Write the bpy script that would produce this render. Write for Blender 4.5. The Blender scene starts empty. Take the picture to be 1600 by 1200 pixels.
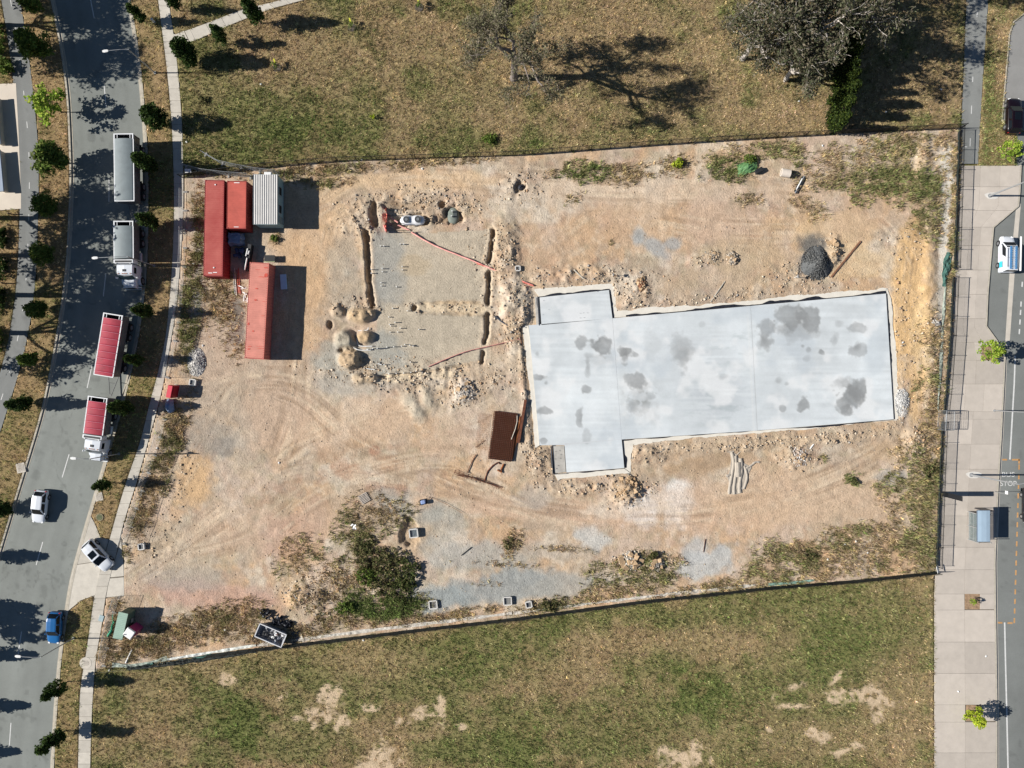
import bpy, math, random
import numpy as np
from mathutils import Vector, Matrix

# ------------------------------------------------------------------ camera, sky, sun, exposure
SC = bpy.context.scene
COL = SC.collection
H = 95.0            # camera height in metres
K = 12.0            # photograph pixels per metre on the ground
SUN_EL = 32.4
cam_d = bpy.data.cameras.new("camera")
cam_d.sensor_fit = 'HORIZONTAL'
cam_d.angle = 2 * math.atan((1600 / K / 2) / H)
cam_d.clip_start = 1.0
cam_d.clip_end = 6000
cam = bpy.data.objects.new("camera", cam_d)
cam.location = (0, 0, H)
COL.objects.link(cam)
SC.camera = cam

W = bpy.data.worlds.new("World")
SC.world = W
W.use_nodes = True
wn = W.node_tree
bg = wn.nodes["Background"]
sky = wn.nodes.new("ShaderNodeTexSky")
sky.sky_type = 'NISHITA'
sky.sun_disc = False
sky.sun_elevation = math.radians(SUN_EL)
sky.sun_rotation = math.radians(270)
sky.altitude = 2500
sky.air_density = 1.0
sky.dust_density = 0.2
sky.ozone_density = 1.2
wn.links.new(sky.outputs[0], bg.inputs[0])
bg.inputs[1].default_value = 0.05

sun_d = bpy.data.lights.new("sun", 'SUN')
sun_d.energy = 5.0
sun_d.angle = math.radians(0.5)
sun_d.color = (1.0, 0.955, 0.89)
sun = bpy.data.objects.new("sun", sun_d)
sun.rotation_euler = (0, math.radians(-(90 - SUN_EL)), 0)
COL.objects.link(sun)

SC.view_settings.view_transform = 'Standard'
SC.view_settings.look = 'None'
SC.view_settings.gamma = 1
SC.view_settings.use_curve_mapping = False
SC.view_settings.exposure = 0.58
SC.render.engine = 'CYCLES'
SC.cycles.max_bounces = 5
SC.cycles.diffuse_bounces = 2

random.seed(7)
RNG = np.random.default_rng(11)
R = random.uniform

# ------------------------------------------------------------------ helpers
F_LIT = 1.30     # how much brighter than its albedo a sunlit flat surface shows
def lin1(c):
    c /= 255.0
    return c / 12.92 if c <= 0.04045 else ((c + 0.055) / 1.055) ** 2.4
def alb(r, g, b):
    """base colour of a surface that looks like sRGB (r,g,b) in plain sunlight"""
    return tuple(min(0.85, lin1(v) / F_LIT) for v in (r, g, b))

def P(px, py, h=0.0):
    s = (H - h) / H / K
    return Vector(((px - 800) * s, (600 - py) * s, h))
def head(dx, dy):
    """z rotation that turns +Y to the direction (dx,dy) given in photo pixels"""
    return math.atan2(dy, dx) * -1 - math.pi / 2

def link(o, parent=None):
    COL.objects.link(o)
    if parent is not None:
        o.parent = parent
    return o
def tag(o, label=None, cat=None, group=None, kind=None):
    if label: o['label'] = label
    if cat: o['category'] = cat
    if group: o['group'] = group
    if kind: o['kind'] = kind
    return o
def thing(name, label, cat, loc=(0, 0, 0), rz=0.0, group=None):
    o = bpy.data.objects.new(name, None)
    o.location = loc
    o.rotation_euler = (0, 0, rz)
    link(o)
    return tag(o, label, cat, group)
def copy_tree(o, parent=None):
    c = o.copy()
    link(c, parent)
    for ch in list(o.children):
        copy_tree(ch, c)
    return c

class MB:
    def __init__(self):
        self.v = []; self.f = []; self.m = []; self.mi = 0
    def add(self, vs, fs):
        n = len(self.v)
        self.v += [tuple(x) for x in vs]
        self.f += [tuple(i + n for i in f) for f in fs]
        self.m += [self.mi] * len(fs)
        return self
    def box(self, c, s, rz=0.0, rx=0.0, ry=0.0):
        hx, hy, hz = s[0] / 2, s[1] / 2, s[2] / 2
        vs = [Vector((x, y, z)) for z in (-hz, hz) for y in (-hy, hy) for x in (-hx, hx)]
        M = Matrix.Rotation(rz, 3, 'Z') @ Matrix.Rotation(ry, 3, 'Y') @ Matrix.Rotation(rx, 3, 'X')
        c = Vector(c)
        return self.add([M @ v + c for v in vs],
                        [(0, 2, 3, 1), (4, 5, 7, 6), (0, 1, 5, 4), (2, 6, 7, 3), (0, 4, 6, 2), (1, 3, 7, 5)])
    def bbox(self, c, s, b=0.04, rz=0.0):
        """box with chamfered top and vertical edges"""
        hx, hy = s[0] / 2, s[1] / 2
        z0, z1 = c[2] - s[2] / 2, c[2] + s[2] / 2
        def ring(hx, hy, k, z):
            return [(hx - k, -hy, z), (hx, -hy + k, z), (hx, hy - k, z), (hx - k, hy, z),
                    (-hx + k, hy, z), (-hx, hy - k, z), (-hx, -hy + k, z), (-hx + k, -hy, z)]
        rings = [ring(hx, hy, b, z0), ring(hx, hy, b, z1 - b), ring(hx - b, hy - b, b, z1)]
        M = Matrix.Rotation(rz, 3, 'Z')
        vs = [M @ Vector(p) + Vector((c[0], c[1], 0)) for r in rings for p in r]
        fs = []
        for k in range(2):
            for i in range(8):
                j = (i + 1) % 8
                fs.append((k * 8 + i, k * 8 + j, k * 8 + 8 + j, k * 8 + 8 + i))
        fs.append(tuple(range(16, 24)))
        fs.append(tuple(reversed(range(0, 8))))
        return self.add(vs, fs)
    def tube(self, pts, r, n=6, cap=True):
        pts = [Vector(p) for p in pts]
        if not isinstance(r, (list, tuple)):
            r = [r] * len(pts)
        vs = []; fs = []
        for i, p in enumerate(pts):
            d = (pts[min(i + 1, len(pts) - 1)] - pts[max(i - 1, 0)])
            d = d.normalized() if d.length > 1e-9 else Vector((0, 0, 1))
            a = d.cross(Vector((0, 0, 1)))
            if a.length < 1e-3: a = d.cross(Vector((0, 1, 0)))
            a.normalize(); b = a.cross(d)
            for k in range(n):
                t = 2 * math.pi * k / n
                vs.append(p + (a * math.cos(t) + b * math.sin(t)) * r[i])
        for i in range(len(pts) - 1):
            for k in range(n):
                j = (k + 1) % n
                fs.append((i * n + k, i * n + j, (i + 1) * n + j, (i + 1) * n + k))
        if cap:
            fs.append(tuple(range(n))); fs.append(tuple(reversed(range((len(pts) - 1) * n, len(pts) * n))))
        return self.add(vs, fs)
    def cyl(self, c, r, h, n=16, axis='Z', r2=None):
        c = Vector(c)
        d = {'X': Vector((1, 0, 0)), 'Y': Vector((0, 1, 0)), 'Z': Vector((0, 0, 1))}[axis]
        return self.tube([c - d * h / 2, c + d * h / 2], [r, r if r2 is None else r2], n)
    def prism(self, poly, z0, z1):
        n = len(poly)
        a = sum(poly[i][0] * poly[(i + 1) % n][1] - poly[(i + 1) % n][0] * poly[i][1] for i in range(n))
        if a < 0: poly = list(reversed(poly))
        vs = [(p[0], p[1], z0) for p in poly] + [(p[0], p[1], z1) for p in poly]
        fs = [(i, (i + 1) % n, n + (i + 1) % n, n + i) for i in range(n)]
        fs.append(tuple(range(n, 2 * n)))
        fs.append(tuple(reversed(range(n))))
        return self.add(vs, fs)
    def sheet(self, poly, z):
        n = len(poly)
        a = sum(poly[i][0] * poly[(i + 1) % n][1] - poly[(i + 1) % n][0] * poly[i][1] for i in range(n))
        if a < 0: poly = list(reversed(poly))
        return self.add([(p[0], p[1], z) for p in poly], [tuple(range(n))])
    def loft(self, rings, closed=True, caps=True):
        n = len(rings[0]); vs = [p for r in rings for p in r]; fs = []
        m = n if closed else n - 1
        for i in range(len(rings) - 1):
            for k in range(m):
                j = (k + 1) % n
                fs.append((i * n + k, i * n + j, (i + 1) * n + j, (i + 1) * n + k))
        if caps:
            fs.append(tuple(reversed(range(n)))); fs.append(tuple(range((len(rings) - 1) * n, len(rings) * n)))
        return self.add(vs, fs)
    def mesh(self, name, mats, smooth=False, colors=None):
        me = bpy.data.meshes.new(name)
        me.from_pydata(self.v, [], self.f)
        if not isinstance(mats, (list, tuple)): mats = [mats]
        for m in mats: me.materials.append(m)
        if len(mats) > 1:
            me.polygons.foreach_set('material_index', self.m)
        if smooth:
            me.polygons.foreach_set('use_smooth', [True] * len(me.polygons))
        if colors is not None:
            at = me.color_attributes.new('col', 'FLOAT_COLOR', 'POINT')
            c = np.ones((len(self.v), 4), np.float32); c[:, :3] = colors
            at.data.foreach_set('color', c.ravel())
        me.update()
        return me
    def build(self, name, mats, parent=None, smooth=False, colors=None, label=None):
        o = bpy.data.objects.new(name, self.mesh(name, mats, smooth, colors))
        link(o, parent)
        if label: o['label'] = label
        return o

def inst(name, me, parent=None, loc=(0, 0, 0), rz=0.0, scale=None):
    o = bpy.data.objects.new(name, me)
    o.location = loc; o.rotation_euler = (0, 0, rz)
    if scale: o.scale = scale
    return link(o, parent)

def np_mesh(name, V, Fc, nv, mat, colors=None, smooth=False):
    """V (n,3), Fc flat index array of faces with nv corners each"""
    me = bpy.data.meshes.new(name)
    nf = len(Fc) // nv
    me.vertices.add(len(V)); me.vertices.foreach_set('co', np.ascontiguousarray(V, np.float32).ravel())
    me.loops.add(len(Fc)); me.loops.foreach_set('vertex_index', np.ascontiguousarray(Fc, np.int32))
    me.polygons.add(nf)
    me.polygons.foreach_set('loop_start', np.arange(0, nf * nv, nv, dtype=np.int32))
    me.polygons.foreach_set('loop_total', np.full(nf, nv, np.int32))
    if smooth: me.polygons.foreach_set('use_smooth', np.ones(nf, bool))
    me.materials.append(mat)
    me.update(calc_edges=True)
    if colors is not None:
        at = me.color_attributes.new('col', 'FLOAT_COLOR', 'POINT')
        c = np.ones((len(V), 4), np.float32); c[:, :3] = colors
        at.data.foreach_set('color', c.ravel())
    return me

# ------------------------------------------------------------------ materials
def mat(name, col, rough=0.7, var=0.18, scale=3.0, metal=0.0, bump=0.0, bscale=30.0, col2=None, spec=0.4, coat=0.0, aniso=None, alpha=None):
    m = bpy.data.materials.new(name); m.use_nodes = True
    nt = m.node_tree; b = nt.nodes["Principled BSDF"]
    b.inputs['Roughness'].default_value = rough
    b.inputs['Metallic'].default_value = metal
    b.inputs['Specular IOR Level'].default_value = spec
    b.inputs['Coat Weight'].default_value = coat
    tc = nt.nodes.new("ShaderNodeTexCoord")
    mp = nt.nodes.new("ShaderNodeMapping")
    if aniso: mp.inputs['Scale'].default_value = aniso
    nt.links.new(tc.outputs['Object'], mp.inputs[0])
    n = nt.nodes.new("ShaderNodeTexNoise")
    n.inputs['Scale'].default_value = scale; n.inputs['Detail'].default_value = 6; n.inputs['Roughness'].default_value = 0.65
    nt.links.new(mp.outputs[0], n.inputs['Vector'])
    rp = nt.nodes.new("ShaderNodeValToRGB")
    c2 = col2 if col2 else tuple(min(0.9, c * (1 + var)) for c in col)
    rp.color_ramp.elements[0].position = 0.32; rp.color_ramp.elements[1].position = 0.68
    rp.color_ramp.elements[0].color = (*[c * (1 - var) for c in col], 1)
    rp.color_ramp.elements[1].color = (*c2, 1)
    nt.links.new(n.outputs[0], rp.inputs[0])
    nt.links.new(rp.outputs[0], b.inputs['Base Color'])
    if bump:
        n2 = nt.nodes.new("ShaderNodeTexNoise"); n2.inputs['Scale'].default_value = bscale; n2.inputs['Detail'].default_value = 5
        nt.links.new(mp.outputs[0], n2.inputs['Vector'])
        bp = nt.nodes.new("ShaderNodeBump"); bp.inputs['Strength'].default_value = bump; bp.inputs['Distance'].default_value = 0.03
        nt.links.new(n2.outputs[0], bp.inputs['Height']); nt.links.new(bp.outputs[0], b.inputs['Normal'])
    if alpha is not None:
        b.inputs['Alpha'].default_value = alpha
    return m

def attr_mat(name, rough=0.95, amt=0.5, scale=1.2, fine=5.0, fine_amt=0.35, bump=0.6, bdist=0.06, spec=0.15, transl=0.0):
    """colour from the mesh's own 'col' attribute, varied by two procedural noises, with relief"""
    m = bpy.data.materials.new(name); m.use_nodes = True
    nt = m.node_tree; b = nt.nodes["Principled BSDF"]
    b.inputs['Roughness'].default_value = rough
    b.inputs['Specular IOR Level'].default_value = spec
    a = nt.nodes.new("ShaderNodeAttribute"); a.attribute_name = 'col'
    tc = nt.nodes.new("ShaderNodeTexCoord")
    last = a.outputs['Color']
    nodes = []
    for sc_, am in ((scale, amt), (fine, fine_amt)):
        if am <= 0: continue
        n = nt.nodes.new("ShaderNodeTexNoise"); n.inputs['Scale'].default_value = sc_
        n.inputs['Detail'].default_value = 5; n.inputs['Roughness'].default_value = 0.7
        nt.links.new(tc.outputs['Object'], n.inputs['Vector'])
        mr = nt.nodes.new("ShaderNodeMapRange")
        mr.inputs[1].default_value = 0.25; mr.inputs[2].default_value = 0.75
        mr.inputs[3].default_value = 1 - am; mr.inputs[4].default_value = 1 + am
        nt.links.new(n.outputs[0], mr.inputs[0])
        mx = nt.nodes.new("ShaderNodeVectorMath"); mx.operation = 'SCALE'
        nt.links.new(last, mx.inputs[0]); nt.links.new(mr.outputs[0], mx.inputs['Scale'])
        last = mx.outputs[0]; nodes.append(n)
    nt.links.new(last, b.inputs['Base Color'])
    if bump and nodes:
        bp = nt.nodes.new("ShaderNodeBump"); bp.inputs['Strength'].default_value = bump; bp.inputs['Distance'].default_value = bdist
        nt.links.new(nodes[-1].outputs[0], bp.inputs['Height']); nt.links.new(bp.outputs[0], b.inputs['Normal'])
    if transl:
        t = nt.nodes.new("ShaderNodeBsdfTranslucent"); nt.links.new(last, t.inputs[0])
        mix = nt.nodes.new("ShaderNodeMixShader"); mix.inputs[0].default_value = transl
        nt.links.new(b.outputs[0], mix.inputs[1]); nt.links.new(t.outputs[0], mix.inputs[2])
        nt.links.new(mix.outputs[0], nt.nodes["Material Output"].inputs[0])
    return m

M_ = {}
def M(name, *a, **k):
    if name not in M_: M_[name] = mat(name, *a, **k)
    return M_[name]

M_GROUND = attr_mat("bare_earth_and_turf", amt=0.2, scale=0.9, fine=4.5, fine_amt=0.26, bump=0.9, bdist=0.12)
M_GRASS = attr_mat("grass_blades", amt=0.3, scale=2.0, fine_amt=0.0, bump=0, transl=0.3)
M_LEAF = attr_mat("tree_leaves", amt=0.25, scale=3.0, fine_amt=0.0, bump=0, rough=0.7, transl=0.25)
M_STONE = attr_mat("broken_stone", amt=0.25, scale=4.0, fine_amt=0.2, fine=20, bump=0.3)
M_SLAB = attr_mat("power_floated_concrete", amt=0.05, scale=0.5, fine=6.0, fine_amt=0.045, bump=0.06, rough=0.75, spec=0.3)
M_ROAD = attr_mat("asphalt", amt=0.1, scale=0.35, fine=9.0, fine_amt=0.12, bump=0.25, bdist=0.02, rough=0.9, spec=0.25)
M_ASPH = M("asphalt_path", alb(140, 143, 140), 0.9, 0.12, 0.6, bump=0.2)
M_CONC = M("pale_concrete", alb(212, 204, 191), 0.88, 0.09, 0.9, bump=0.12, bscale=12)
M_CONC2 = M("warm_concrete", alb(206, 196, 184), 0.88, 0.09, 0.55, bump=0.1, bscale=10)
M_JOINT = M("joint_filler", alb(120, 112, 100), 0.95)
M_KERB = M("kerb_concrete", alb(196, 188, 172), 0.9, 0.15, 1.5, bump=0.15)
M_WHITE = M("white_road_paint", alb(225, 225, 222), 0.8, 0.12, 4.0)
M_YELLOW = M("yellow_road_paint", alb(206, 158, 104), 0.8, 0.2, 4.0)
M_BARK = M("bark", (0.13, 0.1, 0.075), 0.95, 0.4, 4.0, bump=0.6)
M_PBARK = M("pale_bark", (0.42, 0.38, 0.34), 0.9, 0.4, 2.0, bump=0.5)
M_BLACKST = M("black_painted_steel", (0.012, 0.013, 0.014), 0.5, 0.2, 5)
M_GALV = M("galvanised_steel", (0.42, 0.44, 0.45), 0.45, 0.15, 6, metal=0.6)
M_TYRE = M("tyre_rubber", (0.014, 0.014, 0.015), 0.85, 0.2, 8)
M_RIM = M("alloy_rim", (0.45, 0.46, 0.48), 0.35, 0.1, 8, metal=0.8)
M_GLASS = M("tinted_glass", (0.006, 0.009, 0.013), 0.1, 0.1, 1, spec=0.25)
M_WPAINT = M("white_car_paint", (0.62, 0.65, 0.69), 0.3, 0.03, 1, coat=0.5)
M_DARK = M("dark_plastic", (0.02, 0.021, 0.023), 0.6, 0.2, 5)
M_LAMPW = M("lamp_lens", (0.75, 0.76, 0.76), 0.2, 0.05, 5)
M_REDL = M("red_lens", (0.4, 0.02, 0.02), 0.25, 0.1, 5)
M_RUST = M("rusty_steel", (0.13, 0.046, 0.024), 0.9, 0.5, 5, bump=0.3)
M_RUSTL = M("fresh_rust", (0.26, 0.09, 0.03), 0.9, 0.4, 5, bump=0.3)
M_WOOD = M("weathered_timber", (0.2, 0.15, 0.1), 0.9, 0.35, 6, bump=0.3)
M_PVC = M("white_pvc", (0.74, 0.74, 0.72), 0.4, 0.06, 4)
M_GCLOTH = M("green_shade_cloth", (0.05, 0.12, 0.10), 0.9, 0.4, 2.5, bump=0.4)
M_PCLOTH = M("faded_shade_cloth", (0.30, 0.34, 0.29), 0.9, 0.4, 2.0, bump=0.4)
M_DCLOTH = M("dark_shade_cloth", (0.012, 0.018, 0.017), 0.9, 0.4, 1.0, bump=0.3)
M_PLASTIC = M("black_membrane", (0.018, 0.02, 0.028), 0.45, 0.4, 2, bump=0.4)

# ------------------------------------------------------------------ numpy noise
TAB = np.random.default_rng(5).random((256, 256)).astype(np.float32)
def vnoise(x, y, seed=0):
    x = x + seed * 17.31; y = y + seed * 9.77
    xi = np.floor(x).astype(np.int64); yi = np.floor(y).astype(np.int64)
    fx = (x - xi).astype(np.float32); fy = (y - yi).astype(np.float32)
    fx = fx * fx * (3 - 2 * fx); fy = fy * fy * (3 - 2 * fy)
    x0 = xi & 255; x1 = (xi + 1) & 255; y0 = yi & 255; y1 = (yi + 1) & 255
    a = TAB[x0, y0] * (1 - fx) + TAB[x1, y0] * fx
    b = TAB[x0, y1] * (1 - fx) + TAB[x1, y1] * fx
    return a * (1 - fy) + b * fy
def fbm(x, y, s, seed=0, oct=4, gain=0.55):
    """fractal noise, base wavelength s (photo pixels); roughly 0..1, mean 0.5"""
    t = 0; a = 1; n = 0
    for k in range(oct):
        t = t + a * vnoise(x / s, y / s, seed + k * 3); n += a
        a *= gain; s /= 2.03
    return t / n
def sstep(e0, e1, x):
    t = np.clip((x - e0) / (e1 - e0), 0, 1)
    return t * t * (3 - 2 * t)
def inside(poly, X, Y):
    r = np.zeros(X.shape, bool); n = len(poly)
    for i in range(n):
        x0, y0 = poly[i]; x1, y1 = poly[(i + 1) % n]
        if y0 == y1: continue
        c = ((Y > y0) != (Y > y1)) & (X < (x1 - x0) * (Y - y0) / (y1 - y0) + x0)
        r ^= c
    return r

# ------------------------------------------------------------------ long edges of the place, x as a function of y (photo pixels)
YS = np.arange(-400, 1601, 2.0)
def curve(pts, smooth=14):
    ys = [p[0] for p in pts]; xs = [p[1] for p in pts]
    x = np.interp(YS, ys, xs)
    # straight on beyond both ends
    s0 = (xs[1] - xs[0]) / (ys[1] - ys[0]); s1 = (xs[-1] - xs[-2]) / (ys[-1] - ys[-2])
    x = np.where(YS < ys[0], xs[0] + s0 * (YS - ys[0]), x); x = np.where(YS > ys[-1], xs[-1] + s1 * (YS - ys[-1]), x)
    if smooth:
        k = np.exp(-0.5 * (np.arange(-3 * smooth, 3 * smooth + 1) / smooth) ** 2); k /= k.sum()
        xp = np.pad(x, 3 * smooth, mode='reflect', reflect_type='odd'); x = np.convolve(xp, k, 'valid')
    return lambda y: np.interp(y, YS, x)
KL = curve([(-60, 66), (0, 80), (82, 96), (150, 105), (275, 110), (300, 109), (412, 104), (475, 96), (550, 84), (600, 74), (640, 66), (690, 51), (745, 34), (790, 20), (850, 2), (880, -7), (940, -25), (1000, -38), (1100, -52), (1200, -60), (1260, -62)])
KR = curve([(-60, 186), (0, 198), (70, 210), (130, 217), (190, 222), (240, 225), (310, 226), (400, 225), (470, 219), (510, 214), (560, 204), (595, 197), (620, 190), (717, 163), (750, 153), (800, 138), (830, 129), (880, 115), (905, 107), (955, 101), (1000, 93), (1060, 87), (1110, 83), (1200, 78), (1260, 76)])
FL = curve([(-60, 240), (0, 247), (45, 253), (100, 260), (150, 265), (200, 269), (290, 272), (350, 272), (420, 269), (470, 265), (530, 259), (600, 243), (620, 236), (690, 220), (750, 198), (810, 180), (842, 172), (870, 163), (905, 153), (933, 147), (970, 142), (1020, 135), (1075, 125), (1200, 122), (1260, 121)], 8)
FR = curve([(-60, 257), (0, 264), (30, 267), (53, 272), (90, 276), (140, 281), (200, 285), (290, 287), (350, 286), (420, 281), (480, 276), (510, 271), (560, 262), (600, 256), (650, 243), (710, 226), (760, 212), (810, 195), (842, 187), (870, 181), (905, 171), (935, 164), (975, 160), (1025, 150), (1060, 147), (1110, 144), (1200, 141), (1260, 141)], 8)
BR = curve([(-60, 18), (0, 32), (100, 47), (220, 60), (300, 61), (425, 57), (475, 52), (520, 45), (560, 36), (600, 25), (640, 11), (690, -4), (750, -25), (900, -80)])
BL = lambda y: BR(y) - 29
PL = curve([(-100, 1515), (0, 1510), (150, 1504), (200, 1502), (258, 1501), (320, 1499), (450, 1491), (520, 1486), (600, 1480), (700, 1472), (800, 1467), (880, 1463), (905, 1460), (1000, 1460), (1260, 1460)], 5)
CR = curve([(-100, 1550), (0, 1544), (130, 1535), (200, 1531), (258, 1528)], 3)
KQ_PTS = [(1595, 258), (1593, 300), (1591, 322), (1552, 355), (1548, 400), (1543, 460), (1541, 510), (1557, 532), (1570, 558), (1568, 600), (1564, 680), (1559, 760), (1554, 880), (1555, 960), (1557, 1100), (1557, 1290)]
NF = [(286, 278), (400, 262), (520, 252), (800, 243), (1000, 228), (1200, 215), (1355, 207), (1500, 200)]      # north fence base
SF = [(163, 1044), (240, 1036), (330, 1022), (400, 1013), (520, 999), (660, 982), (800, 966), (1000, 939), (1200, 917), (1330, 907), (1461, 893)]     # south fence base
def nf_y(x): return np.interp(x, [p[0] for p in NF], [p[1] for p in NF])
def sf_y(x): return np.interp(x, [p[0] for p in SF], [p[1] for p in SF])
# ------------------------------------------------------------------ ground fields on a grid (photo pixels -> metres)
ST = 2.2
gx = np.arange(-70, 1672, ST); gy = np.arange(-70, 1272, ST)
GX, GY = np.meshgrid(gx, gy)
NX, NY = len(gx), len(gy)
C3 = lambda r, g, b: np.array(alb(r, g, b), np.float32)

DRIVE = [(128, 838), (142, 806), (148, 818), (157, 840), (172, 843), (190, 843), (193, 880), (194, 932), (165, 934), (140, 933), (128, 938), (106, 955), (110, 905), (118, 880)]
BRANCH = [(270, 52), (277, 54), (300, 45), (337, 31), (380, 14), (430, 3), (460, -6), (520, -30), (560, -60), (580, -40), (520, -10), (472, 1), (415, 16), (385, 29), (350, 43), (312, 61), (290, 67), (274, 74)]
PAVE_W = [(-80, 135), (25, 130), (29, 200), (33, 300), (33, 326), (-80, 335)]
BAY1 = [(1700, -30), (1602, 20), (1584, 35), (1578, 52), (1566, 188), (1577, 201), (1640, 206), (1700, 206)]
hard = np.zeros(GX.shape, bool)
hard |= (GX > KL(GY) - 0) & (GX < KR(GY) + 6)
hard |= (GX > BL(GY)) & (GX < BR(GY))
hard |= (GX > FL(GY)) & (GX < FR(GY))
for p in (DRIVE, BRANCH, PAVE_W, BAY1): hard |= inside(p, GX, GY)
hard |= (GY < 258) & (GX > PL(GY)) & (GX < CR(GY))
hard |= (GY >= 258) & (GX > PL(GY))
hard |= (GX > 1588) & (GY > 206)
SLABAREA = [(832, 455), (955, 443), (960, 486), (1386, 450), (1395, 470), (1404, 654), (988, 694), (984, 738), (868, 752), (856, 700), (834, 700), (816, 512), (832, 505)]
slabm = inside(SLABAREA, GX, GY)

site = (GX > FR(GY)) & (GX < PL(GY)) & (GY > nf_y(GX)) & (GY < sf_y(GX))
# noises
n1 = fbm(GX, GY, 90, 1); n2 = fbm(GX, GY, 34, 2); n3 = fbm(GX, GY, 12, 3); n4 = fbm(GX, GY, 200, 4, 3); n5 = fbm(GX, GY, 20, 5); n6 = fbm(GX, GY, 7, 6, 3)

def blob(cx, cy, rx, ry, rot=0.0, rag=0.5, soft=0.35, seed=None):
    c, s = math.cos(math.radians(rot)), math.sin(math.radians(rot))
    dx = GX - cx; dy = GY - cy
    u = (dx * c + dy * s) / rx; v = (-dx * s + dy * c) / ry
    d = np.sqrt(u * u + v * v)
    nz = (n5 if max(rx, ry) < 60 else n2) - 0.5
    nz = nz + 0.5 * (n3 - 0.5)
    return sstep(1 + soft, 1 - soft, d + nz * rag * 2.2)
col = np.zeros((NY, NX, 3), np.float32)
def mix(c, m):
    global col
    m = np.asarray(m, np.float32)[..., None]
    col = col * (1 - m) + np.asarray(c, np.float32) * m

# bare earth of the building site
EARTH = C3(203, 176, 146)
col[:] = EARTH
mix(C3(214, 192, 164), sstep(0.45, 0.75, n1) * 0.8)
mix(C3(188, 158, 130), sstep(0.5, 0.75, n2) * 0.55)
mix(C3(206, 168, 128), sstep(0.52, 0.72, n4) * 0.5)
mix(C3(190, 178, 160), sstep(0.55, 0.8, fbm(GX, GY, 60, 12)) * 0.5)
mix(C3(216, 191, 171), sstep(0.48, 0.66, fbm(GX, GY, 40, 14)) * 0.6)
mix(C3(220, 178, 132), sstep(0.52, 0.68, fbm(GX, GY, 70, 19)) * 0.65)
mix(C3(232, 220, 200), sstep(0.56, 0.7, fbm(GX, GY, 55, 24)) * 0.55)
mix(C3(176, 160, 142), sstep(0.57, 0.7, fbm(GX, GY, 36, 25)) * 0.5)
mix(C3(178, 164, 134), sstep(0.54, 0.75, fbm(GX, GY, 18, 15)) * 0.55)
mix(C3(192, 152, 124), sstep(0.58, 0.78, fbm(GX, GY, 22, 16)) * 0.5)
mix(C3(228, 210, 184), sstep(0.55, 0.78, fbm(GX, GY, 11, 17, 3)) * 0.45)
mix(C3(168, 146, 120), sstep(0.56, 0.78, fbm(GX, GY, 8, 18, 3)) * 0.4)
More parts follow.
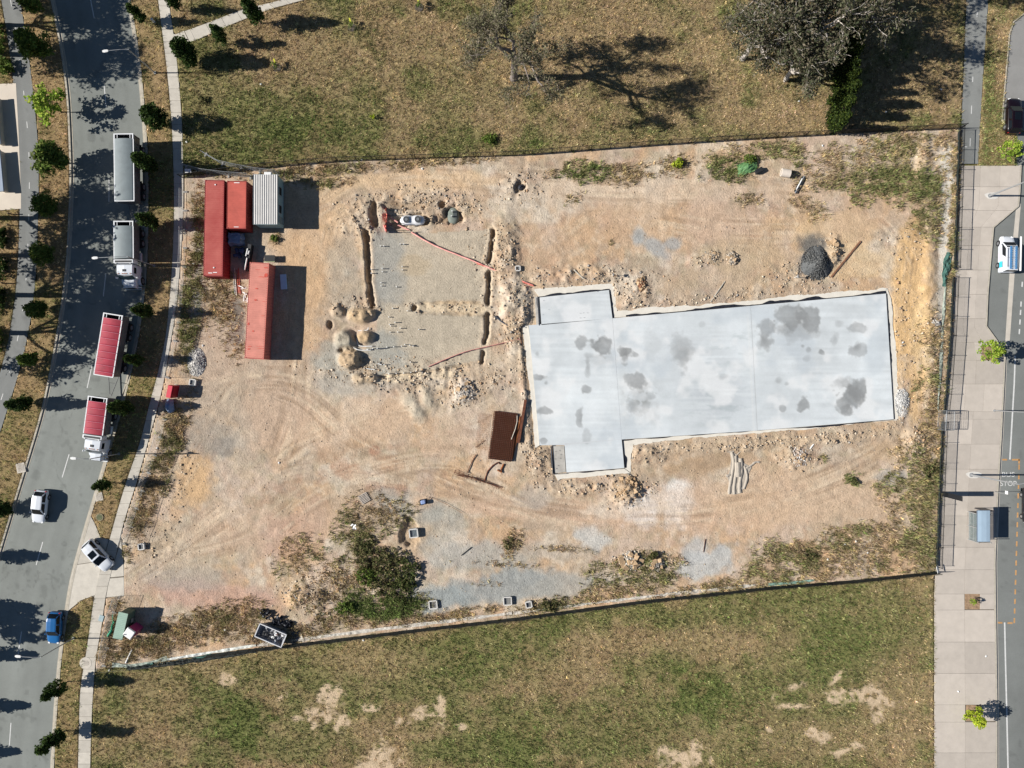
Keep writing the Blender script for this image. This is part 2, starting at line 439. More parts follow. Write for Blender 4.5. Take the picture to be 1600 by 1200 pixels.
E = [ # cx, cy, rx, ry, rot, colour, strength
    (380, 620, 120, 90, 0, (190, 172, 150), .75), (320, 690, 45, 35, 20, (158, 150, 140), .45), (350, 700, 22, 14, 0, (128, 126, 124), .35),
    (305, 745, 30, 38, 0, (219, 178, 128), .9), (300, 770, 26, 20, 0, (220, 180, 132), .6), (460, 830, 60, 40, -20, (207, 164, 138), .6),
    (330, 930, 110, 22, 5, (205, 160, 140), .65), (290, 905, 70, 20, 0, (172, 165, 155), .55), (300, 850, 90, 40, 0, (196, 178, 152), .5),
    (500, 385, 55, 90, 12, (222, 180, 132), .65), (500, 300, 60, 24, -15, (224, 190, 148), .7), (640, 283, 150, 14, 0, (226, 190, 146), .7), (470, 470, 30, 90, 0, (218, 178, 134), .6),
    (535, 420, 26, 70, 0, (180, 170, 152), .6), (530, 560, 40, 30, 0, (165, 165, 155), .7), (555, 600, 60, 20, 0, (178, 172, 160), .6),
    (560, 660, 120, 40, -10, (219, 184, 150), .6), (545, 735, 24, 14, 10, (186, 138, 106), .7), (605, 725, 26, 12, 0, (190, 146, 112), .5), (605, 763, 30, 9, 8, (178, 132, 104), .7), (585, 705, 8, 8, 0, (178, 124, 94), .7), (515, 710, 22, 12, -20, (186, 150, 118), .5), (690, 690, 40, 30, 0, (214, 180, 150), .5),
    (440, 790, 20, 20, 0, (165, 142, 110), .5), (640, 790, 70, 24, 15, (168, 166, 158), .75), (690, 815, 40, 30, 10, (176, 172, 160), .6), (660, 835, 34, 26, 0, (198, 176, 148), .5),
    (740, 870, 90, 24, 3, (178, 176, 168), .7), (790, 915, 85, 26, -6, (164, 166, 162), .95), (690, 935, 42, 22, -8, (160, 166, 164), .95), (880, 915, 50, 18, -8, (176, 172, 162), .8), (880, 860, 60, 14, 0, (190, 176, 158), .6),
    (780, 790, 90, 18, 10, (208, 176, 146), .6), (900, 800, 180, 16, 3, (216, 180, 150), .6), (1010, 790, 40, 24, 0, (232, 224, 210), .75), (1002, 797, 27, 26, 10, (247, 247, 244), 1), (1058, 785, 24, 38, 8, (244, 241, 234), 1), (925, 842, 24, 14, 20, (216, 214, 208), .8), (950, 800, 40, 12, 0, (228, 214, 194), .7), (925, 840, 26, 18, 20, (206, 200, 190), .8), (1100, 725, 70, 14, -12, (184, 150, 112), .6), (1100, 755, 26, 30, 0, (186, 154, 120), .5),
    (1170, 790, 220, 40, -4, (220, 184, 152), .55), (1110, 878, 48, 22, -14, (196, 197, 194), .85), (1090, 860, 22, 20, 0, (194, 194, 192), .7), (1250, 770, 120, 50, 0, (214, 184, 150), .5), (1390, 705, 36, 16, 0, (206, 174, 134), .5), (1340, 790, 60, 60, 0, (214, 184, 152), .4),
    (1420, 470, 32, 120, 4, (232, 188, 126), .95), (1330, 410, 70, 26, 0, (226, 192, 142), .6), (640, 560, 90, 20, 0, (206, 190, 160), .5), (870, 700, 30, 30, 0, (210, 180, 140), .4), (430, 640, 50, 60, 30, (214, 178, 148), .5), (360, 820, 60, 40, -30, (214, 180, 150), .5), (520, 800, 50, 20, 0, (200, 170, 140), .4), (1425, 390, 22, 40, 0, (226, 184, 126), .8), (1440, 540, 14, 60, 0, (232, 200, 146), .6), (1432, 620, 12, 60, 4, (224, 184, 128), .85), (1300, 360, 90, 30, 0, (222, 188, 140), .6), (1360, 330, 60, 40, 0, (214, 178, 142), .5), (1240, 300, 70, 20, 0, (218, 188, 158), .6),
    (1030, 345, 160, 40, 0, (214, 174, 134), .55), (860, 390, 50, 40, 0, (206, 166, 130), .5), (1000, 300, 200, 20, 0, (222, 196, 168), .6), (1120, 345, 60, 40, 0, (212, 182, 158), .5), (1020, 385, 30, 13, 30, (176, 174, 170), .9), (1050, 380, 13, 12, -40, (178, 176, 172), .85), (1000, 370, 12, 15, 0, (176, 176, 172), .85), (1010, 412, 24, 14, 0, (184, 168, 142), .6), (1180, 400, 80, 30, 0, (206, 178, 140), .6), (1130, 440, 90, 20, 0, (196, 170, 138), .5),
    (1275, 390, 28, 20, 20, (112, 112, 110), .9), (1262, 415, 20, 22, 0, (140, 136, 130), .8), (1390, 745, 20, 12, 0, (188, 186, 178), .7),
    (370, 505, 14, 34, 0, (104, 106, 104), .75), (335, 545, 30, 60, 0, (200, 172, 148), .5), (310, 420, 6, 60, 0, (170, 165, 156), .7), (306, 500, 6, 60, 0, (170, 165, 156), .6), (450, 330, 60, 30, 0, (186, 156, 128), .5),
    (930, 560, 12, 5, 0, (200, 170, 140), .1), (845, 790, 50, 16, 4, (188, 162, 138), .55), (830, 780, 30, 20, 0, (184, 178, 168), .5),
]
E += [(1480 - (y - 240) * 0.03, y, 9, 22, 0, (226, 218, 204), .85) for y in range(246, 430, 22)]
E += [(1470, y, 6, 20, 0, (214, 206, 192), .6) for y in range(440, 560, 20)]
for (x, y, rx, ry, rot, c, s) in E: mix(C3(*c), blob(x, y, rx, ry, rot) * s)

# track marks of machines: stripes that follow the driven lines
def smooth_line(pts, n=14):
    out = []
    for i in range(len(pts) - 1):
        p0 = pts[max(i - 1, 0)]; p1 = pts[i]; p2 = pts[i + 1]; p3 = pts[min(i + 2, len(pts) - 1)]
        for k in range(n):
            t = k / n
            out.append(tuple(0.5 * (2 * b + (c - a) * t + (2 * a - 5 * b + 4 * c - d) * t * t + (3 * b - a - 3 * c + d) * t ** 3) for a, b, c, d in zip(p0, p1, p2, p3)))
    out.append(pts[-1])
    return out
Z = np.zeros(GX.shape, np.float32)
def tracks(pts, width, seed, strength=1.0, fr=3.0):
    global Z
    ln = smooth_line(pts, 18)
    D = np.full(GX.shape, 1e9, np.float32); S = np.zeros(GX.shape, np.float32); T = np.zeros(GX.shape, np.float32)
    t = 0; w = int(width / ST) + 2
    for i in range(1, len(ln)):
        x, y = ln[i]; dx, dy = x - ln[i - 1][0], y - ln[i - 1][1]
        l = math.hypot(dx, dy) or 1e-6; dx /= l; dy /= l; t += l
        ci = int((x - gx[0]) / ST); ri = int((y - gy[0]) / ST)
        r0, r1, c0, c1 = max(ri - w, 0), min(ri + w, NY), max(ci - w, 0), min(ci + w, NX)
        if r0 >= r1 or c0 >= c1: continue
        X = GX[r0:r1, c0:c1] - x; Y = GY[r0:r1, c0:c1] - y
        d = X * X + Y * Y
        m = d < D[r0:r1, c0:c1]
        D[r0:r1, c0:c1][m] = d[m]; S[r0:r1, c0:c1][m] = (-X * dy + Y * dx)[m]; T[r0:r1, c0:c1][m] = (t + X * dx + Y * dy)[m]
    wgt = sstep(width, width * 0.4, np.sqrt(D)) * sstep(0.4, 0.6, fbm(GX, GY, 45, seed + 40)) * strength
    s = vnoise(S / fr, T / 70, seed) * 0.65 + vnoise(S / (fr * 2.6), T / 160, seed + 5) * 0.35
    mix(C3(228, 204, 172), wgt * sstep(0.5, 0.8, s) * 0.6)
    mix(C3(165, 136, 108), wgt * sstep(0.48, 0.22, s) * 0.5)
    Z += wgt * (s - 0.5) * 0.09
TR = [
    [(195, 885), (300, 850), (400, 770), (455, 660), (470, 540), (490, 400), (530, 310), (640, 274), (800, 282), (960, 292), (1180, 300), (1350, 335), (1415, 420), (1425, 560), (1420, 660), (1350, 730), (1180, 790), (960, 800), (760, 770), (600, 740), (450, 740), (330, 820)],
    [(210, 900), (360, 800), (470, 700), (620, 650), (740, 640), (800, 590)],
    [(240, 880), (380, 850), (520, 760), (700, 720), (850, 790), (1050, 800), (1250, 760), (1410, 690)],
    [(280, 640), (380, 600), (470, 620), (560, 690), (690, 740), (800, 790)],
    [(520, 330), (600, 290), (740, 300), (840, 400), (960, 340), (1130, 360), (1240, 360)],
    [(250, 780), (340, 640), (390, 590), (470, 590)],
    [(830, 330), (880, 395), (850, 410), (810, 370)],
    [(1390, 300), (1440, 350), (1432, 480), (1442, 620)],
]
for i, p in enumerate(TR): tracks(p, 34 if i else 40, i * 7 + 3, 0.95)

# graded building pad: grey-beige, flat
PAD = [(580, 362), (640, 366), (772, 358), (770, 470), (764, 560), (700, 572), (668, 588), (610, 592), (575, 582), (588, 540), (590, 480)]
padm = inside(PAD, GX, GY).astype(np.float32)
padm = sstep(0.25, 0.75, padm + (n5 - 0.5) * 0.5)
mix(C3(200, 185, 161), padm * 0.95)
mix(C3(188, 174, 152), padm * sstep(0.45, 0.7, n2) * 0.5)
mix(C3(164, 164, 158), blob(600, 400, 26, 60) * 0.7)
mix(C3(168, 168, 160), blob(600, 555, 30, 40) * 0.75)
mix(C3(172, 168, 158), blob(612, 450, 26, 26) * 0.7)
mix(C3(196, 172, 136), blob(650, 415, 26, 14) * 0.5)
mix(C3(215, 178, 130), blob(715, 480, 40, 10, 2) * 0.7)

# rubble density
rub = np.zeros(GX.shape, np.float32)
RB = [(650, 322, 120, 22, 0, .8), (565, 345, 30, 26, 0, .9), (788, 410, 20, 60, 0, 1), (800, 480, 14, 60, 0, .9), (706, 481, 66, 9, 1, 1), (690, 594, 110, 20, -3, .8), (560, 480, 40, 16, 0, .7), (550, 575, 60, 16, 0, .7),
      (870, 432, 60, 14, 0, .9), (985, 462, 32, 22, 0, 1), (950, 430, 70, 12, 0, .8), (905, 430, 44, 12, 0, .8), (1105, 405, 36, 10, -10, .8), (1150, 462, 150, 9, -5, .7), (1250, 432, 40, 22, 0, .8), (1300, 395, 16, 22, 0, .9),
      (1230, 688, 190, 9, -4, 1), (1000, 706, 44, 18, 0, 1), (930, 762, 70, 10, -4, .9), (978, 764, 36, 26, 0, 1), (1245, 714, 30, 20, 0, 1), (1425, 690, 22, 24, 0, .9), (1400, 660, 20, 10, 0, .7),
      (822, 560, 10, 110, 0, 1), (838, 690, 16, 60, 0, 1), (800, 520, 20, 40, 0, .8), (845, 740, 24, 24, 0, .8), (725, 612, 30, 24, 0, .9), (490, 930, 46, 30, 0, .9), (520, 905, 50, 30, 0, .5), (1000, 880, 50, 18, 0, .7),
      (1410, 380, 30, 22, 0, .5), (812, 290, 30, 26, 0, .6), (650, 570, 60, 12, 0, .6), (1420, 540, 34, 120, 0, .25), (770, 420, 30, 90, 0, .5), (250, 850, 30, 30, 0, .3), (270, 780, 20, 80, 15, .35)]
for b in RB: rub = np.maximum(rub, blob(*b[:5], rag=0.7, soft=0.6) * b[5])
mix(C3(178, 156, 130), rub * sstep(0.4, 0.65, n3) * 0.55)
mix(C3(224, 204, 176), rub * sstep(0.55, 0.75, n6) * 0.5)

# ---- turf outside the site
turf = ~site
turf_c = C3(168, 147, 110) * (0.5 + 0.4 * n2[..., None] + 0.6 * n6[..., None])
gm = np.clip(sstep(0.40, 0.62, n1 * 0.5 + n2 * 0.35 + n5 * 0.15), 0, 1)       # greenness of the turf
GREEN = [(640, 1075, 60, 20, 0, .6), (1180, 1080, 60, 50, 0, .7), (900, 1120, 70, 30, 0, .6), (470, 1165, 70, 30, 0, .6), (1360, 1040, 60, 40, 0, .6), (420, 1040, 60, 22, 0, .5), (440, 210, 130, 45, -10, .9), (520, 200, 60, 30, 0, .8), (700, 130, 80, 50, 0, .35), (350, 170, 40, 60, 0, .4), (760, 222, 26, 10, 0, .9), (840, 225, 24, 8, 0, .9), (1000, 205, 60, 12, 0, .7), (940, 210, 50, 10, 0, .5), (1150, 205, 50, 9, 0, .5),
         (370, 1125, 55, 55, 0, .95), (270, 1080, 60, 40, 0, .35), (560, 1040, 90, 36, 0, .4), (700, 1030, 80, 46, 0, .85), (860, 1010, 70, 50, 0, .85), (800, 1170, 90, 60, 0, .9), (720, 1180, 60, 30, 0, .8), (1080, 1080, 50, 50, 20, .95), (1120, 1110, 50, 40, 0, .9), (980, 1050, 24, 22, 0, .9), (960, 1075, 46, 14, 0, .7), (1300, 1010, 110, 55, 0, .85), (1250, 940, 90, 26, 0, .7), (1400, 960, 60, 50, 0, .6), (1190, 1170, 70, 60, 0, .6), (1040, 975, 44, 12, -12, .8), (920, 1160, 110, 40, 0, .7), (460, 960, 10, 10, 0, .2), (1310, 1120, 60, 14, 0, .9), (1010, 1120, 60, 40, 0, .6),
         (1545, 150, 10, 80, 0, .8), (1540, 230, 8, 40, 0, .8), (1548, 60, 14, 40, 0, .4), (140, 870, 10, 60, 20, .4), (115, 1040, 16, 60, 0, .35)]
gm = gm * 0.7
for b in GREEN: gm = np.maximum(gm, blob(*b[:5], rag=0.7, soft=0.6) * b[5])
BROWN = [(900, 110, 330, 100, 0, .45), (1250, 100, 220, 110, 0, .4), (560, 60, 150, 50, 0, .3), (480, 100, 60, 50, -20, .9), (300, 120, 90, 40, 0, .3), (960, 1010, 60, 26, -5, 1), (900, 1040, 60, 40, 0, .9), (1120, 1000, 110, 30, 0, .9), (560, 1030, 100, 26, 0, .7), (1000, 60, 120, 70, 0, .8), (860, 60, 60, 50, 0, .7), (1400, 1120, 60, 90, 0, .8), (1280, 1150, 120, 40, 0, .6), (1250, 180, 100, 30, 0, .9), (1070, 100, 60, 60, 0, .6), (220, 1150, 60, 60, 0, .5)]
for b in BROWN: gm = gm * (1 - 0.85 * b[5] * blob(*b[:5], rag=0.7, soft=0.6))
tc = turf_c * (1 - gm[..., None]) + C3(116, 122, 70) * gm[..., None]
col = np.where(turf[..., None], tc, col)
mix(C3(150, 124, 92), turf * sstep(0.52, 0.7, fbm(GX, GY, 40, 21)) * 0.4)
mix(C3(160, 132, 96), ((GX < FL(GY)) | (GX > CR(GY))) * turf * 0.45)
# bare sandy patches in the turf
bare = np.zeros(GX.shape, np.float32)
BP = [(520, 1100, 24, 26, -35), (500, 1120, 26, 14, 10), (535, 1125, 14, 16, 0), (690, 1112, 10, 20, 0), (676, 1118, 22, 6, 0), (622, 1128, 12, 10, 0), (590, 1180, 18, 20, 0), (595, 1198, 24, 14, 0), (660, 1110, 8, 5, 0), (578, 1108, 10, 6, 0), (355, 1062, 12, 8, 0), (440, 1090, 10, 5, -30), (720, 1135, 8, 6, 0),
      (1330, 1088, 46, 14, -14), (1362, 1095, 26, 10, 0), (1306, 1062, 14, 8, -40), (1240, 1075, 26, 7, -25), (1250, 1103, 24, 6, 0), (1290, 1155, 14, 10, 0), (1310, 1175, 14, 7, 0), (1055, 1188, 24, 14, 30), (1040, 1172, 10, 12, 0), (1088, 1180, 8, 18, 0), (1112, 1186, 5, 10, 0), (1370, 1115, 10, 20, 0), (1270, 1145, 8, 5, 0), (1345, 1165, 10, 6, 0), (870, 330, 1, 1, 0), (465, 1122, 14, 7, 0), (1200, 1140, 8, 6, 0)]
for b in BP: bare = np.maximum(bare, blob(*b, rag=1.2, soft=0.35))
bare *= turf
bare *= sstep(0.33, 0.5, n6 * 0.45 + n3 * 0.55)
mix(C3(216, 192, 160), bare)
# soil seen between blades
# grass density: the turf everywhere, weeds in the site by blobs
dens = np.where(turf, 0.55 + 0.5 * n2, 0).astype(np.float32) * (1 - 0.97 * bare)
weed = np.zeros(GX.shape, np.float32)
WD = [(300, 470, 16, 100, 6, .9), (330, 450, 34, 50, 0, .75), (345, 480, 30, 40, 0, .5), (270, 680, 16, 70, 20, .9), (230, 790, 18, 70, 20, .85), (312, 320, 12, 60, 0, .6), (360, 270, 40, 9, 0, .35), (470, 270, 70, 9, -6, .6), (560, 262, 70, 8, -4, .8), (680, 252, 90, 6, -4, .55), (505, 285, 40, 9, 0, .5),
      (915, 268, 32, 13, 0, .9), (985, 272, 30, 14, 0, .85), (960, 262, 90, 7, -6, .6), (1050, 262, 18, 14, 0, .8), (1130, 265, 32, 18, 0, .9), (1200, 235, 60, 12, 0, .6), (1330, 250, 60, 24, 0, .6), (1410, 285, 80, 34, 0, .85), (1450, 330, 26, 40, 0, .7), (1420, 235, 90, 22, 0, .65), (1300, 285, 50, 16, 0, .5), (1260, 265, 20, 18, 0, .6),
      (1450, 720, 26, 130, 3, .95), (1420, 780, 34, 80, 0, .8), (1456, 620, 12, 90, 0, .8), (1458, 560, 9, 60, 0, .5), (1380, 850, 80, 34, 0, .95), (1300, 880, 60, 22, 0, .8), (1240, 868, 56, 22, 0, .85), (1330, 750, 14, 9, 0, .7), (1285, 715, 6, 4, 0, .7), (1200, 890, 40, 16, 0, .5), (1340, 830, 30, 12, 0, .6), (1440, 850, 30, 50, 0, .9), (1488, 330, 6, 150, 1, .7), (1482, 500, 6, 90, 3, .7), (1470, 700, 6, 120, 3, .9),
      (560, 830, 34, 34, 0, .6), (590, 800, 40, 26, 0, .55), (540, 900, 40, 30, 0, .55), (600, 945, 60, 22, 0, .95), (560, 965, 60, 14, 0, .85), (470, 870, 40, 30, 0, .3), (500, 930, 40, 24, 0, .3), (335, 975, 60, 22, -12, .85), (220, 1010, 60, 18, -5, .9), (280, 990, 40, 20, 0, .8), (175, 990, 12, 50, 10, .9), (380, 960, 30, 22, 0, .6), (480, 985, 60, 12, -8, .75), (700, 962, 90, 8, -8, .7), (850, 948, 40, 10, -8, .7), (960, 925, 90, 10, -10, .8), (1010, 903, 60, 9, -6, .75), (1100, 918, 70, 8, -8, .6), (1150, 920, 60, 8, 0, .7), (1240, 905, 80, 12, -6, .75), (800, 850, 12, 20, 20, .7), (770, 880, 60, 4, 4, .3), (880, 858, 40, 4, 3, .4), (760, 912, 20, 4, 0, .3), (990, 885, 60, 16, 0, .5),
      (1270, 330, 20, 14, 0, .35), (1250, 315, 16, 9, 0, .4), (895, 308, 14, 8, 0, .25), (1170, 312, 22, 10, 0, .3), (955, 380, 4, 7, 0, .5), (430, 375, 9, 6, 0, .8), (412, 470, 30, 60, 0, .0), (365, 545, 14, 14, 0, .4), (1345, 870, 30, 20, 0, .7)]
for b in WD: weed = np.maximum(weed, blob(*b[:5], rag=0.8, soft=0.5) * b[5])
weed *= site
wmask = weed * sstep(0.34, 0.52, n3 * 0.5 + n5 * 0.5)
mix(C3(136, 116, 80), wmask * 0.75)
gsite = np.clip(sstep(0.45, 0.62, fbm(GX, GY, 50, 30)) * 0.5, 0, 1)
for b in [(1410, 285, 70, 30, 0, .7), (600, 945, 60, 26, 0, 1), (915, 268, 40, 20, 0, .8), (300, 470, 16, 100, 6, .6), (1330, 750, 20, 12, 0, .8), (1450, 800, 40, 100, 0, .35), (1130, 265, 40, 24, 0, .7)]:
    gsite = np.maximum(gsite, blob(*b[:5]) * b[5])
DRY = [(700, 962, 90, 10, -8), (480, 985, 60, 16, 0), (1100, 918, 90, 10, -8), (960, 925, 60, 10, -8)]
for b in DRY: gsite = gsite * (1 - 0.8 * blob(*b))
gm = np.where(site, gsite, gm)
dens = np.maximum(dens, weed ** 0.7 * (0.2 + 0.8 * sstep(0.36, 0.52, n3 * 0.5 + n5 * 0.5)))
dens *= ~hard
dens *= ~slabm
dens *= np.hypot(GX - 569.5, GY - 778) > 13
# eroded margin so blades do not stand on the paths
dens *= 1 - 0.0

# ---- heights
Z += (n3 - 0.5) * 0.10 + (n6 - 0.5) * 0.05 + (n1 - 0.5) * 0.12
Z = np.where(turf, (n2 - 0.5) * 0.06 + (n6 - 0.5) * 0.03, Z)
Z *= 1 - 0.85 * padm
Z += rub * (n6 - 0.35) * 0.38 * (1 - 0.6 * turf)
def trench(pts, w, depth, rag=2.5, berm=0.0):
    global Z, col
    D = np.full(GX.shape, 1e9)
    for (x0, y0), (x1, y1) in zip(pts, pts[1:]):
        dx, dy = x1 - x0, y1 - y0; l2 = dx * dx + dy * dy
        t = np.clip(((GX - x0) * dx + (GY - y0) * dy) / l2, 0, 1)
        D = np.minimum(D, np.hypot(GX - x0 - t * dx, GY - y0 - t * dy))
    D = D + (n3 - 0.5) * rag * 3.4 + (n6 - 0.5) * 4
    m = sstep(w / 2 + 1.3, w / 2 - 1.3, D)
    Z = Z * (1 - m) - depth * m
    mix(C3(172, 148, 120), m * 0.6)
    if berm:
        b = sstep(w / 2 + 9, w / 2 + 2, D) * (1 - m)
        Z += b * berm
        mix(C3(226, 200, 168), b * 0.5)
trench([(573, 362), (575, 420), (578, 450), (581, 478)], 8.5, 0.95, rag=1.2, berm=0.07)
trench([(771, 360), (767, 395), (764, 410)], 6.5, 0.7, rag=1.2, berm=0.07)
trench([(764, 425), (764, 455), (762, 474)], 6, 0.7, rag=1.2, berm=0.07)
trench([(763, 492), (760, 520), (757, 535)], 6.5, 0.7, rag=1.2, berm=0.07)
trench([(755, 550), (753, 566)], 5, 0.6, rag=1.2)
trench([(592, 589), (640, 585), (690, 578), (735, 570)], 3, .3, rag=1.5)
trench([(660, 474), (700, 473), (750, 472)], 2.2, .22, rag=1)
trench([(660, 489), (700, 491), (755, 493)], 2.2, .2, rag=1)
mix(C3(226, 204, 170), np.maximum(blob(706, 481, 58, 6, 2, .8), blob(660, 588, 80, 5, -4, .9)) * .75)
trench([(584, 318), (586, 350)], 10, 0.7)
PITS = [(515, 507, 6, 7, .6), (540, 547, 12, 5, .45), (692, 318, 7, 6, 0.6), (709, 335, 12, 17, 0.7), (648, 345, 46, 9, 0.55), (632, 322, 34, 5, 0.3), (647, 481, 5, 6, 0.6), (640, 832, 14, 18, 0.5), (812, 288, 9, 9, 0.4)]
for (x, y, rx, ry, dp) in PITS:
    m = blob(x, y, rx, ry, 0, rag=0.75, soft=0.22)
    Z = Z * (1 - m) - dp * m * (0.85 + 0.3 * n6)
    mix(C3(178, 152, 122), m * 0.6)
    b = blob(x, y, rx + 6, ry + 6, 0, rag=0.35, soft=0.3) * (1 - m)
    Z += b * 0.06
mix(C3(210, 184, 146), blob(565, 492, 20, 14) * 0.7)
# heaps of spoil
def mound(x, y, rx, ry, h, rot=0, c=None, rag=0.4):
    global Z
    m = blob(x, y, rx, ry, rot, rag=rag, soft=0.4 if h > .55 and rx < 18 else 0.75)
    Z += m * h * (0.75 + 0.5 * n6)
    if c: mix(C3(*c), m * 0.85)
for a in [(565, 492, 17, 11, .95, 0, (206, 176, 136)), (528, 487, 9, 10, .6, 0, (200, 176, 146)), (539, 530, 15, 14, .95, 0, (176, 166, 146)), (571, 527, 12, 9, .85, 0, (204, 172, 128)), (546, 562, 17, 13, 1.0, 0, (206, 174, 134)), (560, 592, 9, 7, .6, 0, (196, 172, 140)), (579, 591, 9, 8, .65, 0, (200, 172, 136)), (565, 345, 30, 24, .35, 0, None), (600, 328, 14, 20, .3, 0, None), (790, 400, 16, 70, .4, 0, None), (803, 480, 14, 60, .4, 0, None), (978, 766, 22, 16, .75, 10, (206, 172, 130)), (640, 588, 60, 12, .3, -5, None), (725, 612, 17, 15, .4, 0, (222, 210, 196)), (1245, 714, 20, 14, .4, 0, None), (1300, 395, 9, 18, .5, 15, (226, 196, 158)), (1425, 688, 12, 18, .4, 0, (224, 198, 166)), (1408, 630, 9, 18, .3, 0, (228, 226, 222)), (465, 932, 16, 14, .5, 0, (216, 180, 136)), (494, 934, 14, 12, .4, 0, None), (985, 462, 26, 18, .3, 0, None), (870, 432, 34, 10, .3, 0, None), (918, 424, 24, 12, .3, 0, None), (660, 782, 16, 12, .15, 0, (214, 180, 146)), (1230, 690, 190, 8, .25, -4, (206, 180, 148)), (925, 762, 60, 9, .25, -4, None), (838, 690, 10, 46, .25, 0, None), (820, 560, 7, 100, .25, 0, None), (640, 625, 12, 16, .25, -20, (200, 188, 166)), (668, 622, 9, 18, .3, -20, (190, 178, 156)), (655, 645, 10, 14, .25, -10, (200, 188, 166)), (1440, 255, 8, 40, .3, 5, (220, 190, 150)), (1105, 405, 26, 9, .25, -10, None), (1452, 400, 9, 90, .3, 3, None), (1455, 560, 9, 90, .25, 3, None), (1000, 706, 34, 12, .3, 0, None)]: mound(*a)
# where paving or the slab stands, the earth lies lower
def dilate(m, n=1):
    for _ in range(n):
        m = m | np.roll(m, 1, 0) | np.roll(m, -1, 0) | np.roll(m, 1, 1) | np.roll(m, -1, 1)
    return m
near = dilate(hard, 3)
Z = np.where(near & ~hard, np.minimum(Z * 0.4, 0.01), Z)
Z = np.where(hard, -0.35, Z)
ns = dilate(slabm, 2)
Z = np.where(ns & ~slabm, np.minimum(Z, 0.03), Z)
Z = np.where(slabm, -0.12, Z)
rub *= ~hard; rub *= ~slabm
rub = rub * (0.15 + 1.1 * sstep(0.36, 0.62, n3 * 0.6 + n5 * 0.4))
# the edge of the detailed sheet meets the plain land beyond
Z[0, :] = Z[-1, :] = 0; Z[:, 0] = Z[:, -1] = 0

lum = (col * np.array([.3, .59, .11], np.float32)).sum(-1, keepdims=True)
col = np.where(site[..., None], (col * 0.9 + lum * 0.12 * np.array([1.05, 1.0, .97], np.float32)) * np.array([1.0, 1.012, 1.01], np.float32), col)
# ---- ground mesh with wide outer rings to the horizon
def ground():
    ax = np.concatenate([[-26000, -4000, -900, -82], gx, [1684, 2500, 5600, 27600]])
    ay = np.concatenate([[-26000, -4000, -900, -82], gy, [1284, 2100, 5200, 27200]])
    AX, AY = np.meshgrid(ax, ay)
    n, m = AX.shape
    z = np.zeros(AX.shape); z[4:-4, 4:-4] = Z
    c = np.empty((n, m, 3), np.float32); c[:] = C3(150, 132, 92)
    c[4:-4, 4:-4] = col
    V = np.stack([(AX - 800) / K, (600 - AY) / K, z], -1).reshape(-1, 3)
    idx = np.arange(n * m).reshape(n, m)
    Fc = np.stack([idx[:-1, :-1], idx[1:, :-1], idx[1:, 1:], idx[:-1, 1:]], -1).reshape(-1)
    me = np_mesh("ground", V, Fc, 4, M_GROUND, c.reshape(-1, 3), smooth=True)
    o = link(bpy.data.objects.new("ground", me))
    tag(o, "bare graded earth of the building site with dry turf around it", kind='structure')
ground()
def gsample(A, px, py):
    i = np.clip(np.round((np.asarray(py) - gy[0]) / ST).astype(int), 0, NY - 1)
    j = np.clip(np.round((np.asarray(px) - gx[0]) / ST).astype(int), 0, NX - 1)
    return A[i, j]
def gz(px, py): return float(gsample(Z, px, py))

# ------------------------------------------------------------------ grass blades and weeds
def blades(name, label, region, n_try, hgt, wid, per=4, spread=0.16, seed=1, dk=1.0):
    r = np.random.default_rng(seed)
    x0, x1, y0, y1 = region[:4]
    px = r.uniform(x0, x1, n_try); py = r.uniform(y0, y1, n_try)
    keep = r.random(n_try) < gsample(dens, px, py)
    if len(region) > 4: keep &= region[4](px, py)
    px, py = px[keep], py[keep]; n = len(px)
    z = gsample(Z, px, py); g = gsample(gm, px, py)
    g = np.clip(g + r.normal(0, 0.22, n), 0, 1)[:, None]
    cl = vnoise(px / 3.4, py / 3.4, seed) * .6 + vnoise(px / 7.5, py / 7.5, seed + 3) * .4
    br = np.exp(r.normal(0, 0.35, (n, 1)) + 1.35 * (cl[:, None] - 0.5))
    dry = np.array([[0.45, 0.345, 0.215]]) * br * np.stack([np.ones(n), r.uniform(0.9, 1.06, n), r.uniform(0.75, 1.15, n)], 1)
    grn = np.array([[0.15, 0.205, 0.06]]) * br
    c = (dry * (1 - g) + grn * g) * dk
    k = per
    ang = r.uniform(0, 2 * np.pi, (n, k)); rad = spread * np.sqrt(r.random((n, k)))
    bx = (px[:, None] - 800) / K + np.cos(ang) * rad; by = (600 - py[:, None]) / K + np.sin(ang) * rad
    hh = hgt * r.uniform(0.5, 1.3, (n, k)) * (0.8 + 0.5 * g); ww = wid * r.uniform(0.6, 1.3, (n, k)) / 2
    lean = r.uniform(0, 2 * np.pi, (n, k)); ll = hh * r.uniform(0.3, 1.1, (n, k))
    wa = lean + np.pi / 2 + r.normal(0, 0.5, (n, k))
    zb = np.repeat(z[:, None] - 0.01, k, 1)
    p0 = np.stack([bx - np.cos(wa) * ww, by - np.sin(wa) * ww, zb], -1)
    p1 = np.stack([bx + np.cos(wa) * ww, by + np.sin(wa) * ww, zb], -1)
    p2 = np.stack([bx + np.cos(lean) * ll, by + np.sin(lean) * ll, zb + hh], -1)
    V = np.stack([p0, p1, p2], 2).reshape(-1, 3)
    Cc = np.repeat(c[:, None, :], 3 * k, 1).reshape(-1, 3)
    o = link(bpy.data.objects.new(name, np_mesh(name, V, np.arange(len(V)), 3, M_GRASS, Cc)))
    tag(o, label, kind='stuff')
far_w = lambda x, y: x < BR(y) + 40
blades("grass", "dry mottled turf of the vacant lot north of the black fence", (278, 1515, -60, 280, lambda x, y: (y < nf_y(x) - 1) & (x > FR(y))), 80000, 0.22, 0.075, 5, 0.16, 1)
blades("grass", "green and brown turf of the vacant lot south of the dark fence", (130, 1470, 880, 1262, lambda x, y: (y > sf_y(x) + 2) & (x > FR(y))), 72000, 0.22, 0.075, 5, 0.16, 2)
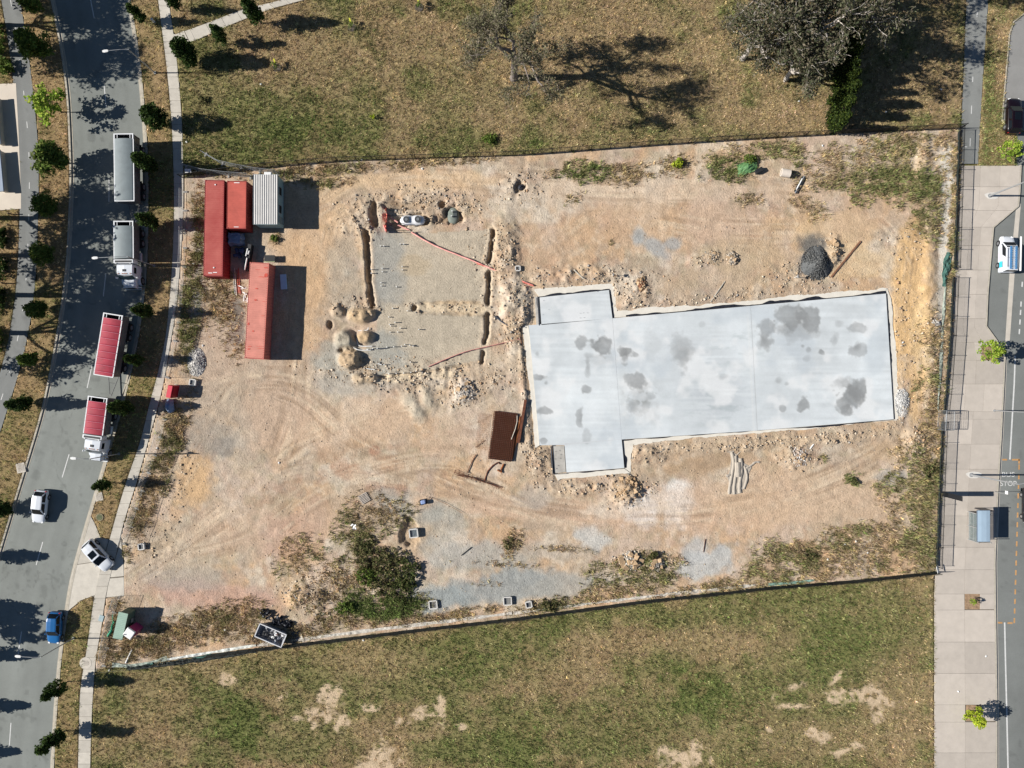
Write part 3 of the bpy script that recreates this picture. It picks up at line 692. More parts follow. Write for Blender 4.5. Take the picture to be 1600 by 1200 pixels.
blades("grass", "rough dry grass on the verges beside the two roads", (-70, 300, -60, 1262, lambda x, y: x < FL(y)), 56000, 0.22, 0.07, 5, 0.16, 3, 1.25)
blades("grass", "worn grass verge between asphalt path and parking bay", (1525, 1600, -60, 262), 9000, 0.18, 0.06, 5, 0.16, 4, 1.2)
blades("weeds", "weeds and dry grass growing over the edges of the site", (140, 1505, 196, 1060, lambda x, y: (x > FR(y)) & (y > nf_y(x)) & (y < sf_y(x))), 260000, 0.42, 0.085, 5, 0.2, 5)

# ------------------------------------------------------------------ loose stones
OCT = np.array([[1, 0, 0], [-1, 0, 0], [0, 1, 0], [0, -1, 0], [0, 0, 1], [0, 0, -1]], float)
OCF = np.array([[0, 2, 4], [2, 1, 4], [1, 3, 4], [3, 0, 4], [2, 0, 5], [1, 2, 5], [3, 1, 5], [0, 3, 5]])
def stones(name, label, n_try, smin, smax, seed, field):
    r = np.random.default_rng(seed)
    px = r.uniform(180, 1490, n_try); py = r.uniform(200, 1040, n_try)
    k = r.random(n_try) < gsample(field, px, py)
    px, py = px[k], py[k]; n = len(px)
    s = smin * (smax / smin) ** (r.random(n) ** 2.2)
    V = OCT[None] * r.uniform(0.55, 1.25, (n, 6, 1)) + r.normal(0, 0.16, (n, 6, 3))
    V[:, :, 2] *= 0.75
    a = r.uniform(0, 2 * np.pi, n); ca, sa = np.cos(a)[:, None], np.sin(a)[:, None]
    x = V[:, :, 0] * ca - V[:, :, 1] * sa; y = V[:, :, 0] * sa + V[:, :, 1] * ca
    V = np.stack([x, y, V[:, :, 2]], -1) * s[:, None, None]
    V[:, :, 0] += ((px - 800) / K)[:, None]; V[:, :, 1] += ((600 - py) / K)[:, None]
    V[:, :, 2] += (gsample(Z, px, py) + s * 0.25)[:, None]
    base = np.array([alb(205, 180, 150), alb(222, 206, 184), alb(180, 160, 140), alb(168, 164, 158), alb(196, 162, 130)])
    c = base[r.choice(5, n, p=[.36, .3, .16, .1, .08])] * r.uniform(0.7, 1.15, (n, 1))
    Fc = (OCF[None] + (np.arange(n) * 6)[:, None, None]).reshape(-1)
    o = link(bpy.data.objects.new(name, np_mesh(name, V.reshape(-1, 3), Fc, 3, M_STONE, np.repeat(c, 6, 0))))
    tag(o, label, kind='stuff')
okz = (site & ~hard & ~slabm & (Z > -0.3)).astype(np.float32)
stones("rubble", "broken rock and clods heaped along the slab and trenches", 170000, 0.05, 0.22, 21, rub * okz)
stones("gravel", "small loose stones scattered over the bare earth", 20000, 0.03, 0.11, 22, okz * (0.25 + 0.5 * n2) * (1 - 0.7 * padm))
# ------------------------------------------------------------------ roads, kerbs, paths
def strip(mb, fa, fb, y0, y1, z, step=8.0, skip=None):
    ys = np.arange(y0, y1 + 0.1, step)
    n = len(mb.v)
    vs = []
    for y in ys:
        a = P(float(fa(y)), y); b = P(float(fb(y)), y)
        vs += [(a.x, a.y, z), (b.x, b.y, z)]
    fs = [(2 * i, 2 * i + 2, 2 * i + 3, 2 * i + 1) for i in range(len(ys) - 1) if not (skip and skip(ys[i]))]
    mb.add(vs, fs)
def wallstrip(mb, fa, fb, y0, y1, z0, z1, step=8.0):
    """solid strip (kerb) between two edge curves"""
    ys = np.arange(y0, y1 + 0.1, step); rings = []
    for y in ys:
        a = P(float(fa(y)), y); b = P(float(fb(y)), y)
        rings.append([(a.x, a.y, z0), (a.x, a.y, z1), (b.x, b.y, z1), (b.x, b.y, z0)])
    mb.loft(rings)
off = lambda f, d: (lambda y: f(y) + d)
YT, YB = -380, 1580

def road_cols(px, py, base, u):
    lane = 0
    for k in (.14, .30, .62, .80): lane = lane + np.exp(-((u - k - .02 * (vnoise(py / 150, py * 0, 57) - .5)) / .035) ** 2)
    oil = sstep(.68, .8, fbm(px, py, 14, 58, 3)) * .16
    crack = np.exp(-(np.abs(fbm(px, py, 70, 59, 4) - .5) / .006) ** 2) * sstep(.5, .62, fbm(px, py, 160, 66, 2)) * .22
    n = fbm(px, py, 120, 50, 3); s = vnoise(u * 9, py / 130, 51); p = fbm(px, py, 40, 52, 3)
    c = np.array(base)[None, None] * (1 + 0.16 * (n - 0.5) + 0.14 * (s - 0.5) + 0.10 * (p - 0.5) - .055 * lane - oil - crack)[..., None]
    return c
def road_sheet(name, label, fa, fb, y0, y1, z, base, nu=24, step=6.0):
    ys = np.arange(y0, y1 + 0.1, step); u = np.linspace(0, 1, nu)
    xa, xb = fa(ys), fb(ys)
    PX = xa[:, None] + (xb - xa)[:, None] * u[None]; PY = np.repeat(ys[:, None], nu, 1); U = np.repeat(u[None], len(ys), 0)
    c = road_cols(PX, PY, base, U)
    V = np.stack([(PX - 800) / K, (600 - PY) / K, np.full(PX.shape, z)], -1).reshape(-1, 3)
    idx = np.arange(V.shape[0]).reshape(PX.shape)
    Fc = np.stack([idx[:-1, :-1], idx[1:, :-1], idx[1:, 1:], idx[:-1, 1:]], -1).reshape(-1)
    o = link(bpy.data.objects.new(name, np_mesh(name, V, Fc, 4, M_ROAD, c.reshape(-1, 3))))
    return tag(o, label, kind='structure')
road_sheet("road", "grey asphalt street with parked trucks along its kerb", off(KL, 4), off(KR, 2), YT, YB, -0.10, alb(141, 145, 140), 70, 2.5)
road_sheet("road", "grey asphalt main road with bus stop bay", lambda y: np.where(y < 258, 1590.0, np.interp(y, [p[1] for p in KQ_PTS], [p[0] for p in KQ_PTS])) - 1.0, lambda y: 1900 + 0 * y, 202, YB, -0.10, alb(131, 134, 131), 90, 2.5)
road_sheet("shared_path", "narrow asphalt shared path with dashed centre line", BL, BR, YT, 1000, 0.02, alb(140, 142, 140), 8)
road_sheet("cycle_path", "asphalt cycle path ending at the concrete pavement", PL, CR, YT, 257, 0.02, alb(148, 150, 147), 8)
b = MB(); b.sheet([P(x, y)[:2] for x, y in BAY1], -0.06)
tag(b.build("parking_bay", M("bay_asphalt", alb(152, 151, 148), 0.9, 0.08, 0.5, bump=0.2)), "asphalt parking bay beside the grass verge", kind='structure')

b = MB(); wallstrip(b, off(KR, 3), off(KR, 6.2), YT, YB, -0.4, 0.03)
b.mi = 0; wallstrip(b, off(KR, -0.5), off(KR, 3.0), YT, YB, -0.4, -0.085)
tag(b.build("kerb", M_KERB), "pale concrete kerb and gutter on the truck side of the street", kind='structure')
b = MB(); wallstrip(b, off(KL, -0.5), off(KL, 2.4), YT, YB, -0.4, 0.03); wallstrip(b, off(KL, 2.4), off(KL, 5.8), YT, YB, -0.4, -0.085)
tag(b.build("kerb", M_KERB), "pale concrete kerb along the tree lined median", kind='structure')
def kerb_line(pts, w, z0, z1, label, m=M_KERB):
    b = MB(); rings = []
    P2 = [Vector(P(*p)[:2]) for p in pts]
    for i, p in enumerate(P2):
        d0 = (P2[i] - P2[max(i - 1, 0)]); d1 = (P2[min(i + 1, len(P2) - 1)] - P2[i])
        d = ((d0.normalized() if d0.length else Vector((0, 0))) + (d1.normalized() if d1.length else Vector((0, 0)))).normalized()
        nrm = Vector((-d.y, d.x)) * w / 2
        rings.append([(p.x - nrm.x, p.y - nrm.y, z0), (p.x - nrm.x, p.y - nrm.y, z1), (p.x + nrm.x, p.y + nrm.y, z1), (p.x + nrm.x, p.y + nrm.y, z0)])
    b.loft(rings)
    return tag(b.build("kerb", m), label, kind='structure')
kerb_line(KQ_PTS, 0.18, -0.4, 0.055, "concrete kerb edging the wide pavement and the loading bay")
kerb_line([(1604, 18), (1584, 34), (1577.5, 52), (1565.5, 188), (1577, 202), (1640, 206)], 0.15, -0.3, 0.04, "thin pale kerb round the parking bay")
b = MB(); b.add([P(*p) + Vector((0, 0, -0.094)) for p in [(1589, 318), (1596, 318), (1586, 430), (1578, 540), (1571, 540), (1578, 430)]], [(0, 5, 2, 1), (5, 4, 3, 2)])
tag(b.build("dish_drain", M_CONC), "pale concrete dish drain between the loading bay and the road", kind='structure')
b = MB(); wallstrip(b, lambda y: np.interp(y, [p[1] for p in KQ_PTS], [p[0] for p in KQ_PTS]) + 1.2, lambda y: np.interp(y, [p[1] for p in KQ_PTS], [p[0] for p in KQ_PTS]) + 4.6, 562, YB, -0.4, -0.092)
tag(b.build("gutter", M_CONC), "concrete gutter strip beside the main road", kind='structure')

# footpath panels, each a slab of its own
def panel_mesh(name, quad, z0, z1, m, gap=0.014):
    c = sum((Vector(q) for q in quad), Vector((0, 0))) / len(quad)
    poly = []
    for q in quad:
        d = Vector(q) - c
        poly.append(tuple(Vector(q) - d.normalized() * gap * 1.4))
    b = MB(); b.prism(poly, z0, z1); return b.mesh(name, m)
def cmat(prefix, base, n=4, **k):
    return [M(f"{prefix}_{i}", tuple(v * f for v in base), **k) for i, f in zip(range(n), (1.0, 0.93, 1.05, 0.97, 0.9, 1.08)[:n])]
FPM = cmat("footpath_concrete", alb(210, 203, 190), 5, rough=0.9, var=0.1, scale=1.2, bump=0.12)
b = MB(); strip(b, off(FL, 0.4), off(FR, -0.4), YT, YB, 0.012)
fp = b.build("footpath", M_JOINT); tag(fp, "narrow concrete footpath between the verge and the site", kind='structure')
y = -120.0
while y < 1300:
    y1 = y + 18.5
    q = [P(float(FL(y)), y)[:2], P(float(FR(y)), y)[:2], P(float(FR(y1)), y1)[:2], P(float(FL(y1)), y1)[:2]]
    link(bpy.data.objects.new("panel", panel_mesh("panel", q, -0.1, 0.042, random.choice(FPM))), fp)
    y = y1
b = MB(); b.sheet([P(*p)[:2] for p in BRANCH], 0.008)
bp_ = b.build("footpath", M_JOINT); tag(bp_, "concrete branch path leaving the footpath towards the field", kind='structure')
top_ = [(272, 53), (300, 45), (337, 31), (380, 14), (430, 3), (460, -6), (520, -30), (560, -60)]
bot_ = [(280, 71), (312, 61), (350, 43), (385, 29), (415, 16), (472, 1), (524, -16), (576, -44)]
def along(pts, t):
    L = [0]
    for a, c in zip(pts, pts[1:]): L.append(L[-1] + math.hypot(c[0] - a[0], c[1] - a[1]))
    d = t * L[-1]
    return (float(np.interp(d, L, [p[0] for p in pts])), float(np.interp(d, L, [p[1] for p in pts])))
b = MB(); b.prism([P(*p)[:2] for p in [(270.5, 53), (274, 54.0), tuple(along(top_, 0.052)), tuple(along(bot_, 0.052)), (283, 72), (277.5, 79)]], -0.1, 0.036); b.build('panel', FPM[0], bp_)
for i in range(12):
    a, c = i / 12, (i + 1) / 12
    if i == 0: a = 0.055
    q = [P(*along(top_, a))[:2], P(*along(top_, c))[:2], P(*along(bot_, c))[:2], P(*along(bot_, a))[:2]]
    link(bpy.data.objects.new("panel", panel_mesh("panel", q, -0.1, 0.038, random.choice(FPM))), bp_)
# driveway crossing
b = MB(); b.sheet([P(*p)[:2] for p in DRIVE], 0.004)
dw = b.build("driveway", M_JOINT); tag(dw, "pale concrete driveway crossing from the street to the site gate", kind='structure')
for q in ([(127, 838), (142, 807), (148, 818), (157, 840), (170, 843), (160, 876), (117, 882)], [(117, 883), (160, 877), (148, 930), (137, 934), (126, 938), (107, 954), (110, 905)],
          [(180, 874), (189, 846), (193, 880), (193.5, 900), (172, 902)], [(171, 904), (193.5, 902), (194, 931), (166, 933)]):
    b = MB(); b.prism([P(*p)[:2] for p in q], -0.1, 0.019)
    b.build("panel", random.choice(FPM), dw)
# concrete forecourt at the far left
b = MB(); b.prism([P(*p)[:2] for p in PAVE_W], -0.2, 0.03)
tag(b.build("forecourt", M("forecourt_concrete", alb(226, 214, 198), 0.9, 0.06, 0.6)), "pale concrete forecourt beyond the shared path", kind='structure')

# wide pavement on the right
def KQ(y): return float(np.interp(y, [p[1] for p in KQ_PTS], [p[0] for p in KQ_PTS]))
pits = [(1545.5, 551, 24, 24), (1513 + 6, 940, 24, 24), (1513 + 8, 1114, 24, 25)]
b = MB(); strip(b, PL, lambda y: KQ(y) - 1.0, 259, YB, -0.02, 4.0)
pv = b.build("pavement", M_JOINT); tag(pv, "wide pale concrete pavement beside the main road", kind='structure')
PVM = cmat("pavement_concrete", alb(204, 194, 182), 6, rough=0.9, var=0.07, scale=0.8, bump=0.1)
rows = [259, 292, 329, 355, 384, 422, 460, 498, 535, 563, 600, 643, 655, 694, 733, 768, 806, 855, 890, 928, 953, 1003, 1052, 1101, 1128, 1176, 1226, 1276]
for r0, r1 in zip(rows, rows[1:]):
    ncol = 2 if r0 > 600 else 3
    if 500 < r0 < 600: ncol = 2
    for k in range(ncol):
        def E(y, t):
            return float(PL(y)) + (KQ(y) - 1.2 - float(PL(y))) * t
        t0, t1 = k / ncol, (k + 1) / ncol
        ys = [r0] + [p[1] for p in KQ_PTS if r0 < p[1] < r1] + [r1]
        poly = [(E(y, t0), y) for y in ys] + [(E(y, t1), y) for y in reversed(ys)]
        # leave the square tree pits out
        cut = [p for p in pits if r0 - 1 <= p[1] <= r1 + 1 and E(p[1], t0) - 2 < p[0] < E(p[1], t1) + 2]
        if cut:
            cx, cy, w, h = cut[0]
            ya, yb = cy - h / 2, cy + h / 2; xa, xb = cx - w / 2, cx + w / 2
            pieces = []
            if ya - r0 > 2: pieces.append([(E(r0, t0), r0), (E(r0, t1), r0), (E(ya, t1), ya), (E(ya, t0), ya)])
            if r1 - yb > 2: pieces.append([(E(yb, t0), yb), (E(yb, t1), yb), (E(r1, t1), r1), (E(r1, t0), r1)])
            if xa - E(cy, t0) > 2: pieces.append([(E(ya, t0), ya), (xa, ya), (xa, yb), (E(yb, t0), yb)])
            if E(cy, t1) - xb > 2: pieces.append([(xb, ya), (E(ya, t1), ya), (E(yb, t1), yb), (xb, yb)])
        else:
            pieces = [poly]
        for q in pieces:
            me = panel_mesh("panel", [P(*p)[:2] for p in q], -0.15, 0.05 + R(-0.004, 0.004), random.choice(PVM), gap=0.012)
            link(bpy.data.objects.new("panel", me), pv)
M_SOIL = M("tree_pit_mulch", alb(168, 140, 112), 0.95, 0.35, 3.0, bump=0.8)
for i, (cx, cy, w, h) in enumerate(pits):
    b = MB(); n = 7
    vs = []; fs = []
    for a in range(n + 1):
        for c in range(n + 1):
            p = P(cx - w / 2 + w * c / n, cy - h / 2 + h * a / n); vs.append((p.x, p.y, 0.005 + R(0, 0.035)))
    for a in range(n):
        for c in range(n):
            k = a * (n + 1) + c; fs.append((k, k + n + 1, k + n + 2, k + 1))
    b.add(vs, fs)
    tag(b.build("tree_pit", M_SOIL), ["bare soil tree pit under the green street tree by the loading bay", "bare soil tree pit round a tiny sapling", "bare soil tree pit under the bright yellow green street tree"][i], kind='structure')

# ---- painted markings
def paint(mb, pts, w, z):
    P2 = [Vector(P(*p)[:2]) for p in pts]
    for a, c in zip(P2, P2[1:]):
        d = (c - a).normalized(); nn = Vector((-d.y, d.x)) * w / 2
        mb.add([(*(a - nn), z), (*(c - nn), z), (*(c + nn), z), (*(a + nn), z)], [(0, 1, 2, 3)])
for yc in (10, 150, 297, 445, 588, 728, 865, 1005, 1148):
    mid = lambda y: (KL(y) + 5 + KR(y)) / 2
    b = MB(); paint(b, [(float(mid(yc - 18)), yc - 18), (float(mid(yc)), yc), (float(mid(yc + 18)), yc + 18)], 0.11, -0.094)
    tag(b.build("lane_line", M_WHITE), kind='structure')
for yc in (5, 48, 98, 147, 195, 243, 290, 340, 386, 433, 481, 528, 577, 620):
    x = lambda y: float(BR(y)) - 14.5
    b = MB(); paint(b, [(x(yc - 5), yc - 5), (x(yc + 5), yc + 5)], 0.09, 0.026)
    tag(b.build("path_line", M_WHITE), kind='structure')
for (x0, y0, x1, y1) in [(1527, 18, 1526, 27), (1522, 70, 1521.5, 77), (1520, 120, 1519.5, 128), (1518, 165, 1517.5, 178), (1516, 216, 1515.5, 229), (1504, 229, 1511, 229.5)]:
    b = MB(); paint(b, [(x0, y0), (x1, y1)], 0.1, 0.026); tag(b.build("path_line", M_WHITE), kind='structure')
b = MB(); paint(b, [(1587, 556), (1585.5, 600), (1582, 660), (1578.7, 718)], 0.19, -0.094); tag(b.build("edge_line", M_WHITE), kind='structure')
b = MB(); paint(b, [(1570.5, 973), (1572, 1040), (1574, 1120), (1576, 1210), (1577, 1290)], 0.19, -0.094); tag(b.build("edge_line", M_WHITE), kind='structure')
for yc in (444, 475, 488, 503, 518):
    b = MB(); paint(b, [(1598.5 - (yc - 440) * 0.06, yc - 4), (1598 - (yc - 440) * 0.06, yc + 4)], 0.18, -0.094); tag(b.build("lane_line", M_WHITE), kind='structure')
for yc in range(730, 972, 0 or 15):
    x = 1593.5 - (yc - 722) * 0.031
    b = MB(); paint(b, [(x, yc - 4), (x - 0.2, yc + 4)], 0.2, -0.094); tag(b.build("bus_bay_line", M_YELLOW), kind='structure')
for pts in ([(1567, 718.3), (1574.5, 718.4)], [(1582, 718.4), (1594, 718.4)], [(1593.3, 718), (1593, 724.5)], [(1559.5, 973.2), (1567, 973.6)], [(1575, 973.8), (1583, 974)]):
    b = MB(); paint(b, pts, 0.22, -0.093); tag(b.build("bus_bay_line", M_YELLOW), kind='structure')
def text_mesh(name, s, size, m, extrude=0.0):
    cu = bpy.data.curves.new(name, 'FONT'); cu.body = s; cu.size = size; cu.align_x = 'CENTER'; cu.align_y = 'CENTER'; cu.extrude = extrude
    o = bpy.data.objects.new(name, cu); COL.objects.link(o)
    bpy.context.view_layer.update()
    me = bpy.data.meshes.new_from_object(o.evaluated_get(bpy.context.evaluated_depsgraph_get()))
    bpy.data.objects.remove(o); me.materials.clear(); me.materials.append(m); me.name = name
    return me
for s, px, py, wd, ht in (("BUS", 1576.3, 741.5, 1.62, 0.62), ("STOP", 1576.5, 755.5, 2.1, 0.66)):
    me = text_mesh("road_lettering", s, 1.0, M_WHITE)
    xs = [v.co.x for v in me.vertices]; ys = [v.co.y for v in me.vertices]
    sx = wd / (max(xs) - min(xs)); sy = ht / (max(ys) - min(ys))
    cx, cy = (max(xs) + min(xs)) / 2, (max(ys) + min(ys)) / 2
    for v in me.vertices: v.co = ((v.co.x - cx) * sx, (v.co.y - cy) * sy, 0)
    o = inst("road_lettering", me, None, (P(px, py).x, P(px, py).y, -0.094))
    tag(o, kind='structure')

# ------------------------------------------------------------------ concrete slab
ZS = 0.22
slab = thing("concrete_slab", "large pale grey L shaped concrete floor slab with dark damp stains", "slab", P(1100, 590))
def loc(px, py, z): 
    v = P(px, py) - Vector(slab.location); return (v.x, v.y, z)
STAIN = [(907, 536, 8, 9, .8), (939, 540, 15, 15, 1), (978, 550, 13, 9, .9), (976, 556, 6, 14, .7), (1066, 545, 15, 18, .55), (1066, 565, 8, 18, .5), (994, 595, 16, 12, .85), (918, 573, 4, 13, .6), (846, 590, 11, 5, .8), (853, 598, 3, 4, .6), (915, 610, 7, 7, .8), (907, 652, 6, 13, .75), (916, 682, 5, 10, .5), (850, 642, 13, 5, .85), (849, 688, 5, 4, .8), (1000, 622, 16, 18, .4), (985, 635, 6, 8, .4), (1196, 520, 13, 20, .7), (1190, 535, 9, 9, .6), (1235, 492, 22, 20, .8), (1266, 494, 20, 20, .85), (1250, 514, 26, 16, .5), (1222, 515, 12, 8, .45), (1338, 512, 13, 7, .65), (1340, 547, 14, 9, .7), (1337, 541, 5, 6, .6), (1304, 530, 6, 8, .5), (1282, 549, 5, 5, .8), (1262, 546, 4, 4, .6), (1253, 541, 3, 3, .6), (1259, 560, 5, 4, .4), (1222, 639, 6, 5, .7), (1254, 633, 10, 15, .85), (1328, 622, 20, 20, .9), (1336, 612, 13, 16, .9), (1318, 597, 14, 8, .6), (1324, 640, 8, 9, .8), (1095, 507, 4, 4, .3), (1215, 595, 5, 5, .5), (1228, 600, 4, 3, .4), (935, 560, 22, 7, .25), (920, 555, 8, 4, .35), (839, 553, 3, 3, .5), (1310, 505, 6, 5, .4), (1020, 540, 10, 22, .2), (1131, 690, 10, 4, .2), (1130, 588, 8, 4, .3), (1018, 620, 9, 5, .5)]
def slab_cols(px, py):
    a = fbm(px, py, 110, 60, 4); b_ = fbm(px, py, 30, 61, 4); s = vnoise(px / 50, py / 3.2, 62); s2 = vnoise(px / 14, py / 40, 63)
    c = np.empty(px.shape + (3,), np.float32); c[:] = C3(217, 223, 225)
    c *= (1 + 0.32 * (a - 0.5) + 0.26 * (b_ - 0.5) + 0.12 * (s - 0.5))[..., None]
    sp = vnoise(px / 1.7, py / 1.7, 67); f_ = fbm(px, py, 9, 68, 3)
    c *= (1 - .07 * sstep(.8, .97, sp) * sstep(.45, .7, b_) + .05 * (f_ - .5))[..., None]
    def mx(m, q):
        nonlocal c
        m = m[..., None]; c = c * (1 - m) + np.array(q, np.float32) * m
    # faint bluish and streaky weathering in the middle bays
    w = np.exp(-(((px - 1120) / 70) ** 2 + ((py - 620) / 55) ** 2)); mx(w * sstep(0.4, 0.75, s * 0.6 + b_ * 0.6) * 0.7, C3(186, 192, 196))
    w = np.exp(-(((px - 1010) / 30) ** 2 + ((py - 630) / 40) ** 2)); mx(w * sstep(0.45, 0.75, b_) * 0.6, C3(178, 180, 180))
    w = np.exp(-(((px - 1090) / 70) ** 2 + ((py - 540) / 50) ** 2)); mx(w * sstep(0.4, 0.75, s * 0.4 + b_ * 0.7) * 0.6, C3(190, 194, 196))
    w = np.exp(-(((px - 1120) / 60) ** 2 + ((py - 628) / 34) ** 2)); mx(w * sstep(0.48, 0.7, fbm(px, py * 2.2, 22, 72, 4)) * 0.65, C3(172, 182, 184))
    w = np.exp(-(((px - 1150) / 50) ** 2 + ((py - 545) / 30) ** 2)); mx(w * sstep(0.5, 0.7, fbm(px, py * 2.2, 20, 73, 4)) * 0.55, C3(176, 186, 186))
    w = np.exp(-(((px - 1000) / 24) ** 2 + ((py - 625) / 26) ** 2)); mx(w * sstep(0.46, 0.62, fbm(px, py, 10, 74, 4)) * 0.75, C3(150, 152, 148))
    mx(np.clip(1 - np.abs(px - (968 + (py - 497) * 0.05)) / 9, 0, 1) * 0.22, C3(192, 194, 190))
    mx(np.clip(1 - np.abs(px - (1177 + (py - 575) * 0.054)) / 2.2, 0, 1) * 0.35, C3(196, 198, 196))
    mx(np.clip(1 - np.abs(px - (1172 + (py - 575) * 0.054)) / 3, 0, 1) * 0.3, C3(232, 232, 228))
    mx(np.clip(1 - np.abs(px - 852 + (py - 560) * 0.0) / 200, 0, 1) * 0.15 * sstep(0.4, 0.7, b_), C3(228, 226, 220))
    mx(sstep(.52, .68, fbm(px, py, 70, 69, 4)) * .55, C3(194, 203, 209))
    mx(sstep(.52, .68, fbm(px, py, 45, 71, 4)) * .6, C3(238, 239, 238))
    n = fbm(px, py, 16, 64, 4) - 0.5; n2_ = fbm(px, py, 6, 65, 2) - 0.5
    for (cx, cy, rx, ry, k) in STAIN:
        d = np.sqrt(((px - cx) / rx) ** 2 + ((py - cy) / ry) ** 2) + n * 1.9 + n2_ * 0.5
        e = 0.22 if k > 0.6 else 0.5
        mx(sstep(1 + e, 1 - e, d) * k * (0.82 + 0.7 * n), C3(140, 142, 142))
        mx(np.exp(-((d - 1.05) / .1) ** 2) * k * .18, C3(168, 166, 160))
    return c
def slab_grid(quads, outline, label):
    mb = MB(); mb.prism([loc(x, y, 0)[:2] for x, y in outline], -0.12, ZS - 0.004)
    ncap = len(mb.v)
    V = [np.array(mb.v, np.float32)]; cols = [np.tile(C3(208, 212, 214), (ncap, 1))]
    bm_f = list(mb.f)
    base = ncap
    for (a, b_, c_, d) in quads:                       # corners in order round the quad
        nu = max(2, int(math.hypot(b_[0] - a[0], b_[1] - a[1]) / 1.2)); nv = max(2, int(math.hypot(d[0] - a[0], d[1] - a[1]) / 1.2))
        u, v = np.meshgrid(np.linspace(0, 1, nu), np.linspace(0, 1, nv))
        px = a[0] * (1 - u) * (1 - v) + b_[0] * u * (1 - v) + c_[0] * u * v + d[0] * (1 - u) * v
        py = a[1] * (1 - u) * (1 - v) + b_[1] * u * (1 - v) + c_[1] * u * v + d[1] * (1 - u) * v
        V.append(np.stack([(px - 800) / K - slab.location.x, (600 - py) / K - slab.location.y, np.full(px.shape, ZS)], -1).reshape(-1, 3))
        cols.append(slab_cols(px, py).reshape(-1, 3))
        idx = np.arange(nu * nv).reshape(nv, nu) + base; base += nu * nv
        bm_f += [tuple(q) for q in np.stack([idx[:-1, :-1], idx[1:, :-1], idx[1:, 1:], idx[:-1, 1:]], -1).reshape(-1, 4).tolist()]
    mb2 = MB(); mb2.v = [tuple(p) for p in np.concatenate(V).tolist()]; mb2.f = bm_f; mb2.m = [0] * len(bm_f)
    return mb2.build("slab_bay", M_SLAB, slab, colors=np.concatenate(cols), label=label)
W_OUT = [(843, 465), (951, 453.5), (956.5, 497), (964, 640), (971, 686), (975, 731), (885, 738), (882, 695.5), (843, 695.5), (837, 600), (826, 508.5), (846, 508)]
slab_grid([((843, 465), (951, 453.5), (956.5, 497.5), (846, 508)), ((826, 508.4), (956.5, 497.6), (971, 686), (843, 695.5)), ((882, 695.4), (971, 686.2), (975, 731), (885, 738))],
          W_OUT, "west end bay of the slab with a stepped outline")
slab_grid([((956.7, 497.5), (1171.9, 478.3), (1182.4, 672.5), (971.2, 686.5))], [(956.7, 497.5), (1171.9, 478.3), (1182.4, 672.5), (971.2, 686.5)], "middle bay of the slab with bluish streaks")
slab_grid([((1172.1, 478.2), (1383, 459), (1395, 655), (1182.6, 672.4))], [(1172.1, 478.2), (1383, 459), (1395, 655), (1182.6, 672.4)], "east bay of the slab with the largest damp stains")
# low step slab with anchor bolts
sb = MB(); sb.prism([loc(x, y, 0)[:2] for x, y in [(863, 697), (881, 696.5), (884, 737.5), (866, 739.5)]], -0.12, 0.10)
so = sb.build("step_slab", M("step_concrete", alb(190, 186, 178), 0.85, 0.2, 1.0), slab)
bb = MB()
for x, y in [(868, 705), (874, 704), (867, 717), (875, 716), (872, 727), (869, 732), (876, 710)]:
    bb.cyl(loc(x, y, 0.15), 0.035, 0.14, 6)
bb.build("anchor_bolt", M_DARK, so)
sb = MB(); sb.prism([loc(x, y, 0)[:2] for x, y in [(835.5, 464), (841.8, 463.6), (844.5, 507), (838, 507.5)]], -0.12, 0.09)
sb.build("step_slab", M("step_concrete"), slab)
bb = MB()
for x, y in [(906, 489.6), (911, 489.2), (917, 489), (906, 497), (912, 496.6), (849, 470), (857, 484), (933, 456), (848, 492)]: bb.cyl(loc(x, y, ZS + 0.05), 0.02, 0.14, 5)
bb.build("starter_bars", M_DARK, slab)
# wet-formed blinding apron round the slab, ragged on its outer side
def ragged(pts, step=5.0, amp=2.0, seed=0):
    out = []
    for (x0, y0), (x1, y1) in zip(pts, pts[1:]):
        n = max(1, int(math.hypot(x1 - x0, y1 - y0) / step)); nx, ny = -(y1 - y0), x1 - x0; l = math.hypot(nx, ny) or 1
        for k in range(n):
            t = k / n; x = x0 + (x1 - x0) * t; y = y0 + (y1 - y0) * t
            a = (float(fbm(np.array(x), np.array(y), 26, 70 + seed, 3)) - 0.5) * 2 * amp + R(-.3, .3) * amp * 0.5
            out.append((x + nx / l * a, y + ny / l * a))
    out.append(pts[-1]); return out
M_APRON = M("blinding_concrete", alb(235, 229, 216), 0.9, 0.08, 1.2, bump=0.25, bscale=8)
def apron(inner, outer, zt, amp, seed, label=None):
    o_ = ragged(outer, 3.0, amp * 1.8, seed)
    b = MB(); b.prism([loc(x, y, 0)[:2] for x, y in inner + list(reversed(o_))], -0.14, zt)
    b.build("blinding_strip", M_APRON, slab, label=label)
apron([(843, 464.4), (951.4, 452.8), (957, 496.5), (1383.3, 458.3)], [(834, 453), (900, 448), (957, 444), (962, 470), (964, 486), (1180, 468), (1385, 450)], 0.035, 2.2, 1)
apron([(1383.9, 458.2), (1395.7, 655.3)], [(1386, 450), (1392, 470), (1400, 560), (1404, 650), (1404, 657)], 0.03, 1.6, 2)
apron([(1395.5, 655.8), (972.4, 687.2), (975.8, 731.8)], [(1404, 657.2), (1250, 671), (1100, 683), (988, 694), (986, 716), (985, 738)], 0.032, 1.5, 3)
apron([(975.6, 732.4), (885, 739.2), (866, 740.5)], [(985, 738.5), (930, 744), (880, 749), (872, 751)], 0.03, 1.5, 4)
apron([(842.6, 696.2), (836.4, 600), (825.4, 508.2)], [(836, 700), (830, 640), (824, 580), (819, 540), (816, 508)], 0.034, 1.5, 5)
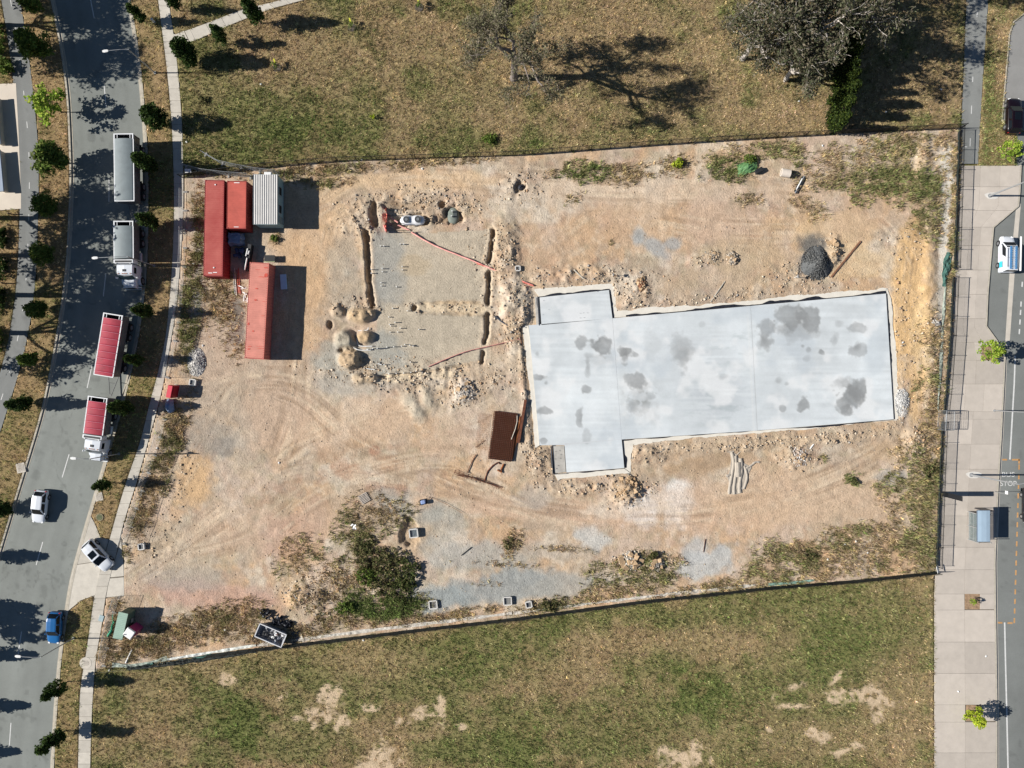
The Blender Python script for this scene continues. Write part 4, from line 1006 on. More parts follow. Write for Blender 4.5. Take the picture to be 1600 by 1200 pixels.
# ragged membranes turned up along the formwork; east runs stand in for edge shadow
def membrane_shadow(a, b_, w0, w1, seed, z=0.085):
    n = int(math.hypot(b_[0] - a[0], b_[1] - a[1]) / 4); mb = MB(); rings = []
    dx, dy = b_[0] - a[0], b_[1] - a[1]; l = math.hypot(dx, dy); nx, ny = dy / l, -dx / l
    for k in range(n + 1):
        t = k / n; x = a[0] + dx * t; y = a[1] + dy * t
        q = float(fbm(np.array(x), np.array(y), 30, 80 + seed, 3)); w = w0 + (w1 - w0) * max(0.0, (q - 0.42) * 3.2)
        zz = z + R(-0.02, 0.03)
        rings.append([loc(x, y, ZS - 0.05), loc(x + nx * w * .5, y + ny * w * .5, zz + 0.03), loc(x + nx * w, y + ny * w, zz)])
    mb.loft(rings, closed=False, caps=False)
    mb.build("membrane_edge", M_PLASTIC, slab)
membrane_shadow((843, 464.6), (951, 453.1), 1.0, 4.5, 1); membrane_shadow((951.4, 453.4), (957, 496.6), 1.6, 2.4, 2)
membrane_shadow((978, 495), (1383, 458.6), 1.0, 5, 3); membrane_shadow((1383.4, 459), (1395.4, 655), 1.6, 3.2, 4)
membrane_shadow((1395, 655.3), (1250, 667.3), 0.9, 3.6, 5); membrane_shadow((1250, 667.3), (972, 687), 0.5, 1.8, 6); membrane_shadow((972, 687), (975.3, 731), 1.2, 7, 7)
membrane_shadow((975, 731.4), (885, 738.4), 0.8, 4, 8); membrane_shadow((866, 740.5), (862, 697), 2.0, 6, 9); membrane_shadow((842.6, 508), (840.6, 465), 1, 3, 10)
# sheet metal formwork leaning on the recess
fm = MB(); fm.box(loc(862.2, 718, 0.14), (0.05, 3.7, 0.3), rz=0.07); fm.box(loc(875, 740.4, 0.12), (1.6, 0.05, 0.26), rz=0.06); fm.box(loc(840.8, 486, 0.16), (0.05, 3.8, 0.28), rz=0.05)
fm.build("edge_formwork", M("grey_steel", (0.2, 0.21, 0.23), 0.5, 0.2, 3, metal=0.4), slab)

# ------------------------------------------------------------------ fences
def fence_bays(pts, step):
    """equally spaced ground points along a polyline given in photo pixels"""
    L = [0]
    for a, c in zip(pts, pts[1:]): L.append(L[-1] + math.hypot(c[0] - a[0], c[1] - a[1]))
    n = max(1, round(L[-1] / step))
    return [(float(np.interp(L[-1] * i / n, L, [p[0] for p in pts])), float(np.interp(L[-1] * i / n, L, [p[1] for p in pts]))) for i in range(n + 1)]
def wall_ang(a, c):
    d = P(*c) - P(*a); return math.atan2(d.y, d.x), d.length
def cloth_mesh(l, h, seed, m, hang=0.0, nx=10, nz=4, gap=0.03, sag=0.05):
    mb = MB(); vs = []; fs = []
    for i in range(nx + 1):
        for k in range(nz + 1):
            x = l * i / nx; z = 0.04 + (h - 0.04) * k / nz - sag * math.sin(math.pi * i / nx) * (k / nz)
            vs.append((x, gap + 0.06 * (float(vnoise(np.array(x * 1.7 + seed), np.array(z * 2.1), seed)) - 0.5), z))
    for i in range(nx):
        for k in range(nz):
            a = i * (nz + 1) + k; fs.append((a, a + nz + 1, a + nz + 2, a + 1))
    mb.add(vs, fs); return mb.mesh("shade_cloth", m)
def picket_fence(name, label, pts, step, h, col_m, gap=0.12, group=None, cloth=0):
    q = fence_bays(pts, step); root = thing(name, label, "fence", P(*q[0]), group=group)
    base = Vector(root.location)
    post = MB(); post.box((0, 0, h / 2 - 0.1), (0.07, 0.07, h + 0.3)); post.box((0, 0, h + 0.06), (0.085, 0.085, 0.03)); pm = post.mesh("post", col_m)
    ln = wall_ang(q[0], q[1])[1]
    pk = MB(); x = gap
    while x < ln - 0.05:
        pk.box((x, 0, h / 2 + 0.03), (0.026, 0.026, h - 0.06)); x += gap
    pkm = pk.mesh("picket_infill", col_m)
    rl = MB(); rl.box((ln / 2, 0, 0), (ln - 0.06, 0.05, 0.045)); rm = rl.mesh("rail", col_m)
    for i, a in enumerate(q):
        za = Vector((0, 0, 0))
        inst("post", pm, root, P(*a) - base)
        if i < len(q) - 1:
            an, l2 = wall_ang(a, q[i + 1]); s = (l2 / ln, 1, 1)
            for z in (0.2, h - 0.04):
                inst("rail", rm, root, P(*a) - base + Vector((0, 0, z)), an, s)
            o = inst("picket_infill", pkm, root, P(*a) - base, an, s); o['kind'] = 'stuff'
    if cloth:
        cl = cloth_mesh(ln, cloth, 3, M_DCLOTH, gap=-.05, sag=.04)
        for i, a in enumerate(q[:-1]):
            an, l2 = wall_ang(a, q[i + 1]); inst('shade_cloth', cl, root, P(*a) - base, an, (l2 / ln, 1, 1))
    return root
picket_fence("metal_fence", "long black picket fence along the grassy north edge of the site", NF, 30.5, 1.7, M_BLACKST, 0.13)
EF1 = [(1497, 203), (1494, 300), (1490, 421)]
EF2 = [(1488, 434), (1484, 520), (1477, 610), (1473, 646)]
EF3 = [(1471, 659), (1468, 720), (1465, 800), (1462, 884)]
picket_fence("metal_fence", "black picket fence beside the pavement, stretch at the cycle path and upper loading bay", EF1, 30.5, 1.5, M_BLACKST, 0.12, cloth=.45)
picket_fence("metal_fence", "black picket fence beside the pavement, middle stretch next to the loading bay tree", EF2, 30.5, 1.5, M_BLACKST, 0.12, cloth=.45)
picket_fence("metal_fence", "black picket fence beside the pavement, stretch behind the bus shelter", EF3, 30.5, 1.5, M_BLACKST, 0.12, cloth=.45)
# pale grey pedestrian gate panels at the middle of the east fence
def mesh_panel(mb, w, h, nx, nz, tr=0.022, wr=0.005):
    mb.tube([(0, 0, 0.1), (0, 0, h)], tr, 6); mb.tube([(w, 0, 0.1), (w, 0, h)], tr, 6); mb.tube([(0, 0, h), (w, 0, h)], tr, 6); mb.tube([(0, 0, 0.1), (w, 0, 0.1)], tr, 6)
def wire_fill(mb, w, h, nx, nz, wr=0.006):
    for i in range(1, nx): mb.box((w * i / nx, 0, h / 2 + 0.05), (wr * 2, wr * 2, h - 0.1))
    for k in range(1, nz): mb.box((w / 2, 0, 0.1 + (h - 0.1) * k / nz), (w, wr * 2, wr * 2))
gt = thing("site_gate", "pale grey framed mesh gate panels standing in the east fence", "gate", P(1468, 642))
g0 = Vector(gt.location)
for (a, c, h) in (((1466, 641), (1464, 671), 1.9), ((1466, 641), (1478, 642), 1.9), ((1478, 642), (1477, 670), 1.9), ((1464, 671), (1477, 671), 1.9)):
    an, l = wall_ang(a, c); f = MB(); mesh_panel(f, l, h, 0, 0, 0.025); fo = f.build("gate_frame", M_GALV, gt); fo.location = P(*a) - g0; fo.rotation_euler.z = an
    f = MB(); wire_fill(f, l, h, max(3, int(l / 0.16)), 10); wo = f.build("wire_infill", M_GALV, fo); wo['kind'] = 'stuff'
# dark shade cloth fence along the south edge
sfp = fence_bays(SF, 33.0)
sf = thing("cloth_fence", "dark shade cloth fence along the south edge of the site", "fence", P(*sfp[0])); s0 = Vector(sf.location)
post = MB(); post.tube([(0, 0, -0.2), (0, 0, 1.65)], 0.032, 6); pm_ = post.mesh("post", M_BLACKST)
rail = MB(); rail.tube([(0, 0, 0), (1, 0, 0)], 0.02, 5); rm_ = rail.mesh("rail", M_BLACKST)
cm_ = [cloth_mesh(2.75, 1.5, s, M_DCLOTH) for s in (3, 8, 13)]
for i, a in enumerate(sfp):
    inst("post", pm_, sf, P(*a) - s0)
    if i < len(sfp) - 1:
        an, l = wall_ang(a, sfp[i + 1])
        inst("rail", rm_, sf, P(*a) - s0 + Vector((0, 0, 1.6)), an, (l, 1, 1)); inst("rail", rm_, sf, P(*a) - s0 + Vector((0, 0, 0.12)), an, (l, 1, 1))
        if a[0] > 300: inst("shade_cloth", cm_[i % 3], sf, P(*a) - s0, an, (l / 2.75, 1, 1))
# fallen cloth and kicked-up edge beside the fences: crumpled strips lying on the ground
def crumple(name, label, cat, pts, w, m, seed, amp=0.16, group=None, lift=0.03, m2=None, thick=True):
    """a crumpled strip of sheet lying along a polyline (photo pixels), w in photo pixels"""
    ln = []
    for (x0, y0), (x1, y1) in zip(pts, pts[1:]):
        n = max(1, int(math.hypot(x1 - x0, y1 - y0) / 3)); ln += [(x0 + (x1 - x0) * k / n, y0 + (y1 - y0) * k / n) for k in range(n)]
    ln.append(pts[-1])
    o_ = P(*pts[0]); rings = []; nw = 6
    for i, (x, y) in enumerate(ln):
        xa, ya = ln[max(i - 1, 0)]; xb, yb = ln[min(i + 1, len(ln) - 1)]; l = math.hypot(xb - xa, yb - ya) or 1; nx, ny = -(yb - ya) / l, (xb - xa) / l
        ww = w * (0.55 + 0.9 * float(vnoise(np.array(i / 5.0), np.array(1.3), seed))); r = []
        for k in range(nw):
            t = k / (nw - 1) - 0.5; px, py = x + nx * ww * t, y + ny * ww * t
            p = P(px, py) - o_; z = gz(px, py) + lift + amp * float(vnoise(np.array(px / 2.6), np.array(py / 2.6), seed)) * (1 - abs(t))
            r.append((p.x, p.y, z))
        rings.append(r)
    mb = MB(); mb.loft(rings, closed=False, caps=False)
    ob = mb.build(name, m); ob.location = (o_.x, o_.y, 0)
    return tag(ob, label, cat, group)
crumple("fallen_cloth", "pale torn shade cloth strip lying at the foot of the south fence near the shed", "shade cloth", [(176, 1038), (205, 1041), (240, 1034), (262, 1028)], 6, M_PCLOTH, 3, 0.25)
crumple("fallen_cloth", "bright white torn strip along the south fence beside the skip bin", "shade cloth", [(262, 1030), (300, 1024), (350, 1016), (400, 1008)], 4, M("white_strip", (0.6, 0.62, 0.58), 0.8, 0.2, 2), 4, 0.2)
crumple("fallen_cloth", "dark green torn cloth hanging low between the shed and the skip bin", "shade cloth", [(200, 1044), (270, 1036), (340, 1026), (400, 1016)], 7, M_DCLOTH, 5, 0.4)
crumple("fallen_cloth", "small teal cloth scrap by the south fence straight below the white pipe", "shade cloth", [(228, 1037), (240, 1035)], 6, M_GCLOTH, 15, 0.3)
crumple("fallen_cloth", "small teal cloth scrap by the south fence halfway to the skip bin", "shade cloth", [(300, 1029), (318, 1026), (330, 1023)], 5, M_GCLOTH, 16, 0.3)
crumple("fallen_cloth", "pale concrete coloured strip under the south fence, central stretch", "shade cloth", [(402, 1008), (520, 992), (660, 975), (800, 958)], 4.5, M("pale_strip", (0.5, 0.47, 0.42), 0.9, 0.25, 2), 6, 0.1)
crumple("fallen_cloth", "pale strip under the south fence, eastern stretch", "shade cloth", [(802, 958), (920, 943), (1020, 931), (1180, 914)], 4, M("pale_strip"), 7, 0.1)
crumple("fallen_cloth", "turquoise crumpled cloth at the south fence near the east corner", "shade cloth", [(1200, 913), (1240, 910), (1272, 906)], 5, M("turquoise_cloth", (0.20, 0.33, 0.28), 0.9, 0.35, 2), 8, 0.3)
crumple("fallen_cloth", "green cloth bunched inside the east fence beside the white strip", "shade cloth", [(1482, 395), (1478, 415), (1475, 432), (1474, 448)], 9, M_GCLOTH, 10, 0.5)
crumple("fallen_cloth", "pale green cloth edge inside the east fence opposite the loading bay tree", "shade cloth", [(1477, 440), (1474, 480), (1471, 540), (1468, 600)], 4, M_PCLOTH, 11, 0.2)
crumple("fallen_cloth", "thin pale cloth inside the east fence beside the grey gate", "shade cloth", [(1467, 602), (1466, 620), (1465, 640)], 3.5, M_PCLOTH, 12, 0.3)
crumple("fallen_cloth", "loose pale grey sheet at the east fence south of the green cloth", "sheet", [(1455, 501), (1460, 505), (1468, 505)], 9, M("loose_sheet", (0.5, 0.48, 0.45), 0.8, 0.2, 2), 13, 0.3)

# temporary mesh fences near the street
def temp_fence(label, pts, step=29, h=1.9):
    q = fence_bays(pts, step); root = thing("mesh_fence", label, "fence", P(*q[0])); r0 = Vector(root.location)
    fr = MB(); mesh_panel(fr, 2.3, h, 0, 0, 0.02); frm = fr.mesh("panel_frame", M_GALV)
    wi = MB(); wire_fill(wi, 2.3, h, 16, 8, 0.004); wim = wi.mesh("wire_infill", M_GALV)
    ft = MB(); ft.bbox((0, 0, 0.06), (0.24, 0.6, 0.14), 0.03); ftm = ft.mesh("foot_block", M("foot_block_concrete", (0.3, 0.29, 0.27), 0.9, 0.2, 4))
    for i, a in enumerate(q[:-1]):
        an, l = wall_ang(a, q[i + 1]); p = P(*a) - r0; s = (l / 2.3, 1, 1)
        f = inst("panel_frame", frm, root, p, an, s); w_ = inst("wire_infill", wim, f); w_['kind'] = 'stuff'
        inst("foot_block", ftm, root, p + Vector((0, 0, gz(*a))), an)
    inst("foot_block", ftm, root, P(*q[-1]) - r0 + Vector((0, 0, gz(*q[-1]))), an)
    return root
temp_fence("temporary wire mesh fence between the footpath and the containers", [(290, 300), (290, 380), (287, 440), (281, 500), (269, 560), (262, 590)])
temp_fence("temporary wire mesh fence running from the red cabinet down to the gate", [(258, 655), (250, 690), (226, 760), (206, 820), (195, 850)])
temp_fence("temporary wire mesh fence across the corner behind the red containers", [(322, 242), (350, 258), (400, 268), (436, 272)])
temp_fence("temporary wire mesh fence returning from the footpath to the north fence", [(291, 262), (306, 268), (350, 274), (392, 277)], 30)
temp_fence("temporary wire mesh fence by the green shed next to the footpath", [(188, 930), (178, 960), (170, 1000), (163, 1040)], 30)
# ------------------------------------------------------------------ shipping containers and site office
M_CRED = M("container_red", alb(192, 82, 76), 0.8, 0.18, 0.5, col2=alb(196, 104, 94), bump=0.08, bscale=20)
M_CRED2 = M("container_orange_red", alb(200, 96, 82), 0.8, 0.18, 0.7, bump=0.08, bscale=20)
M_CSAL = M("container_faded_salmon", alb(222, 146, 130), 0.85, 0.14, 0.8, bump=0.08, bscale=20)
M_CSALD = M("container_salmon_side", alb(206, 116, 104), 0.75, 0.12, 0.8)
M_CPATCH = M("fresh_red_primer", alb(214, 84, 66), 0.6, 0.15, 2)
def container(label, px, py, rz, L, roof_m, side_m, roof_ridges, seed, patches=False, h=2.59):
    root = thing("shipping_container", label, "shipping container", P(px, py, 1e-6 + h) * 0 + Vector((P(px, py, h).x, P(px, py, h).y, 0)), rz)
    w = 2.44; rr = random.Random(seed)
    fr = MB()
    for sx in (-1, 1):
        for sy in (-1, 1): fr.box((sx * (w / 2 - 0.06), sy * (L / 2 - 0.06), h / 2), (0.12, 0.12, h - 0.02))
        fr.box((sx * (w / 2 - 0.03), 0, h - 0.055), (0.06, L - 0.24, 0.1)); fr.box((sx * (w / 2 - 0.05), 0, 0.13), (0.1, L - 0.24, 0.16))
    for sy in (-1, 1):
        fr.box((0, sy * (L / 2 - 0.05), h - 0.07), (w - 0.24, 0.1, 0.12)); fr.box((0, sy * (L / 2 - 0.06), 0.13), (w - 0.24, 0.1, 0.16))
    fr.build("frame", side_m, root)
    cs = MB()
    cs.box((0, 0, 0), (0.17, 0.17, 0.12)); cme = cs.mesh("corner_casting", side_m)
    for sx in (-1, 1):
        for sy in (-1, 1): inst("corner_casting", cme, root, (sx * (w / 2 - 0.08), sy * (L / 2 - 0.08), h - 0.04))
    # roof: shallow pressed corrugations across the box
    rf = MB(); rings = []; n = int((L - 0.24) / 0.14); ph = 0
    for i in range(n + 1):
        y = -L / 2 + 0.12 + (L - 0.24) * i / n; z = h - 0.035 + (0.034 if (i // 1) % 2 == 0 else 0.0) * (1 if roof_ridges else 0.35)
        dent = -0.02 * rr.random()
        rings.append([(-w / 2 + 0.06, y, h - 0.03), (-w / 2 + 0.2, y, z), (-0.4, y, z + dent), (0.4, y, z + dent), (w / 2 - 0.2, y, z), (w / 2 - 0.06, y, h - 0.03)])
    rf.loft(rings, closed=False, caps=False); rf.build("roof", roof_m, root)
    for sx in (-1, 1):
        sw = MB(); rings = []; x0 = sx * (w / 2 - 0.03); n = int((L - 0.24) / 0.09)
        for i in range(n + 1):
            k = i % 4; x = x0 - sx * (0.036 if k in (1, 2) else 0)
            y = -L / 2 + 0.12 + (L - 0.24) * i / n
            rings.append([(x, y, 0.2), (x, y, h - 0.1)])
        sw.loft(rings, closed=False, caps=False); so_ = sw.build("side_wall", side_m, root)
    ew = MB(); rings = []
    for i in range(25):
        k = i % 4; y = L / 2 - 0.03 - (0.036 if k in (1, 2) else 0); x = -w / 2 + 0.12 + (w - 0.24) * i / 24
        rings.append([(x, y, 0.2), (x, y, h - 0.12)])
    ew.loft(rings, closed=False, caps=False); ew.build("end_wall", side_m, root)
    for sx in (-1, 1):
        d = MB(); d.box((sx * 0.55, -L / 2 + 0.05, h / 2), (1.08, 0.05, h - 0.4)); do = d.build("door", side_m, root)
        lb = MB()
        for q in (0.25, 0.8): lb.tube([(sx * q, -L / 2 - 0.005, 0.15), (sx * q, -L / 2 - 0.005, h - 0.12)], 0.02, 6)
        lb.build("locking_bar", M_GALV, do)
    if patches:
        for (x, y, sx_, sy_) in [(0.75, 4.9, .35, .22), (0.65, 4.55, .5, .1), (0.35, 2.6, .3, .18), (0.95, 1.7, .22, .4), (0.25, -1.35, .45, .2), (0.2, -2.8, .4, .14), (-0.9, -4.55, .5, .5), (-0.4, -4.3, 1.1, .1), (-0.85, -5.5, .6, .16), (0.2, -5.2, .7, .07), (-0.75, 4.75, .9, .06), (-0.6, 4.5, 1.1, .05), (-0.8, 0.6, .5, .05), (-0.85, -1.2, .5, .05)]:
            p = MB(); nseg = 9; poly = []
            for i in range(nseg):
                a = 2 * math.pi * i / nseg; poly.append((x + math.cos(a) * sx_ / 2 * R(.7, 1.2), y + math.sin(a) * sy_ / 2 * R(.7, 1.2)))
            p.sheet(poly, h + 0.002); p.build("primer_patch", M_CPATCH, root)
    return root
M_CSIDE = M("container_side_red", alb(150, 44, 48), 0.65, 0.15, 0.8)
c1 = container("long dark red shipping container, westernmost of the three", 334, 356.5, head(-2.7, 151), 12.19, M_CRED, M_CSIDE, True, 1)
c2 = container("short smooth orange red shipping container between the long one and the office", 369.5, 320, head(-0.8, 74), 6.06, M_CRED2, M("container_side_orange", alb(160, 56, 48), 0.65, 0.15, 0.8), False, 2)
c3 = container("long faded salmon pink shipping container with red primer patches", 401.3, 485.5, head(-8.3, 149), 12.19, M_CSAL, M_CSALD, True, 3, True)
mk = MB()
for (x, y) in [(-0.25, 5.6), (0.35, 5.68)]: mk.box((x, y, 2.58), (0.5, 0.1, 0.012))
mk.build("white_marking", M_PVC, c1)
mk = MB(); mk.box((0, -2.8, 2.58), (0.7, 0.09, 0.012)); mk.box((0.0, 2.8, 2.58), (0.6, 0.08, 0.012))
mk.build("white_marking", M_PVC, c2)
for ob, (x, y) in ((c1, (-0.1, 5.0)), (c1, (-0.1, -5.5))):
    v = MB(); v.cyl((x, y, 2.6), 0.09, 0.1, 10); v.build("vent_cap", M_PVC, ob)

def office():
    h = 2.85; w, L = 3.05, 6.25
    p = P(414.5, 311.5, h); root = thing("site_office", "pale grey portable site office with a ribbed metal roof", "site office", (p.x, p.y, 0), head(-0.2, 78))
    M_OW = M("office_wall", alb(150, 180, 184), 0.6, 0.08, 1.0)
    b = MB(); b.box((0, 0, h / 2 + 0.05), (w - 0.1, L - 0.1, h - 0.3)); b.build("walls", M_OW, root)
    b = MB(); rings = []; n = 44
    for i in range(n + 1):
        x = -w / 2 + w * i / n; k = i % 4; z = h - 0.02 + (0.05 if k in (0, 1) else 0)
        rings.append([(x, -L / 2, z - 0.05), (x, -L / 2, z), (x, L / 2, z), (x, L / 2, z - 0.05)])
    b.loft(rings, closed=False, caps=False); b.build("roof", M("office_roof", alb(206, 204, 200), 0.5, 0.06, 1.0), root)
    b = MB()
    for sx in (-1, 1): b.box((sx * (w / 2 + 0.01), 0, h - 0.1), (0.05, L, 0.14))
    for sy in (-1, 1): b.box((0, sy * (L / 2 + 0.02), h - 0.1), (w, 0.05, 0.14))
    b.build("roof_trim", M("office_trim", alb(150, 168, 172), 0.5, 0.1, 1), root)
    b = MB()
    for sx in (-1, 1):
        for sy in (-0.8, 0, 0.8): b.box((sx * 1.2, sy * L / 2, 0.08), (0.3, 0.3, 0.2))
    b.build("pier", M_DARK, root)
    # rz turns +Y to the camera's bottom, so the east wall is at local -x
    for y in (1.6, -0.9 + 0.2):
        b = MB(); b.box((-w / 2 + 0.02, 1.9 - y - 1.7 + 0.1, 1.7), (0.08, 1.1, 1.0)); wo = b.build("window", M_GALV, root)
        b = MB(); b.box((-w / 2 - 0.022, 1.9 - y - 1.7 + 0.1, 1.7), (0.02, 0.95, 0.86)); b.build("pane", M_GLASS, wo)
    b = MB(); b.box((-w / 2 + 0.02, 2.3, 1.2), (0.08, 0.85, 2.0)); b.build("door", M("office_door", alb(120, 140, 145), 0.6, 0.1, 1), root)
    b = MB(); b.bbox((-0.3, -L / 2 - 0.16, 2.6), (0.9, 0.38, 0.55), 0.04); b.build("air_conditioner", M_PVC, root)
    return root
office()

# ------------------------------------------------------------------ vehicles
def wheel(parent, x, y, r, w, rim=M_RIM, dual=False):
    t = MB(); n = 20; rings = []
    ww = w
    for (dx, rr) in ((-ww / 2, r * 0.62), (-ww / 2, r * 0.93), (-ww * 0.36, r), (ww * 0.36, r), (ww / 2, r * 0.93), (ww / 2, r * 0.62)):
        rings.append([(dx, rr * math.cos(2 * math.pi * k / n), rr * math.sin(2 * math.pi * k / n)) for k in range(n)])
    t.loft(rings)
    o = bpy.data.objects.new("wheel", None); link(o, parent); o.location = (x, y, r)
    t.build("tyre", M_TYRE, o, smooth=False)
    rm = MB(); s = 1 if x > 0 else -1
    rm.cyl((s * ww * 0.44, 0, 0), r * 0.6, ww * 0.2, 18, 'X'); rm.cyl((s * ww * 0.52, 0, 0), r * 0.16, ww * 0.2, 10, 'X')
    for k in range(5):
        a = 2 * math.pi * k / 5; rm.box((s * ww * 0.55, math.cos(a) * r * 0.36, math.sin(a) * r * 0.36), (0.02, r * 0.12, r * 0.12), rx=a)
    rm.build("rim", rim, o)
    return o
WHEELS = {}
def put_wheel(parent, x, y, r, w):
    k = (round(r, 3), round(w, 3), x > 0)
    if k not in WHEELS:
        WHEELS[k] = wheel(parent, x, y, r, w)
    else:
        c = copy_tree(WHEELS[k], parent); c.location = (x, y, r)

def car(name, label, px, py, rz, paint, L=4.3, Wd=1.78, Ht=1.48, kind='hatch', group="cars in view", cat="car", roof_m=None):
    """+Y is the front.  Body is lofted from cross-sections; glass, lamps and wheels are parts."""
    p = P(px, py); root = thing(name, label, cat, (p.x, p.y, 0.0), rz, group)
    hl = L / 2; hw = Wd / 2
    zb = 0.24
    van = kind == 'van'
    # station: y (fraction of half length), half width factor, belt height
    if van:
        st = [(-1.0, .86, .95), (-.97, .96, 1.0), (-.6, 1, 1.05), (0, 1, 1.05), (.45, 1, 1.02), (.68, .97, .96), (.86, .9, .84), (.96, .8, .7), (1.0, .66, .56)]
    elif kind == 'suv':
        st = [(-1.0, .8, .82), (-.96, .93, .95), (-.7, 1, 1.0), (0, 1, .98), (.4, 1, .96), (.62, .98, .92), (.84, .93, .84), (.95, .82, .72), (1.0, .62, .55)]
    else:
        st = [(-1.0, .76, .74), (-.95, .9, .86), (-.7, .98, .92), (0, 1, .9), (.35, 1, .88), (.55, .98, .85), (.78, .93, .78), (.93, .82, .68), (1.0, .6, .52)]
    rings = []
    for (fy, fw, zt) in st:
        y = fy * hl; w = hw * fw
        rings.append([(-w * .92, y, zb), (-w, y, zb + 0.18), (-w, y, zt * .78), (-w * .965, y, zt * .93), (-w * .88, y, zt), (-w * .5, y, zt + .03), (0, y, zt + .045),
                      (w * .5, y, zt + .03), (w * .88, y, zt), (w * .965, y, zt * .93), (w, y, zt * .78), (w, y, zb + 0.18), (w * .92, y, zb)])
    b = MB(); b.loft(rings); b.build("body", paint, root, smooth=True)
    # greenhouse
    if van: gs = [(-.98, .985), (-.93, -.90), (.36, .30), (.66, .66)]; y_rb, y_rt, y_ft, y_fb = -.97, -.93, .30, .66
    elif kind == 'suv': y_rb, y_rt, y_ft, y_fb = -.95, -.80, .14, .50
    else: y_rb, y_rt, y_ft, y_fb = -.93, -.70, .10, .46
    zr = Ht; bw = hw * .9; tw = hw * (.86 if van else .72)
    def belt(fy):
        return float(np.interp(fy, [s[0] for s in st], [s[2] for s in st])) + 0.0
    zf, zk = belt(y_fb), belt(y_rb)
    def gx_(t, z0, z1): return bw + (tw - bw) * t
    A = dict(rbl=(-bw * .93, y_rb * hl, zk), rbr=(bw * .93, y_rb * hl, zk), rtl=(-tw * .92, y_rt * hl, zr - .05), rtr=(tw * .92, y_rt * hl, zr - .05),
             ftl=(-tw * .95, y_ft * hl, zr - .03), ftr=(tw * .95, y_ft * hl, zr - .03), fbl=(-bw * .92, y_fb * hl, zf), fbr=(bw * .92, y_fb * hl, zf))
    # pillars and roof skin: a solid tapered cabin in paint, glass set a little proud
    n = 7; cab = MB(); rings = []
    for (yb_, yt_, zb2) in ((y_rb, y_rt, zk), (y_rb * .6, y_rt * .72, belt(y_rb * .6)), (-.1, -.15, belt(-.1)), (y_fb * .75, y_ft * .85, belt(y_fb * .75)), (y_fb, y_ft, zf)):
        e = 0.93 if yb_ in (y_rb, y_fb) else 1.0
        zt_ = zr - (.05 if yt_ in (y_rt,) else .02)
        rings.append([(-bw * e, yb_ * hl, zb2 - .04), (-(bw * .35 + tw * .65) * e, (yb_ * .35 + yt_ * .65) * hl, zb2 + (zt_ - zb2) * .68), (-tw * e, yt_ * hl, zt_ - .03), (-tw * .8 * e, yt_ * hl, zt_), (0, yt_ * hl, zt_ + .03), (tw * .8 * e, yt_ * hl, zt_), (tw * e, yt_ * hl, zt_ - .03), ((bw * .35 + tw * .65) * e, (yb_ * .35 + yt_ * .65) * hl, zb2 + (zt_ - zb2) * .68), (bw * e, yb_ * hl, zb2 - .04)])
    cab.loft(rings); cab.build("cabin", roof_m or paint, root, smooth=False)
    def quad(name, a, b_, c_, d, m, lift=0.012, inset=0.08):
        a, b_, c_, d = map(Vector, (a, b_, c_, d)); ctr = (a + b_ + c_ + d) / 4
        nn = (b_ - a).cross(d - a).normalized()
        if nn.dot(ctr - Vector((0, ctr.y * .3, .6))) < 0: nn = -nn
        vs = [v + (ctr - v) * inset + nn * lift for v in (a, b_, c_, d)]
        vb = [v - nn * 0.03 for v in vs]
        mb = MB(); mb.add(vs + vb, [(0, 1, 2, 3), (7, 6, 5, 4), (0, 4, 5, 1), (1, 5, 6, 2), (2, 6, 7, 3), (3, 7, 4, 0)])
        return mb.build(name, m, root)
    quad("windscreen", A['fbl'], A['fbr'], A['ftr'], A['ftl'], M_GLASS, .02, .07)
    quad("rear_window", A['rbr'], A['rbl'], A['rtl'], A['rtr'], M_GLASS, .02, .12)
    for s in (-1, 1):
        k = 0.93
        segs = ((.02, .46), (.5, .97)) if not van else ((.55, .98),)
        for (t0, t1) in segs:
            def pt(t, top):
                yb_ = y_rb + (y_fb - y_rb) * t; yt_ = y_rt + (y_ft - y_rt) * t
                if top: return (s * tw * 1.0, yt_ * hl, zr - .1)
                return (s * bw * 1.0, yb_ * hl, belt(yb_) + .02)
            quad("side_window", pt(t0, 0), pt(t1, 0), pt(t1, 1), pt(t0, 1), M_GLASS, .03, .1)
    for s in (-1, 1):
        hb = MB(); hb.bbox((s * hw * .66, hl * .93, .66 if not van else .72), (hw * .34, .22, .14), .03, rz=-s * .35); hb.build("headlight", M_LAMPW, root)
        tb = MB(); tb.bbox((s * hw * .78, -hl * .965, .8), (hw * .2, .12, .2), .03); tb.build("tail_light", M_REDL, root)
        mb_ = MB(); mb_.bbox((s * (hw + .08), y_fb * hl * .78, .98), (.2, .12, .14), .03); mb_.build("mirror", paint, root)
    gr = MB(); gr.box((0, hl * .985, .42), (Wd * .5, .08, .16)); gr.box((0, -hl * .985, .42), (Wd * .6, .08, .12)); gr.build("bumper_grille", M_DARK, root)
    wr = .31 if kind == 'hatch' else .35
    for s in (-1, 1):
        for y in (hl * .62, -hl * .6): put_wheel(root, s * (hw - .09), y, wr, .22)
    wa = MB()
    for s in (-1, 1):
        for y in (hl * .62, -hl * .6): wa.cyl((s * (hw - .06), y, wr), wr * 1.16, .135, 20, 'X')
    wa.build("wheel_arch", M_DARK, root)
    return root
CG = "cars in view"
car("parked_car", "white hatchback driving down the asphalt street in full sun", 67.2, 790.3, head(-6, 53), M_WPAINT, 4.25, 1.76, 1.5)
cs = car("parked_car", "white car with dark glass sunroof parked across the driveway", 157.5, 866, head(36.5, 40), M_WPAINT, 4.5, 1.82, 1.58, 'suv')
b = MB(); b.bbox((0, -.35, 1.598), (.92, .85, .03), .01); b.build("sunroof", M_GLASS, cs)
